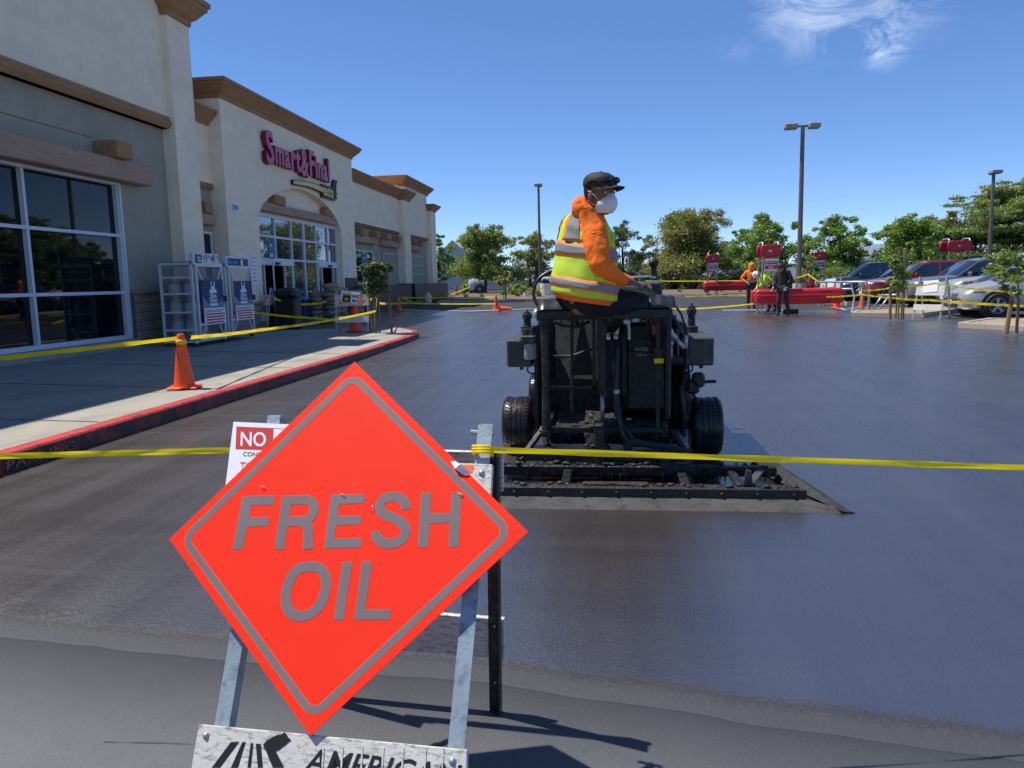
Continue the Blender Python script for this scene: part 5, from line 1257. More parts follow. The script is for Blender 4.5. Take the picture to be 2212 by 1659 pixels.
for u, v0, v1, lean, lab in ((598,517,700,-.02,'tall thin post with blue accessible parking signs left of the sacks'),(716,537,668,-.01,'tall thin post with a blue accessible parking sign in front of the sacks'),(800,548,668,0,'thin post with a blue accessible parking sign in front of the right wing window')):
    p = G(u, v1); hp = AY(u-12, v0, p.y); t = thing('sign_post', lab, 'sign post', p)
    b_ = Vector((p.x, p.y, p.z)); tpp = Vector((hp.x, p.y, hp.z))
    obj('pole', MB().tube([b_, tpp], .03, 8), m_galv, t); sw = .15; q = obj('sign_panel', MB().box(tpp.x-sw/2+.0, tpp.x+sw/2, p.y-.05, p.y-.04, tpp.z-.55, tpp.z), m_bluel, t)
    obj('wheelchair_symbol', MB().lathe([(.035,0),(.05,0),(.05,.004),(.035,.004)], 14, (tpp.x, tpp.z-.2, 0)).v and MB().prism([(math.cos(a)*.05, math.sin(a)*.05) for a in [R(40*k) for k in range(9)]], (tpp.x, p.y-.051, tpp.z-.17), (1,0,0), (0,0,1), (0,-.002,0)), m_paper, q); obj('lower_print', MB().box(tpp.x-sw/2+.02, tpp.x+sw/2-.02, p.y-.053, p.y-.051, tpp.z-.5, tpp.z-.4), m_paper, q)
# ---------------------------------------------------------------- small folding barricades
m_ostripe = mat('orange_reflective', (.85,.20,.05), .5)
def aframe(p, rz, label, paper=None, w_=.72, h_=1.05, tilt=.0, orange=True):
    t = thing('barricade', label, 'barricade', p, rz, 'small folding barricades')
    for s_ in (-1, 1):
        for f in (-1, 1):
            obj('leg', MB().beam((s_*w_/2, f*.27, 0), (s_*w_/2, f*.02, h_), .035, .035), m_pblue, t, world=False)
    def bd(z, hh_, m, f=-1, nm='board'):
        y = f*(.27 - .25*z/h_) + f*.025; y2 = f*(.27-.25*(z+hh_)/h_) + f*.025
        return obj(nm, MB().loft([[(-w_/2-.03, y, z),(w_/2+.03, y, z),(w_/2+.03, y+f*.018, z),(-w_/2-.03, y+f*.018, z)],[(-w_/2-.03, y2, z+hh_),(w_/2+.03, y2, z+hh_),(w_/2+.03, y2+f*.018, z+hh_),(-w_/2-.03, y2+f*.018, z+hh_)]], True, True), m, t, world=False)
    up_ = bd(.68, .28, m_board); bd(.25, .17, m_board); bd(.68, .28, m_board, 1)
    if orange:
        y = -(.27-.25*.8/h_)-.046
        for x in (-.25, .22): obj('orange_stripe', MB().prism([(-.09,-.11),(.0,-.11),(.1,.11),(.01,.11)], (x, y, .82), (1,0,0), (0,.2,1), (0,-.002,0)), m_ostripe, up_, world=False)
    if paper:
        pa = thing('paper_notice', paper[1], 'notice', p, rz)
        y = -(.27-.25*.8/h_)-.054; pw, ph = paper[2]
        sh_ = obj('sheet', MB().loft([[(a*pw/2 + paper[3][0], y - .004 + .01*math.sin(3*a) - (.0 if b < 0 else -.06), .80+paper[3][1]+b*ph/2 + a*paper[3][2]) for a, b in ((-1,-1),(1,-1),(1,1),(-1,1))], [(a*pw/2 + paper[3][0], y - .008 + .01*math.sin(3*a)- (.0 if b < 0 else -.06), .80+paper[3][1]+b*ph/2 + a*paper[3][2]) for a, b in ((-1,-1),(1,-1),(1,1),(-1,1))]], True, True), m_paper, pa, world=False)
        F_ = frame((paper[3][0]-pw/2, y-.012, .80+paper[3][1]-ph/2), (1,0,paper[3][2]*2/pw), (0,.06*2/ph*.5,1))
        if paper[0]:
            text('lettering', 'WET', m_black, pa, F_ @ Matrix.Translation((pw*.52, ph*.56, .004)), size=ph*.40, off=.006, xs=.95).location = (0,0,0)
            text('lettering', 'SEAL', m_black, pa, F_ @ Matrix.Translation((pw*.54, ph*.22, .004)), size=ph*.27, off=.004, xs=1.1).location = (0,0,0)
            q = MB(); q.M = F_; q.box(pw*.04, pw*.46, ph*.12, ph*.88, .002, .005); obj('dark_picture', q, m_black, pa, world=False)
            q = MB(); q.M = F_; q.box(pw*.08, pw*.42, ph*.74, ph*.84, .0055, .007).add([(pw*(.25+.16*math.cos(a)*(1 if k%2 else .45)), ph*(.40+.2*math.sin(a)*(1 if k%2 else .45)), .0065) for k, a in enumerate([R(30*k) for k in range(12)])], [tuple(range(12))]); q.box(pw*.08,pw*.9,ph*.03,ph*.07,.002,.005); obj('yellow_emblem', q, m_tape, pa, world=False)
        elif orange:
            q = MB(); q.M = F_
            for k in range(5): q.box(pw*.12, pw*(.85-.06*(k%2)), ph*(.15+.15*k), ph*(.19+.15*k), .002, .004)
            obj('print', q, m_box, pa, world=False)
    return t
wz = G(765, 716, .16)
aframe(wz, R(8), 'folding barricade with sagging grey lower board holding the WET SEAL notice', (True, 'white WET SEAL notice with yellow and black picture on a barricade by the young tree', (.50,.30), (-.02,.10,-.03)), .82, 1.08)
aframe(G(568, 712, .0) + Vector((0,0,.0)), R(-12), 'folding barricade with crumpled paper and an orange-striped board behind the gas cages', (False, 'crumpled white paper notice on the barricade behind the gas cages', (.36,.26), (-.12,.03,.0)), .7, 1.15)
aframe(G(866, 650), R(10), 'distant folding barricade with a white sheet against the black wall', (False, 'white sheet of paper on the distant barricade at the black wall', (.36,.50), (0,.1,-.04)), .7, 1.0)
aframe(G(2012, 688), R(-50), 'white folding barricade draped with crumpled paper in front of the silver off-roader', (False, 'crumpled white papers draped over the barricade before the silver off-roader', (.44,.34), (0,.14,.02)), .78, 1.22, orange=False)
aframe(G(1795, 661), R(-40), 'small folding barricade with paper in front of the dark grey car', (False, 'white and brown paper on the small barricade before the dark grey car', (.42,.32), (0,.12,.02)), .75, 1.15, orange=False)
# ---------------------------------------------------------------- foliage
def leafmat(name, c, c2):
    m = bpy.data.materials.new(name); m.use_nodes = True; t = m.node_tree; N = t.nodes; L = t.links
    N.remove(N['Principled BSDF']); out = N['Material Output']
    tc = N.new('ShaderNodeTexCoord'); n = N.new('ShaderNodeTexNoise'); n.inputs['Scale'].default_value = .9; n.inputs['Detail'].default_value = 8; n.inputs['Roughness'].default_value = .75
    L.new(tc.outputs['Object'], n.inputs['Vector']); r = N.new('ShaderNodeValToRGB'); L.new(n.outputs[0], r.inputs[0])
    r.color_ramp.elements[0].position = .36; r.color_ramp.elements[1].position = .64; r.color_ramp.elements[0].color = (*c, 1); r.color_ramp.elements[1].color = (*c2, 1)
    d = N.new('ShaderNodeBsdfDiffuse'); tr_ = N.new('ShaderNodeBsdfTranslucent'); g_ = N.new('ShaderNodeBsdfGlossy'); g_.inputs['Roughness'].default_value = .45
    mx = N.new('ShaderNodeMixShader'); mx.inputs[0].default_value = .52; mx2 = N.new('ShaderNodeMixShader'); mx2.inputs[0].default_value = .06
    L.new(r.outputs[0], d.inputs[0]); L.new(r.outputs[0], tr_.inputs[0]); L.new(d.outputs[0], mx.inputs[1]); L.new(tr_.outputs[0], mx.inputs[2]); L.new(mx.outputs[0], mx2.inputs[1]); L.new(g_.outputs[0], mx2.inputs[2])
    L.new(mx2.outputs[0], out.inputs[0]); return m
lf = {'green': leafmat('leaves_green', (.13,.25,.03), (.30,.42,.07)), 'olive': leafmat('leaves_olive', (.15,.24,.035), (.34,.37,.08)), 'rust': leafmat('leaves_rust_tinged', (.15,.24,.035), (.40,.33,.09)),
      'pale': leafmat('leaves_pale', (.10,.15,.05), (.20,.24,.09)), 'dark': leafmat('leaves_dark', (.035,.065,.02), (.08,.12,.035)), 'grass': leafmat('grass_blades', (.12,.17,.04), (.25,.26,.09)), 'feather': leafmat('feathery_foliage', (.16,.25,.05), (.36,.40,.11))}
m_bark = mat('bark', (.085,.065,.05), .9, var=.3, vs=8, bump=.8, bs=20)
m_barkl = mat('pale_bark', (.17,.145,.12), .9, var=.25, vs=8, bump=.6, bs=20)
def leaves(clumps, n_per, ls, rn, flat=.85):
    if ls > .09: n_per = n_per*.6
    vs = []; fs = []
    for c, r_ in clumps:
        for _ in range(int(n_per*(r_**1.4)*14)+12):
            d = Vector((rn.gauss(0,1), rn.gauss(0,1), rn.gauss(0,1)*flat)); d.normalize(); d *= r_*(rn.random()**.5)*(1.35 if rn.random() < .2 else 1)
            p = c + Vector((d.x, d.y, d.z*flat)); a = Vector((rn.gauss(0,1), rn.gauss(0,1), rn.gauss(0,.6))).normalized()
            b = a.cross(Vector((rn.gauss(0,1), rn.gauss(0,1), rn.gauss(0,1)))).normalized(); s_ = ls*rn.uniform(.6, 1.35)
            o = len(vs); vs += [p - a*s_, p + b*s_*.45, p + a*s_, p - b*s_*.45]; fs.append((o, o+1, o+2, o+3))
    mb = MB(); mb.v = vs; mb.f = fs; mb.m = [0]*len(fs); return mb
def tree(label, p, h, wd, c0, style, kind, seed, group='trees round the car park', n_per=55, nc=60, multi=1, ls=.088, bark=None, gap=.0, lean=0):
    rn = random.Random(seed); p = Vector(p)
    t = thing('tree', label, 'tree', p, 0, group); bark = bark or m_bark
    cz = c0*h; ch = h - cz; clumps = []; ph = rn.uniform(0, 6)
    limbs = []
    for k in range(nc):
        a = rn.uniform(0, 2*math.pi); u_ = rn.random()**.55; zz = rn.random()
        env = math.sin(math.pi*min(1, (.12 + .88*zz)))**.55 if style == 'round' else (1-zz*.55)*(.75+.25*math.sin(zz*9)) if style == 'wide' else (1 - .75*zz)
        env *= 1 + .22*math.sin(a*3+ph) + .14*math.sin(a*5+zz*7+ph)
        rr_ = wd/2*env*u_
        c = Vector((rr_*math.cos(a)*1.0 + lean*zz, rr_*math.sin(a), cz + ch*(.06+.88*zz) - (.1*ch*u_**2 if style != 'layer' else 0)))
        r_ = (wd*.15)*rn.uniform(.55, 1.25)*(1 - .3*zz)
        clumps.append((c, r_))
        if k < 16: limbs.append(c)
    tips = []
    for k in range(30 if gap >= 0 else 0):        # stray sprays that break the outline
        a = rn.uniform(0, 2*math.pi); zz = rn.uniform(.25, 1); env = (math.sin(math.pi*min(1, .12+.88*zz))**.55)*(1+.22*math.sin(a*3+ph))
        c = Vector((wd/2*env*math.cos(a)*1.0 + lean*zz, wd/2*env*math.sin(a)*1.0, cz + ch*(zz*.98+.02)+rn.uniform(0,.05)*h)); clumps.append((c, wd*.05*rn.uniform(.5,1.6)))
    crown = leaves(clumps, n_per, ls, rn, .75 if style != 'layer' else .35)
    crown.v = [tuple(v) for v in crown.v]
    tk = MB(); tr_ = .026*h
    stems = [Vector((0,0,0))] if multi == 1 else [Vector((.10*math.cos(2.1*k), .1*math.sin(2.1*k), 0)) for k in range(multi)]
    for q, s_ in enumerate(stems):
        top = s_*(8 if multi > 1 else 0)*rn.uniform(.8,1.2) + Vector((rn.uniform(-.1,.1)*wd*.3 + lean*.4, rn.uniform(-.1,.1), cz+ch*.55))
        base = s_; mid = base.lerp(top, .5) + Vector((rn.uniform(-.1,.1), rn.uniform(-.1,.1), 0))
        tk.tube([base - Vector((0,0,.1)), base.lerp(mid,.15), mid, top], [tr_*1.35, tr_, tr_*.7, tr_*.25], 8)
        for c in limbs[q::len(stems)]:
            f_ = rn.uniform(.25, .6); s0 = base.lerp(top, f_ if cz > .25*h else f_*.8); mid2 = s0.lerp(c, .5) + Vector((0,0,-.05*h*rn.random()))
            tk.tube([s0, mid2, c], [tr_*.42, tr_*.25, tr_*.08], 5)
    obj('trunk', tk, bark, t, world=False, smooth=True, fix=False)
    cr_ = obj('crown', crown, lf[kind], t, world=False, fix=False)
    return t
def T(u, vb, vt, wpx, Y, label, c0, style, kind, seed, **k):
    b = AY(u, vb, Y); z0 = gz(b.x, Y); top = AY(u, vt, Y).z; h = top - z0; wd = wpx/FPX*math.hypot(b.x, Y)
    return tree(label, (b.x, Y, z0), h, wd, c0, style, kind, seed, **k)
T(947, 625, 508, 66, 68, 'green tree half hidden by the far corner of the supermarket', .22, 'round', 'green', 3, nc=45)
T(1048, 635, 490, 150, 60, 'broad dense tree with one dark trunk above the white pickup', .26, 'wide', 'olive', 4, nc=80)
T(1150, 632, 506, 108, 64, 'open multi-stemmed tree beside the thin lamp post', .42, 'round', 'rust', 5, multi=4, nc=34, bark=m_bark, n_per=40)
T(1345, 640, 478, 100, 66, 'pale feathery tree directly behind the seated operator', .15, 'round', 'pale', 6, nc=50, n_per=40)
T(1430, 628, 540, 110, 74, 'low dark bushy tree behind the control console', .02, 'round', 'dark', 16, nc=40)
T(1488, 628, 461, 218, 62, 'largest rounded tree, green with rusty top, right of the operator', .24, 'wide', 'rust', 7, nc=130, multi=2)
T(1650, 620, 470, 140, 56, 'bright green tree behind the red cart corral', .22, 'round', 'green', 8, nc=75)
T(1795, 616, 474, 125, 55, 'bright green tree right of the tall double lamp post', .28, 'round', 'green', 9, nc=60, multi=2)
T(1962, 592, 472, 160, 52, 'low spreading light green tree behind the red car', .30, 'wide', 'green', 10, nc=85, multi=3)
T(2035, 590, 468, 130, 62, 'olive tree with rusty leaves behind the spreading light green tree', .2, 'round', 'rust', 11, nc=70)
T(2165, 590, 398, 240, 60, 'large dark layered tree at the right edge of the photo', .22, 'layer', 'feather', 12, nc=80, n_per=45, ls=.088)
T(2300, 590, 380, 200, 56, 'large feathery tree cut off by the right edge of the photo', .2, 'layer', 'feather', 13, nc=70, n_per=45)
# trees and lamps over on the rest of the lot, which the shop windows mirror
for k, (x, y, h) in enumerate(((30, 58, 7.2), (42, 48, 8))):
    tree('green tree on the %s side of the car park, seen mirrored in the shop windows' % ('far','right')[k], (x, y, gz(x, y)), h, 6.5, .25, 'round', 'green', 30+k, nc=50)
# hedges and shrubs
m_mulch = mat('bark_mulch', (.13,.085,.06), .95, var=.3, vs=8, bump=.8, bs=18, c2=(.22,.17,.12), s2=20)
def bush(u, vb, vt, wpx, Y, label, kind, seed, name='shrub', nc=16, n_per=75, ls=.11, dep=None):
    rn = random.Random(seed); b = AY(u, vb, Y); z0 = gz(b.x, Y); h = AY(u, vt, Y).z - z0; wd = wpx/FPX*math.hypot(b.x, Y); dep = dep or wd*.7
    t = thing(name, label, 'shrub' if name != 'hedge' else 'hedge', (b.x, Y, z0), 0, 'shrubs in the planting beds')
    cl = [(Vector((rn.uniform(-.5,.5)*wd, rn.uniform(-.5,.5)*dep, h*rn.uniform(.1,.72))), h*rn.uniform(.22,.38)) for _ in range(nc)]
    obj('foliage', leaves(cl, n_per, ls, rn), lf[kind], t, world=False, fix=False)
    st_ = MB()
    for c, _ in cl[:6]: st_.tube([(c.x*.4, c.y*.4, -.05), (c.x, c.y, c.z)], .02, 5)
    obj('stem', st_, m_bark, t, world=False); return t
bush(1450, 628, 585, 130, 58, 'long dark hedge behind the machine console', 'dark', 41, 'hedge', 50, dep=1.5)
bush(1590, 625, 584, 130, 56, 'dark hedge between the two red cart corrals', 'dark', 42, 'hedge', 46, dep=1.5)
bush(1765, 612, 575, 110, 50, 'green brown hedge behind the farther cart corral', 'olive', 43, 'hedge', 44, dep=1.5)
bush(1865, 598, 566, 80, 54, 'low green shrubs in front of the white building', 'green', 44, nc=22)
bush(1690, 612, 575, 60, 50, 'leafy shrub left of the tall lamp post', 'olive', 45, nc=18)
bush(1165, 630, 600, 44, 66, 'dark shrub at the foot of the multi-stemmed tree', 'dark', 46)
bush(1120, 640, 612, 60, 52, 'grey green shrub beside the distant white vehicles', 'olive', 47)
bush(1190, 640, 622, 60, 52, 'low brownish shrub left of the operator', 'rust', 48)
bush(1020, 640, 600, 40, 70, 'shrub behind the white pickup', 'olive', 49)
def tuft(u, vb, hpx, label, seed, Y=None):
    rn = random.Random(seed); p = G(u, vb) if Y is None else Vector((AY(u, vb, Y).x, Y, gz(0, Y)))
    h = hpx/FPX*p.length; t = thing('grass_tuft', label, 'grass tuft', p, 0, 'grass tufts along the far kerb')
    mb = MB()
    for _ in range(110):
        a = rn.uniform(0, 6.28); r_ = rn.uniform(0,.12)*h; l = h*rn.uniform(.6,1.1); q = Vector((r_*math.cos(a), r_*math.sin(a), 0)); o_ = Vector((math.cos(a), math.sin(a), 0))
        e = q + o_*l*rn.uniform(.1,.55) + Vector((0,0,l*.9)); m_ = q.lerp(e, .5) + Vector((0,0,.12*l)); s_ = o_.cross(Vector((0,0,1)))*.025*h*1.0
        mb.add([q-s_, q+s_, m_+s_*.8, m_-s_*.8, e], [(0,1,2,3),(3,2,4)])
    obj('blades', mb, lf['grass'], t, world=False, fix=False)
for k, (u, v, h, lab) in enumerate(((1007,648,20,'grass tuft at the left end of the far kerb bed'),(1042,648,18,'wide grass tuft left of the young far tree'),(1118,646,22,'tall grass tuft right of the fallen cone'),(1165,646,24,'slim upright grass tuft near the operator\'s back'),
    (1525,637,18,'grass tuft below the small cart corral'),(1560,636,12,'small grass tuft under the far corral bumper'),(1600,636,12,'small grass tuft right of the far corral bumper'),(1468,636,14,'grass tuft in the red kerbed bed'))): tuft(u, v, h, lab, 60+k)
tuft(870, 716, 8, 'tiny green weed on the tip of the red kerb walkway', 71)
# far planting beds with kerbs
def bed(name, pts, zk, m_top, m_k, kw=.15):
    P_ = [Vector((p[0], p[1], 0)) for p in pts]; c = sum(P_, Vector())/len(P_); mb = MB(); n_ = len(P_)
    o_ = [(p.x, p.y, gz(p.x, p.y)-.05) for p in P_]; a_ = [(p.x, p.y, gz(p.x, p.y)+zk) for p in P_]
    i_ = []
    for p in P_: d = (c-p); q = p + d.normalized()*kw; i_.append((q.x, q.y, gz(q.x, q.y)+zk))
    kb = MB().loft([o_, a_, i_], False, False); struct(name, kb, m_k)
    tp_ = MB(); tp_.add([(x, y, z-.01+.05*abs(mnoise.noise((x,y,0)))) for x, y, z in i_] + [(c.x, c.y, gz(c.x, c.y)+zk+.05)], [(k, (k+1) % n_, n_) for k in range(n_)]); struct('bed_soil', tp_, m_top)
def P_at(*uv): return [tuple(G(u, v))[:2] for u, v in uv]
a = P_at((945,655),(1130,651),(1215,650)); y2 = 58
bed('far_kerb', [a[0], a[1], a[2], (a[2][0]+.5, y2), (a[0][0]-2, y2)], .13, m_mulch, m_conc)
a = P_at((1395,640),(1520,640),(1640,641),(1700,646)); bed('far_kerb', [*a, (a[-1][0]+2, 60), (a[0][0], 60)], .13, m_mulch, m_conc)
b0 = P_at((1410,634),(1500,634)); line('red_kerb_line', b0, .25, .16, m_red)
a = P_at((1700,655),(1772,655),(1830,660)); bed('far_kerb', [*a, (a[-1][0]+1.5, 40), (a[0][0]+.5, 42)], .13, m_conc, m_conc)
# islands with staked trees
m_sand = mat('sandy_soil', (.34,.26,.17), .95, var=.2, vs=4, bump=.8, bs=14, c2=(.24,.18,.12), s2=7)
def island(pts, lab):
    P_ = [Vector((p[0], p[1], 0)) for p in pts]; n_ = len(P_); c = sum(P_, Vector())/n_
    isl = thing('traffic_island', lab, None); isl['kind'] = 'structure'; del isl['label']
    inn = [p + (c-p).normalized()*.2 for p in P_]
    for k in range(n_):
        p, q, pi_, qi = P_[k], P_[(k+1) % n_], inn[k], inn[(k+1) % n_]; e = (q-p).normalized()*.006; m_ = max(1, round((q-p).length/1.6))
        for j in range(m_):
            A_, B_, C_, D_ = p.lerp(q, j/m_)+e, p.lerp(q, (j+1)/m_)-e, pi_.lerp(qi, (j+1)/m_)-e, pi_.lerp(qi, j/m_)+e
            mb = MB(); g_ = lambda v, z: (v.x, v.y, gz(v.x, v.y)+z)
            A2, B2_ = A_.lerp(D_, .08), B_.lerp(C_, .08)
            mb.loft([[g_(A_,-.05), g_(A_,.115), g_(A2,.14), g_(D_,.14), g_(D_,-.05)], [g_(B_,-.05), g_(B_,.115), g_(B2_,.14), g_(C_,.14), g_(C_,-.05)]], True, True)
            obj('kerb_stone', mb, m_conc, isl)
    tp_ = MB(); N_ = 10; ring = []
    for k in range(n_): 
        for j in range(4): q = inn[k].lerp(inn[(k+1) % n_], j/4); ring.append((q.x, q.y, gz(q.x, q.y)+.12))
    rr_ = [ring]
    for f_ in (.3,.6,.9): rr_.append([(x+(c.x-x)*f_, y+(c.y-y)*f_, z+.05*f_+.03*mnoise.noise((x*3*f_, y*3, 0))) for x, y, z in ring])
    tp_.loft(rr_, False, True); obj('soil', tp_, m_sand, isl)
i1 = P_at((1838,684),(1995,686),(2105,671)); 
island([i1[0], i1[1], i1[2], (i1[2][0], i1[2][1]+1.2), (i1[0][0]+.5, i1[0][1]+1.3)], 'a')
i2 = P_at((2068,708),(2212,716)); island([i2[0], i2[1], (i2[1][0]+2.5, i2[1][1]-.4), (i2[1][0]+3, i2[1][1]+1.6), (i2[0][0]+1.4, i2[0][1]+1.5)], 'b')
m_stake = mat('timber_stake', (.22,.13,.075), .85, var=.2, vs=6, bump=.4, bs=20, stretch=(3,3,.5))
def young(base, h, label, seed, stakes, kind='olive', cr=(.35,1.0), wd=.7, nl=19):
    rn = random.Random(seed); t = thing('young_tree', label, 'tree', base, 0, 'young staked trees')
    obj('trunk', MB().tube([(0,0,-.05),(.02,.01,h*.3),(-.01,.02,h*.6),(.02,0,h*.9),(.0,.0,h)], [.022,.02,.016,.010,.004], 7), m_barkl, t, world=False, smooth=True)
    cl = [(Vector((rn.uniform(-.5,.5)*wd, rn.uniform(-.5,.5)*wd, h*(cr[0]+(cr[1]-cr[0])*rn.random())*.95)), .13*rn.uniform(.6,1.3)) for _ in range(nl)]
    obj('crown', leaves(cl, 105, .062, rn, .9), lf[kind], t, world=False, fix=False)
    bb_ = MB()
    for c, _ in cl[:16]: bb_.tube([(0,0,c.z-.25), c*.6+Vector((0,0,c.z*.38)), c], [.008,.006,.003], 5)
    obj('twigs', bb_, m_barkl, t, world=False)
    for k, (dx, dy, hs, lean, r_) in enumerate(stakes):
        s_ = obj('stake', MB().tube([(dx,dy,-.1),(dx+lean,dy,hs)], [r_,r_*.92], 8), m_stake, t, world=False); obj('tie', MB().cyl((dx+lean*.6,dy,hs*.62),(dx+lean*.6,dy,hs*.64),r_*1.25,8), m_black, s_, world=False)
    return t
yb_ = G(820, 718, .16)
hY = AY(812, 570, yb_.y).z - yb_.z
young(yb_, hY*1.28, 'young staked tree with yellow green leaves at the tip of the red kerb walkway', 80, ((-.09,0,hY*.98,-.04,.038),(.30,.1,hY*.93,-.06,.032),(-.34,.25,hY*.62,.02,.025)), 'pale', (.48,.80), .62, 26)
q = G(1935, 683, .14); hy = AY(1948, 538, q.y).z - q.z
young(q, hy*1.0, 'young staked tree on the middle island in front of the red car', 81, ((.18,0,hy,.0,.05),(-.12,.1,hy*.55,-.02,.045),(.03,-.1,hy*.45,0,.03)), 'olive', (.45,.92), .52, 12)
q = G(2195, 712, .14); hy = AY(2190, 560, q.y).z - q.z
young(q, hy*1.15, 'young staked tree with large glossy leaves on the right island', 82, ((-.20,0,hy*.62,.10,.05),(.06,.1,hy*.45,0,.035),(.33,-.1,hy*.5,0,.045)), 'olive', (.48,.98), .80, 13)
q = G(1088, 648, .1); hy = AY(1088, 570, q.y).z - q.z
young(q, hy, 'distant young tree with rusty leaves in the far bed', 83, ((.12,0,hy*.7,0,.04),), 'rust', (.45,.98), 1.0)
q = G(1750, 640); hy = AY(1752, 545, q.y).z - q.z
young(q, hy, 'thin young tree right of the tall lamp post', 84, ((-.2,0,hy*.7,0,.05),), 'olive', (.35,.95), 1.1)
# ---------------------------------------------------------------- lamp posts
m_pole = mat('lamp_pole_bronze', (.16,.125,.10), .5, metal=.2, var=.1)
m_lens2 = mat('lamp_housing', (.30,.27,.22), .5, var=.1)
def lamp(u, vt, vb, Y, label, heads, r_=.10):
    tpp = AY(u, vt, Y); b = Vector((AY(u + (6 if vb else 0), vb, Y).x, Y, 0)); x = (tpp.x + b.x)/2; z0 = gz(x, Y)
    t = thing('lamp_post', label, 'lamp post', (x, Y, z0), 0, 'car park lamp posts'); H = tpp.z - z0
    obj('pole', MB().tube([(0,0,.5),(0,0,H)], [r_, r_*.75], 8), m_pole, t, world=False); obj('footing', MB().lathe([(.3,0),(.3,.72),(.27,.76)], 18), m_conc, t, world=False, auto=40)
    for s_, l in heads:
        hd_ = obj('lamp_head', MB().rbox(min(s_*.25, s_*(.25+l)), max(s_*.25, s_*(.25+l)), -.25, .25, H-.15, H+.12, .05) if l else MB().rbox(-.3,.3,-.5,.1,H-.02,H+.2,.04), m_lens2, t, world=False); obj('bracket', MB().box(min(0,s_*.26), max(0,s_*.26), -.04,.04,H-.06,H+.02), m_pole, hd_, world=False)
    return t
lamp(1727, 272, 600, 40, 'tall lamp post with two shoebox heads, nearest and right of centre', ((-1,.62),(1,.55)), .13)
lamp(1162, 403, 610, 62, 'tall thin lamp post with a single head left of the operator', ((1,0),), .12)
lamp(2138, 376, 570, 50, 'dark lamp post with a single head near the right edge', ((-1,0),), .13)
b = AY(2124, 432, 95); pz = thing('utility_pole', 'weathered utility pole behind the dark layered tree', 'pole', (b.x, 95, gz(b.x, 95))); obj('pole', MB().tube([(0,0,0),(0,0,b.z-gz(b.x,95)+.6)], .16, 8), m_bark, pz, world=False); obj('cross_arm', MB().box(-1,1,-.06,.06,b.z-1.4,b.z-1.25), m_bark, pz, world=False)
# notice on the tall lamp post
p = AY(1711, 585, 39.8); nn = thing('pole_notice', 'tall narrow white notice strapped to the tall lamp post', 'notice', p); obj('sheet', MB().box(p.x-.16, p.x+.16, 39.78, 39.8, AY(1711,601,39.8).z, AY(1711,577,39.8).z), m_paper, nn)
# ---------------------------------------------------------------- distant buildings
def fb(name, label, u0, u1, vt, Y, dp, m, roof=None, gable=0, zt=None):
    a, b_ = AY(u0, vt, Y), AY(u1, vt, Y); zt = (a.z+b_.z)/2; z0 = gz(a.x, Y) - .5
    t = thing(name, label, 'building', (a.x, Y, z0))
    obj('wall', MB().box(a.x, b_.x, Y, Y+dp, z0, zt), m, t)
    if gable: 
        xm = (a.x+b_.x)/2; obj('roof', MB().loft([[(a.x-.3, y, zt),(b_.x+.3, y, zt),(b_.x*.6+xm*.4, y, zt+gable*.7),(xm, y, zt+gable),(a.x*.6+xm*.4, y, zt+gable*.7)] for y in (Y-.2, Y+dp)], True, True), roof or m, t)
    elif roof: obj('roof_trim', MB().box(a.x-.1, b_.x+.1, Y-.12, Y+dp, zt-.0, zt+.35), roof, t)
    return t, a, b_, zt, z0
m_metal = mat('ribbed_metal_wall', (.50,.49,.45), .6, var=.06, vs=.4, stretch=(6,6,.2)); m_metalr = mat('pale_metal_roof', (.68,.68,.66), .5)
m_maroon = mat('maroon_trim', (.16,.04,.05), .6); m_barn = mat('pale_barn', (.52,.49,.42), .75, var=.1); m_wbld = mat('white_render', (.70,.70,.69), .75, var=.04)
t, a, b_, zt, z0 = fb('warehouse', 'long grey white warehouse with maroon eaves trim behind the trees, left of the operator', 1000, 1340, 584, 105, 25, m_metal, m_metalr)
obj('eaves_trim', MB().box(a.x, b_.x, 104.85, 105, zt-.5, zt-.05), m_maroon, t)
for k in range(9): obj('downpipe', MB().box(a.x+2+k*2.6, a.x+2.12+k*2.6, 104.86, 104.98, z0, zt-.5), m_galv, t)
fb('barn', 'pale barn with a rounded gambrel roof beyond the corner of the supermarket', 948, 1010, 575, 90, 15, m_metal, m_barn, 3.0)
t, a, b_, zt, z0 = fb('metal_shed', 'pale ribbed metal shed behind the small cart corral', 1560, 1700, 566, 100, 20, m_metal, None)
obj('canopy', MB().box(a.x+.5, a.x+6, 98.5, 100, z0+2.7, z0+3.0), m_maroon, t)
for k in range(16): obj('rib', MB().box(a.x+.4+k*.5, a.x+.48+k*.5, 99.95, 100, z0, zt), m_metalr, t)
t, a, b_, zt, z0 = fb('office_building', 'white two-storey building with dark strip windows behind the parked cars', 1850, 2080, 533, 82, 18, m_wbld, m_wbld)
for u0, u1, v0, v1 in ((1852,1876,541,555),(1886,1904,540,552),(1925,1950,540,552)):
    p, q = AY(u0, v1, 81.9), AY(u1, v0, 81.9); w_ = obj('window', MB().box(p.x, q.x, 81.93, 81.97, p.z, q.z), m_tint, t); obj('frame', MB().box(p.x-.08, p.x, 81.88, 82, p.z, q.z).box(q.x, q.x+.08, 81.88, 82, p.z, q.z).box(p.x, q.x, 81.88, 82, q.z, q.z+.08).box((p.x+q.x)/2-.03, (p.x+q.x)/2+.03, 81.9, 81.98, p.z, q.z), m_wbld, w_)
p = AY(1850,552,81.5); obj('ledge', MB().box(a.x-.3, b_.x, 81.4, 82, p.z-.5, p.z-.35), m_wbld, t)
t, a, b_, zt, z0 = fb('white_annex', 'low white building with small windows behind the dark grey car', 1780, 2060, 562, 74, 7, m_wbld, None)
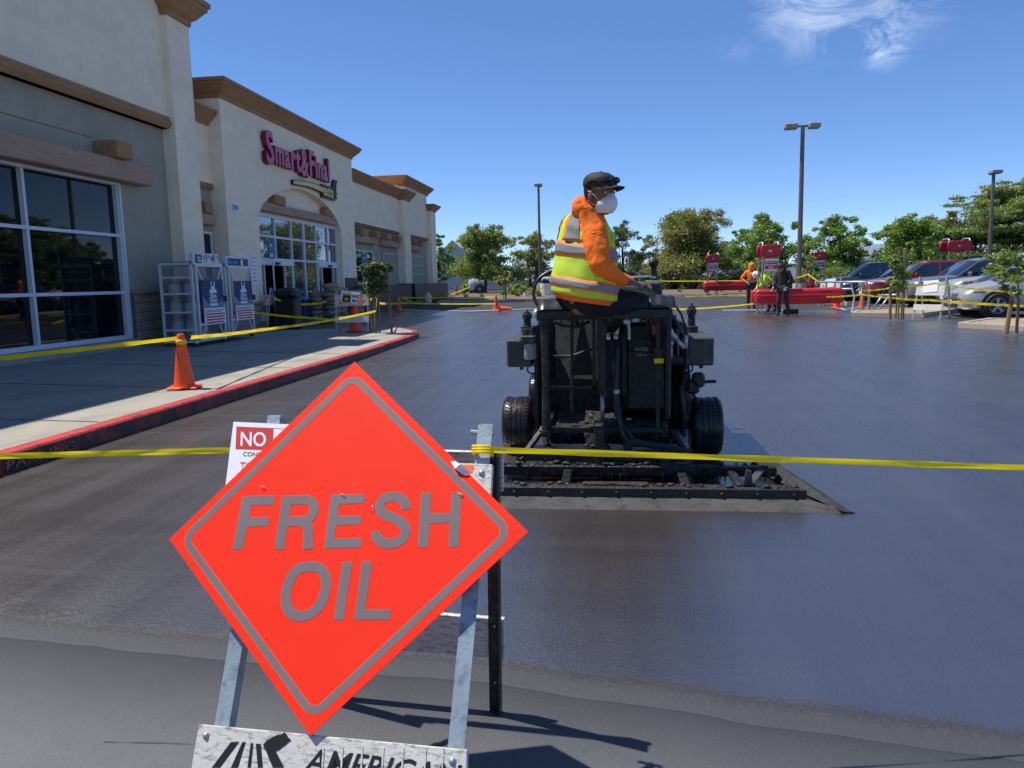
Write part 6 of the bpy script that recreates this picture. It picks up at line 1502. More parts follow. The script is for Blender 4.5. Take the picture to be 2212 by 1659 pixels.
for u0 in (1793, 1818, 1850, 1948, 1970):
    p, q = AY(u0, 588, 73.9), AY(u0+13, 576, 73.9); obj('window', MB().box(p.x, q.x, 73.93, 74, p.z, q.z), m_box, t)
t, a, b_, zt, z0 = fb('far_warehouse', 'pale flat-roofed building far behind the largest tree', 1360, 1570, 585, 130, 20, m_metal, m_metalr)
m_hill = mat('hazy_hill', (.10,.14,.16), 1, var=.2, vs=.02)
hl = MB(); n_ = 60; hl.add([v for k in range(n_+1) for v in ((-500+1100*k/n_, 850, -5), (-500+1100*k/n_, 850+30, 14+9*mnoise.noise((k*.23,0,0))+5*mnoise.noise((k*.7,3,0))))], [(2*k, 2*k+2, 2*k+3, 2*k+1) for k in range(n_)]); struct('hills', hl, m_hill)
# ---------------------------------------------------------------- cars
m_carglass = mat('car_glass', (.012,.020,.032), .03, var=.1, spec=.9, ior=1.6)
m_headl = mat('headlight_lens', (.45,.46,.44), .12, metal=.4, var=.25, vs=12)
m_amber = mat('amber_lens', (.75,.20,.03), .2)
m_plate = mat('number_plate_white', (.6,.6,.58), .5)
def paint(n_, c, metal=.5): return mat(n_, c, .32, metal=metal, var=.03, vs=3, coat=.8)
def make_car(label, loc, rz, paint_m, L_=4.7, Wd_=1.86, H_=1.72, hood=1.03, belt=1.08, nose=.78, kind='suv', group='cars parked in a row on the right', seed=0, wr_=.35, roofm=None, amber=False, grille='bars', category='car', clad=True, name='parked_car', plates=True):
    t = thing(name, label, category, loc, rz, group); hl_ = L_/2; w_ = Wd_/2
    # lower body: stations (x, zbottom, ztop, half width)
    fw, rw = hl_-.88, -hl_+.92
    wsb = .17*L_ if kind != 'van' else .27*L_         # windscreen base
    if kind == 'coupe': wsb = .13*L_
    sts = [(hl_, .36, nose-.10, w_*.62),(hl_-.04, .27, nose+.0, w_*.80),(hl_-.16, .23, nose+.05, w_*.92),(hl_-.42, .22, nose+(hood-nose)*.55, w_*.975),(hl_-.9, .22, hood-.03, w_),(wsb+.1, .22, hood+.02, w_),(wsb-.35, .22, belt, w_),(0, .22, belt, w_),(-.25*L_, .22, belt+.02, w_),(-hl_+.5, .24, belt+.03, w_*.985),(-hl_+.12, .28, belt+(.0 if kind != 'coupe' else -.02), w_*.93),(-hl_, .40, belt-.12, w_*.84)]
    rings = []
    for x, zb, zt, hw in sts:
        md = zb + (zt-zb)*.55
        half = [(0, zb), (hw*.86, zb), (hw*.965, zb+.07), (hw, zb+.20), (hw*1.0, md), (hw*.985, zt-.13), (hw*.93, zt-.035), (hw*.80, zt), (0, zt+.035)]
        rings.append([(x, y, z) for y, z in half] + [(x, -y, z) for y, z in reversed(half[1:-1])])
    bd = MB().loft(rings, True, True); body = obj('body', bd, paint_m, t, world=False, auto=38)
    # greenhouse
    if kind == 'suv': gs = [(wsb+.12, belt-.06, belt-.04, .93), (.035*L_, H_-.10, .0, .80), (-.02*L_, H_-.02, 0, .78), (-.30*L_, H_-.02, 0, .77), (-hl_+.55, H_-.10, 0, .76), (-hl_+.16, belt-.02, 0, .88)]
    elif kind == 'van': gs = [(wsb+.25, belt-.10, 0, .90), (.07*L_, H_-.09, 0, .80), (.0, H_-.01, 0, .79), (-.33*L_, H_-.01, 0, .78), (-hl_+.35, H_-.10, 0, .77), (-hl_+.14, belt, 0, .88)]
    elif kind == 'coupe': gs = [(wsb+.15, belt-.08, 0, .90), (-.01*L_, H_-.06, 0, .72), (-.07*L_, H_, 0, .70), (-.18*L_, H_-.015, 0, .70), (-.33*L_, H_-.22, 0, .72), (-hl_+.3, belt, 0, .82)]
    else: gs = [(wsb+.2, belt-.08, 0, .92), (.06*L_, H_-.08, 0, .82), (.02*L_, H_, 0, .80), (-.06*L_, H_, 0, .80), (-.10*L_, H_-.06, 0, .80), (-.13*L_, belt, 0, .88)]
    gr = []
    for x, zt, _, k in gs:
        yb_, yt = w_*.90, w_*k
        zt2 = max(zt, belt-.1); yt = yb_ if zt2 <= belt else yt
        gr.append([(x, -yb_, belt-.10), (x, -yt, zt2-.05), (x, -yt*.9, zt2), (x, 0, zt2+.02), (x, yt*.9, zt2), (x, yt, zt2-.05), (x, yb_, belt-.10)])
    gh = MB().loft(gr, True, True); obj('windows', gh, m_carglass, t, world=False, auto=30)
    rp = MB(); roofr = []
    for i in range(1, 5):
        x, zt, _, k = gs[i]; yt = w_*k
        roofr.append([(x, -yt-.012, zt-.075), (x, -yt*.92, zt+.008), (x, 0, zt+.034), (x, yt*.92, zt+.008), (x, yt+.012, zt-.075), (x, yt*.9, zt-.04), (x, 0, zt+.012), (x, -yt*.9, zt-.04)])
    rp.loft(roofr, True, True); rf = obj('roof', rp, roofm or paint_m, t, world=False, auto=40)
    def pil(*a): obj('pillar', MB().beam(*a), paint_m, t, world=False)
    for s_ in (-1, 1):
        def gp(i, f=1): x, zt, _, k = gs[i]; return Vector((x, s_*(w_*.90+.008), belt-.06)) if i in (0, 5) else Vector((x, s_*(w_*k+.006), zt-.05))
        pil(gp(0), gp(1), .06, .045); pil(gp(4), gp(5), .10, .05)
        for fx_ in ((-.09,-.27) if kind in ('suv','van') else (-.13,) if kind != 'truck' else ()):
            x = fx_*L_; pil((x, s_*(w_*.90+.006), belt-.06), (x-.02, s_*(w_*gs[3][3]+.008), H_-.08), .09, .03)
    for s_ in (-1, 1):
        mr = obj('mirror', MB().rbox(wsb-.32, wsb-.20, min(s_*(w_+.02), s_*(w_+.22)), max(s_*(w_+.02), s_*(w_+.22)), belt-.03, belt+.13, .03), paint_m, t, world=False)
        # door seams and handles
        dn = MB()
        for x in (wsb-.45, -.12*L_, -.30*L_): dn.box(x-.005, x+.005, min(s_*(w_-.02), s_*(w_+.003)), max(s_*(w_-.02), s_*(w_+.003)), .40, belt-.1)
        obj('door_seam', dn, m_black, t, world=False)
        for x in (-.08*L_, -.26*L_): obj('door_handle', MB().rbox(x-.02, x+.12, min(s_*w_, s_*(w_+.03)), max(s_*w_, s_*(w_+.03)), belt-.22, belt-.18, .008), paint_m, t, world=False)
        if clad: obj('sill_trim', MB().rbox(rw+.4, fw-.4, min(s_*(w_-.05), s_*(w_+.015)), max(s_*(w_-.05), s_*(w_+.015)), .22, .36, .02), m_rub, t, world=False)
        zc = nose - .06
        hlm = MB(); P_ = [Vector((hl_-.02, s_*w_*.50, zc+.02)), Vector((hl_-.10, s_*w_*.74, zc+.04)), Vector((hl_-.30, s_*w_*.925, zc+.08)), Vector((hl_-.52, s_*w_*.972, zc+.10))]
        hlm.loft([[p + Vector((.012, s_*.008, -.07+.01*k)), p + Vector((.02, s_*.014, 0)), p + Vector((.0, s_*.006, .065-.008*k)), p + Vector((-.06, -s_*.05, 0))] for k, p in enumerate(P_)], True, True)
        h_ = obj('headlight', hlm, m_headl, t, world=False, smooth=True)
        if amber: q = P_[3]; obj('indicator', MB().ball(q+Vector((.03, s_*.006, -.01)), .05, 1.6, .3, .9, 8, 6), m_amber, h_, world=False, smooth=True)
        for wx in (fw, rw):
            obj('wheel_arch', MB().cyl((wx, s_*(w_-.25), wr_), (wx, s_*(w_+.006), wr_), wr_+.075, 28), m_rub, t, world=False)
            wh = obj('wheel', MB().lathe([(.05,-.10),(wr_*.66,-.10),(wr_*.68,.09),(wr_*.62,.085),(wr_*.60,.03),(.05,.03)] if s_ > 0 else [(.05,.10),(wr_*.66,.10),(wr_*.68,-.09),(wr_*.62,-.085),(wr_*.60,-.03),(.05,-.03)], 24, (wx, s_*(w_-.045), wr_), axis='y'), m_rub, t, world=False)
            obj('tyre', MB().lathe([(wr_*.66,-.11),(wr_*.93,-.115),(wr_,-.08),(wr_,.08),(wr_*.93,.115),(wr_*.66,.11)], 28, (wx, s_*(w_-.045), wr_), axis='y', cap=False), m_rub, wh, world=False, auto=50)
            rm = MB(); yy = s_*(w_-.045+.075)
            for k in range(5):
                a = 2*math.pi*k/5+.3; rm.beam((wx, yy, wr_), (wx+wr_*.64*math.cos(a), yy, wr_+wr_*.64*math.sin(a)), .07, .02, up=(0,1,0))
            rm.cyl((wx, yy-s_*.01, wr_), (wx, yy+s_*.015, wr_), .07, 12); rm.lathe([(wr_*.60,-.012),(wr_*.68,-.012),(wr_*.68,.012),(wr_*.60,.012)], 24, (wx, yy, wr_), axis='y', cap=False); obj('rim_recess_shade', MB().cyl((wx, yy-s_*.03, wr_), (wx, yy-s_*.02, wr_), wr_*.6, 20), m_box, wh, world=False)  # dark disc stands in for the shaded recess behind the spokes
            obj('rim', rm, m_galv, wh, world=False)
    zg = nose-.10
    gw = w_*.46
    g_ = obj('grille', MB().rbox(hl_-.06, hl_+.012, -gw, gw, zg-.16 if grille != 'big' else zg-.34, zg+.06, .02), m_black, t, world=False)
    for k in range(3 if grille != 'big' else 6):
        z = zg+.03-.055*k; obj('grille_bar', MB().rbox(hl_+.005, hl_+.022, -gw*.96, gw*.96, z-.009, z+.009, .004), m_galv if grille != 'big' else m_box, g_, world=False)
    obj('badge', MB().lathe([(.045,-.006),(.05,0),(.045,.006)], 14, (hl_+.024, 0, zg), axis='x'), m_galv, g_, world=False)
    obj('bumper', MB().loft([[(hl_-.35, -w_*.99, .30),(hl_-.35, -w_*.99, .46),(hl_-.35,-w_*.9,.46),(hl_-.35,-w_*.9,.30)],[(hl_-.02, -w_*.80, .28),(hl_-.02, -w_*.80, .46),(hl_-.1,-w_*.78,.46),(hl_-.1,-w_*.78,.28)],[(hl_+.045, 0, .28),(hl_+.045, 0, .47),(hl_-.1,0,.47),(hl_-.1,0,.28)],[(hl_-.02, w_*.80, .28),(hl_-.02, w_*.80, .46),(hl_-.1,w_*.78,.46),(hl_-.1,w_*.78,.28)],[(hl_-.35, w_*.99, .30),(hl_-.35, w_*.99, .46),(hl_-.35,w_*.9,.46),(hl_-.35,w_*.9,.30)]], True, True), paint_m if kind in ('van','coupe') else m_rub, t, world=False, auto=40)
    obj('air_intake', MB().rbox(hl_-.1, hl_+.05, -w_*.5, w_*.5, .30, .40, .01), m_black, t, world=False)
    if plates: obj('plate', MB().box(hl_+.05, hl_+.058, -.15, .15, .38, .52), m_plate, t, world=False)
    obj('wiper', MB().beam((wsb-.05, .5, belt-.0), (wsb-.22, -.1, belt+.10), .02, .015), m_black, t, world=False)
    return t
def nose_at(u, v_unused, Y, L_, dx=0): x = AY(u, 640, Y).x + dx; return Vector((x + L_/2, Y, gz(x, Y)))
cars = [
 ('champagne minivan with rounded nose, the parked car nearest the camera', 2060, 24.6, dict(L_=4.95, Wd_=1.9, H_=1.72, hood=1.02, belt=1.08, nose=.74, kind='van', amber=True, clad=False), (.50,.46,.39), 177),
 ('boxy silver off-road wagon with flared arches and amber indicator', 2040, 28.0, dict(L_=4.75, Wd_=1.86, H_=1.88, hood=1.12, belt=1.16, nose=.93, kind='suv', amber=True, wr_=.38), (.46,.51,.49), 178),
 ('graphite crossover with a large black mesh grille', 1948, 31.0, dict(L_=4.9, Wd_=1.93, H_=1.74, hood=1.10, belt=1.12, nose=.90, kind='suv', grille='big'), (.21,.195,.20), 182),
 ('dark red crossover with roof rails parked behind the middle staked tree', 1862, 34.3, dict(L_=4.65, Wd_=1.85, H_=1.70, hood=1.05, belt=1.08, nose=.84, kind='suv'), (.36,.03,.03), 178),
 ('dark blue low sedan between the red and the dark grey cars', 1804, 37.3, dict(L_=4.7, Wd_=1.82, H_=1.44, hood=.92, belt=.95, nose=.72, kind='coupe', clad=False), (.022,.045,.14), 176),
 ('dark slate crossover parked farthest in the row', 1764, 40.3, dict(L_=4.6, Wd_=1.85, H_=1.69, hood=1.04, belt=1.07, nose=.82, kind='suv'), (.07,.085,.11), 178)]
for k, (lab, u, Y, kw, c, ang) in enumerate(cars):
    p = nose_at(u, 0, Y, kw['L_']); make_car(lab, p, R(ang), paint('car_paint_%s' % ('champagne','silver','graphite','red','blue','slate')[k], c, .45), **kw)
wv = paint('white_vehicle_paint', (.72,.73,.74), 0)
def far_vehicle(u, vb, Y, lab, rz, **k):
    p = Vector((AY(u, vb, Y).x, Y, gz(AY(u, vb, Y).x, Y))); return make_car(lab, p, rz, wv, group='white vehicles parked beyond the far bed', clad=False, plates=False, **k)
far_vehicle(1085, 636, 66, 'white pickup truck parked beyond the far bed under the dense tree', R(5), L_=5.6, Wd_=1.95, H_=1.85, hood=1.15, belt=1.2, nose=.95, kind='truck', category='truck', name='parked_truck')
far_vehicle(1128, 625, 82, 'white van beyond the pickup, left of the multi-stemmed tree', R(8), L_=5.2, H_=2.0, hood=1.15, belt=1.3, nose=.9, kind='van', category='van', name='parked_van')
far_vehicle(1190, 625, 82, 'white van behind the multi-stemmed tree next to the operator', R(172), L_=5.2, H_=2.0, hood=1.15, belt=1.3, nose=.9, kind='van', category='van', name='parked_van')
far_vehicle(1240, 632, 70, 'white sedan behind the steering wheel', R(175), L_=4.6, H_=1.45, hood=.9, belt=.95, nose=.7, kind='coupe')
# ---------------------------------------------------------------- cart corrals
m_cred = mat('red_plastic', (.50,.018,.028), .42, var=.08, vs=3, bump=.1, bs=20)
def corral(p, lab, sc_=1.0, bump_len=2.75, sign=True, bumper=True, hoops=.52, rz=0):
    t = thing('cart_corral', lab, 'cart corral', p, rz, 'red cart corrals with raised panels')
    D_ = .75
    for x in (0, hoops):
        H_ = 2.5; pts = [(x, -.0, .32), (x, 0, H_-.12), (x, .04, H_-.03), (x, .14, H_), (x, D_-.14, H_), (x, D_-.04, H_-.03), (x, D_, H_-.12), (x, D_, .32)]
        obj('hoop', MB().tube(pts, .032, 8), m_galv, t, world=False, smooth=True)
    for y in (0, D_):
        obj('foot_bar', MB().tube([(0,y,.35),(0,y,.15),(.04,y,.06),(.12,y,.04),(hoops-.12,y,.04),(hoops-.04,y,.06),(hoops,y,.15),(hoops,y,.35)], .032, 8), m_galv, t, world=False, smooth=True)
        pn = obj('red_panel', MB().rbox(-.08, hoops+.08, y-.05, y+.03, 1.98, 2.40, .05), m_cred, t, world=False)
        obj('panel_rim', MB().tube([(-.06,y-.06,2.02),(-.07,y-.06,2.2),(-.04,y-.06,2.37),(hoops/2,y-.06,2.40),(hoops+.04,y-.06,2.37),(hoops+.07,y-.06,2.2),(hoops+.06,y-.06,2.02),(hoops/2,y-.06,1.99),(-.06,y-.06,2.02)], .022, 6), m_cred, pn, world=False, smooth=True)
        obj('sticker', MB().prism([(0,0),(.10,-.03),(.12,.0),(.05,.05),(.02,.04)], (hoops/2-.08,y-.052,2.19), (1,0,0), (0,0,1), (0,-.004,0)), m_paper, pn, world=False)
        if bumper:
            bb_ = MB(); x0, x1 = -.25, bump_len
            prof = [(.0,.34),(.07,.345),(.115,.38),(.135,.44),(.137,.47),(.122,.485),(.14,.50),(.148,.56),(.148,.60),(.132,.615),(.148,.63),(.142,.70),(.126,.715),(.135,.73),(.115,.82),(.07,.87),(.0,.88)]
            def rg_(x, k): return [(x, y - a*k, .61+(z-.61)*k) for a, z in prof] + [(x, y + a*k*.6, .61+(z-.61)*k) for a, z in reversed(prof[1:-1])]
            bb_.loft([rg_(x0,.45), rg_(x0+.03,.75), rg_(x0+.10,.96), rg_(x0+.16,1), rg_(x1-.16,1), rg_(x1-.10,.96), rg_(x1-.03,.75), rg_(x1,.45)], True, True)
            b_ = obj('bumper', bb_, m_cred, t, world=False, auto=45)
            sl = MB()
            for x, z in ((.4,.74),(2.1,.76),(2.1,.42)): sl.rbox(x-.18, x+.18, y-.145, y-.138, z-.02, z+.02, .01)
            obj('slot', sl, m_black, b_, world=False)
    if sign:
        s_ = obj('sign_plate', MB().rbox(.06, hoops-.02, -.045, -.035, 1.50, 1.93, .004), m_paper, t, world=False); obj('red_field', MB().box(.07, hoops-.03, -.05, -.046, 1.57, 1.85), m_cred, s_, world=False)
        for s2, z, sz in (('Remember Your', 1.79, .058), ('Shopping', 1.69, .105), ('Bags', 1.59, .105)):
            me = text_mesh(s2, size=sz, off=.002, xs=.95, align='CENTER'); me.transform(frame((.04+hoops/2-.02, -.052, z), (1,0,0), (0,0,1))); obj('lettering', me, m_paper, s_, world=False)
    t.scale = (sc_,)*3; return t
p = G(1652, 681) + Vector((0,.55,0)); corral(p, 'largest red cart corral with raised panels and Shopping Bags sign, where the workers stand', .98)
p = G(1530, 641); corral(p, 'small distant red cart corral right of the operator', .98)
p = G(1758, 648) ; p2 = Vector((AY(1758,640,45).x, 45, gz(10,45))); corral(p2, 'distant red cart corral beyond the tall lamp post', .98)
p2 = Vector((AY(2047, 600, 36).x, 36, gz(15,36))); corral(p2, 'red cart corral whose panels rise above the parked cars on the right', 1.05, bumper=False, sign=False, hoops=.8)
# tubular rails
def rail(pts_list, lab, r_=.035):
    t = thing('tubular_rail', lab, 'rail', pts_list[0][0], 0, 'galvanised cart corral rails')
    for k, pts in enumerate(pts_list): obj('tube', MB().tube(pts, r_, 8), m_galv, t, smooth=True)
a0, a1 = AY(1768,609,30.2), AY(1870,609,28.2); l0, l1 = AY(1768,626,30.2), AY(1840,624,28.6)
rail([[a0, a1, a1+Vector((.12,0,-.1)), a1+Vector((.12,0,-.9)), a1+Vector((0,0,-1.02)), a1+Vector((-.4,.1,-1.04)), AY(1846,640,28.6), l1, l0],
      [AY(1785,609,29.9), AY(1785,626,29.9)], [AY(1803,609,29.5), AY(1803,626,29.5)], [AY(1840,609,28.8), AY(1840,626,28.8)], [AY(1768,626,31), AY(1780,655,31)], [AY(1850,628,28.5), AY(1862,620,28.4), AY(1864,680,28.4)]], 'galvanised rail frame running right from the large red bumper')
a1, a2 = AY(1878,608,28.4), AY(1962,608,27.6)
rail([[a1, a2], [AY(1878,608,28.4), AY(1878,682,28.4)], [AY(1920,640,27.9), AY(1897,672,27.9)], [AY(1908,636,28.6), AY(1885,668,28.6)], [AY(1896,638,28.2), AY(1960,636,27.6)], [AY(1958,609,27.7), AY(1958,645,27.7)]], 'second galvanised rail frame left of the middle staked tree')
# ---------------------------------------------------------------- workers
m_jack = mat('black_jacket', (.014,.014,.016), .75, var=.3, vs=6, bump=.3, bs=10); m_vis = mat('hi_vis_orange', (.92,.20,.03), .7); m_lime2 = mat('hi_vis_lime', (.50,.80,.05), .7)
m_jean = mat('dark_jeans', (.018,.022,.035), .85, var=.2); m_glove = mat('white_glove', (.55,.55,.53), .8); m_boot = mat('black_boot', (.012,.011,.010), .6); m_hat = mat('white_hard_hat', (.65,.65,.65), .3)
def worker(lab, loc, rz, J, top, legs_m, headgear, hr=(.10), extra=None):
    """J: joints in local space (facing +x)"""
    t = thing('person', lab, 'person', loc, rz); V_ = {k: Vector(v) for k, v in J.items()}
    def sk_(name, pts, ed, m, sub=2, na=0):
        o = skin(name, pts, ed, m, None, sub=sub, noise_amt=na); o.parent = t; return o
    hd_ = V_['head']; up = (V_['head']-V_['neck']).normalized()
    b = {'pel': (V_['pel'], .12), 'ch': (V_['ch'], .13), 'nk': (V_['neck'], .06), 'h1': (hd_-up*.05, .078), 'h2': (hd_+up*.06, .085)}
    ed = [('pel','ch'),('ch','nk'),('nk','h1'),('h1','h2')]
    for s_ in 'RL':
        b['s'+s_] = (V_['s'+s_], .055); b['e'+s_] = (V_['e'+s_], .042); b['w'+s_] = (V_['w'+s_], .03); b['f'+s_] = (V_['w'+s_] + (V_['w'+s_]-V_['e'+s_]).normalized()*.10, .032)
        b['hp'+s_] = (V_['hp'+s_], .08); b['k'+s_] = (V_['k'+s_], .055); b['a'+s_] = (V_['a'+s_], .038); b['t'+s_] = (V_['t'+s_], .04)
        ed += [('ch','s'+s_),('s'+s_,'e'+s_),('e'+s_,'w'+s_),('w'+s_,'f'+s_),('pel','hp'+s_),('hp'+s_,'k'+s_),('k'+s_,'a'+s_),('a'+s_,'t'+s_)]
    body = sk_('body', b, ed, m_skin)
    c = {'pel': (V_['pel'], (.17,.15)), 'mid': (V_['pel'].lerp(V_['ch'], .5), (.165,.14)), 'ch': (V_['ch'], (.185,.15)), 'nk': (V_['neck']+up*.01, .075)}; ed = [('pel','mid'),('mid','ch'),('ch','nk')]
    for s_ in 'RL':
        c['s'+s_] = (V_['s'+s_], .085); c['e'+s_] = (V_['e'+s_], .066); c['w'+s_] = (V_['w'+s_], .05); ed += [('ch','s'+s_),('s'+s_,'e'+s_),('e'+s_,'w'+s_)]
    jk = sk_('jacket', c, ed, top[0], na=.012)
    if top[1]:
        c2 = {'a': (V_['pel'].lerp(V_['ch'], .12), (.183,.163)), 'b': (V_['pel'].lerp(V_['ch'], .55), (.185,.16)), 'c': (V_['ch']+up*.0, (.20,.165)), 'd': (V_['ch'].lerp(V_['neck'], .55), (.15,.13))}
        ve = sk_('vest', c2, [('a','b'),('b','c'),('c','d')], top[1])
        rg_ = MB(); ax_ = (V_['ch']-V_['pel']).normalized(); c_ = V_['pel'].lerp(V_['ch'], .5); yv = Vector((0,1,0)); xv = yv.cross(ax_)
        rg_.loft([[c_ + ax_*q + xv*.165*math.cos(a) + yv*.192*math.sin(a) for a in [2*math.pi*k/20 for k in range(20)]] for q in (-.03, .03)], False, False); o = obj('reflective_band', rg_, m_silver, ve, world=False, smooth=True)
    l = {'pel': (V_['pel']-Vector((0,0,.02)), (.16,.13))}; ed = []
    for s_ in 'RL':
        l['hp'+s_] = (V_['hp'+s_], .10); l['k'+s_] = (V_['k'+s_], .078); l['a'+s_] = (V_['a'+s_]+Vector((0,0,.03)), .064); ed += [('pel','hp'+s_),('hp'+s_,'k'+s_),('k'+s_,'a'+s_)]
        sk_('boot', {'a': (V_['a'+s_], .055), 'm': (V_['a'+s_].lerp(V_['t'+s_], .5), .052), 't': (V_['t'+s_], .045)}, [('a','m'),('m','t')], m_boot)
        d = (V_['w'+s_]-V_['e'+s_]).normalized(); hm_ = MB(); hand(hm_, V_['w'+s_], d, Vector((0,1,0)) if abs(d.y) < .8 else Vector((1,0,0)), 1 if s_ == 'R' else -1); obj('glove', hm_, m_glove, t, world=False, smooth=True)
    sk_('trousers', l, ed, legs_m, na=.01)
    xf_ = Vector((1,0,0)); zf = up; yf = zf.cross(xf_).normalized(); xf_ = yf.cross(zf)
    M_ = Matrix((xf_, yf, zf)).transposed().to_4x4(); M_.translation = hd_
    f_ = MB(); f_.M = M_; f_.loft([[(.085,-.012,.02),(.085,.012,.02),(.09,0,.02)],[(.08,-.018,-.03),(.08,.018,-.03),(.115,0,-.025)]], True, True); f_.ball((-.01,.085,-.01),.03,.5,.3,1); f_.ball((-.01,-.085,-.01),.03,.5,.3,1); obj('face', f_, m_skin, body, world=False, smooth=True)
    e_ = MB(); e_.M = M_; e_.ball((.082,.032,.015),.011); e_.ball((.082,-.032,.015),.011); obj('eyes', e_, m_hair, body, world=False)
    g_ = MB(); g_.M = M_
    if headgear == 'hat': g_.lathe([(.135,.035),(.14,.045),(.115,.05),(.112,.10),(.085,.145),(.03,.165)], 18); obj('hard_hat', g_, m_hat, t, world=False, smooth=True)
    elif headgear == 'hood': g_.lathe([(.095,-.16),(.12,-.10),(.118,.0),(.112,.07),(.085,.12),(.03,.145)], 16, (-.028,0,0)); obj('hood', g_, top[0], t, world=False, smooth=True)
    else:
        g_.lathe([(.105,.035),(.104,.07),(.09,.11),(.05,.135),(.01,.14)], 18); g_.loft([[(.05,-.085,.045),(.05,.085,.045),(.05,.085,.052),(.05,-.085,.052)],[(.17,-.05,.03),(.17,.05,.03),(.17,.05,.036),(.17,-.05,.036)]], True, True); obj('cap', g_, m_cap, t, world=False, smooth=True)
    return t
stand = dict(pel=(0,0,.96), ch=(.01,0,1.34), neck=(.02,0,1.52), head=(.04,0,1.65), sR=(0,-.19,1.42), eR=(-.05,-.30,1.16), wR=(.08,-.26,.95), sL=(0,.19,1.42), eL=(-.05,.30,1.16), wL=(.06,.26,.95),
   hpR=(0,-.10,.92), kR=(.02,-.11,.50), aR=(0,-.11,.08), tR=(.15,-.12,.05), hpL=(0,.10,.92), kL=(.02,.11,.50), aL=(0,.11,.08), tL=(.15,.12,.05))
j1 = dict(stand); j1.update(eR=(-.12,-.36,1.18), wR=(.06,-.20,1.04), eL=(.05,.38,1.25), wL=(.22,.22,1.15))
p = G(1622, 668); worker('standing worker in orange hooded top and black trousers behind the large corral, hand on hip', p, R(-80), j1, (m_vis, m_vis), m_jean, 'hood')
j2 = dict(stand); j2.update(pel=(-.10,0,.95), ch=(.22,0,1.20), neck=(.38,0,1.30), head=(.50,0,1.34), sR=(.26,-.18,1.27), eR=(.34,-.22,1.00), wR=(.46,-.12,.80), sL=(.26,.18,1.27), eL=(.38,.22,1.0), wL=(.52,.10,.85), hpR=(-.10,-.10,.92), hpL=(-.10,.10,.92), kR=(.02,-.12,.50), kL=(-.06,.12,.50), aR=(-.04,-.12,.08), tR=(.12,-.13,.05), aL=(-.2,.12,.08), tL=(-.05,.12,.05))
p = G(1668, 676) + Vector((0,.4,0)); worker('bending worker in lime vest, white hard hat and black trousers between the corral posts', p, R(190), j2, (m_lime2, m_lime2), m_jean, 'hat')
j3 = dict(stand); j3.update(pel=(0,0,.95), ch=(.06,0,1.32), neck=(.10,0,1.47), head=(.17,0,1.58), kR=(.10,-.10,.50), aR=(.02,-.10,.08), tR=(.17,-.12,.05), kL=(-.02,.11,.50), aL=(-.20,.12,.10), tL=(-.06,.12,.05), eR=(-.08,-.28,1.16), wR=(.05,-.30,.94), eL=(.0,.30,1.14), wL=(.12,.22,.95))
p = G(1690, 683); worker('worker in black jacket and cap over a lime vest, walking beside the red bumper', p, R(-130), j3, (m_jack, None), m_jean, 'cap')
tt = thing('hand_squeegee', 'wide black squeegee head on the wet sealer at the feet of the worker in black', 'squeegee', G(1708, 678))
q = G(1708, 678); obj('head', MB().rbox(q.x-.25, q.x+.25, q.y-.05, q.y+.05, q.z, q.z+.16, .01), m_boot, tt); obj('handle', MB().tube([q+Vector((0,0,.12)), q+Vector((-.35,-.12,.95))], .016, 8), m_galv, tt)
# bits by the kerb and bed
bk = G(1137, 646); tb = thing('bucket', 'white plastic bucket at the far kerb', 'bucket', bk); obj('body', MB().lathe([(.15,0),(.17,.38),(.16,.38),(.14,.03)], 16), m_white, tb, world=False, auto=50); obj('handle', MB().tube([(-.17,0,.34),(-.1,0,.48),(.1,0,.48),(.17,0,.34)], .008, 5), m_galv, tb, world=False)
bk = G(1180, 640); tb = thing('planter', 'white round planter left of the steering wheel', 'planter', Vector((AY(1183,640,50).x, 50, gz(0,50)))); obj('body', MB().lathe([(.45,0),(.5,.9),(.44,.9),(.42,.7)], 20), m_white, tb, world=False, auto=50); obj('soil', MB().lathe([(.42,.70),(.42,.72)], 16), m_mulch, tb, world=False)
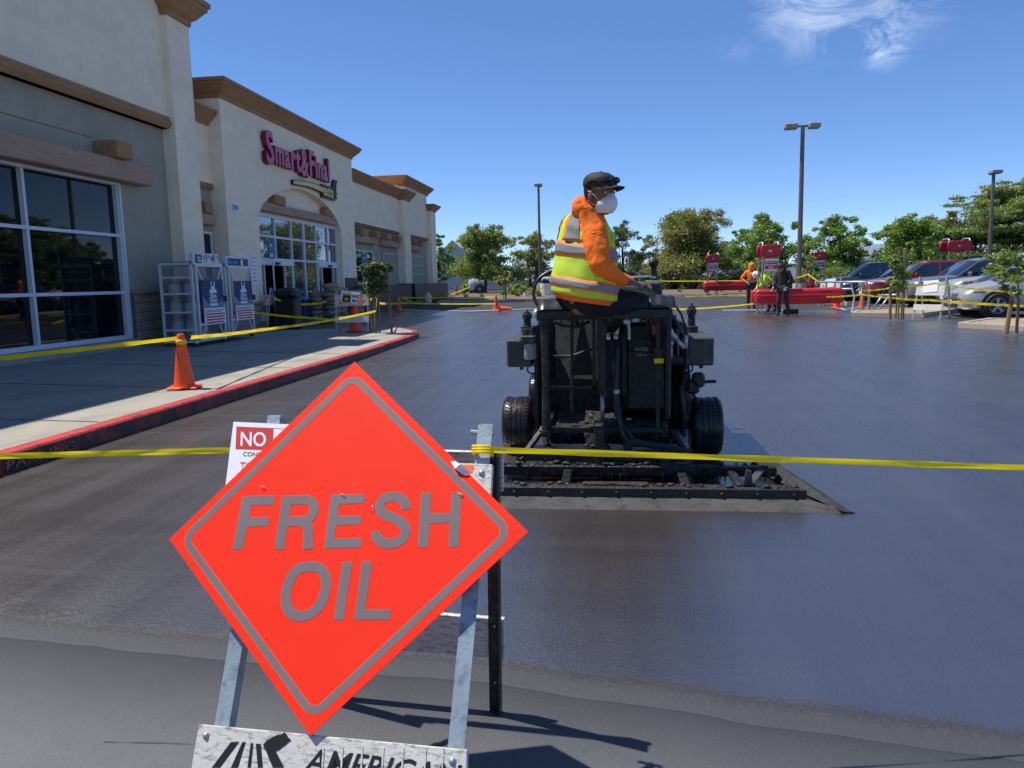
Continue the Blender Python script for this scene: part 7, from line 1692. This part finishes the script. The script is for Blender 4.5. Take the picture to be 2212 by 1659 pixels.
# ---------------------------------------------------------------- thin clouds in the sky itself
def clouds():
    t = w.node_tree; N = t.nodes; L = t.links
    tc = N.new('ShaderNodeTexCoord'); last = hsv.outputs[0]
    n = N.new('ShaderNodeTexNoise'); n.inputs['Scale'].default_value = 9; n.inputs['Detail'].default_value = 12; n.inputs['Roughness'].default_value = .68; n.inputs['Distortion'].default_value = 1.6
    mp_ = N.new('ShaderNodeMapping'); mp_.inputs['Scale'].default_value = (1, 1, 2.6); L.new(tc.outputs['Generated'], mp_.inputs[0]); L.new(mp_.outputs[0], n.inputs['Vector'])
    mr = N.new('ShaderNodeMapRange'); mr.inputs[1].default_value = .42; mr.inputs[2].default_value = .74; L.new(n.outputs[0], mr.inputs[0])
    acc = None
    for u, v, sz, st in ((1770, 0, .052, .62), (1930, 5, .05, .35), (1915, 85, .026, .75), (1700, 20, .035, .4), (1595, 95, .02, .15)):
        d = ray(u, v).normalized(); vd = N.new('ShaderNodeVectorMath'); vd.operation = 'DISTANCE'; vd.inputs[1].default_value = d; L.new(tc.outputs['Generated'], vd.inputs[0])
        r_ = N.new('ShaderNodeMapRange'); r_.interpolation_type = 'SMOOTHSTEP'; r_.inputs[1].default_value = 0; r_.inputs[2].default_value = sz*1.5; r_.inputs[3].default_value = st; r_.inputs[4].default_value = 0; L.new(vd.outputs['Value'], r_.inputs[0])
        if acc is None: acc = r_.outputs[0]
        else: a_ = N.new('ShaderNodeMath'); a_.operation = 'MAXIMUM'; L.new(acc, a_.inputs[0]); L.new(r_.outputs[0], a_.inputs[1]); acc = a_.outputs[0]
    m_ = N.new('ShaderNodeMath'); m_.operation = 'MULTIPLY'; L.new(acc, m_.inputs[0]); L.new(mr.outputs[0], m_.inputs[1])
    mx = N.new('ShaderNodeMixRGB'); L.new(m_.outputs[0], mx.inputs[0]); L.new(last, mx.inputs[1]); mx.inputs[2].default_value = (5.0, 5.3, 5.8, 1); L.new(mx.outputs[0], bg.inputs[0])
clouds()
print('tris', sum(len(o.data.polygons)*2 for o in col.objects if o.type == 'MESH'), 'objects', len(col.objects))
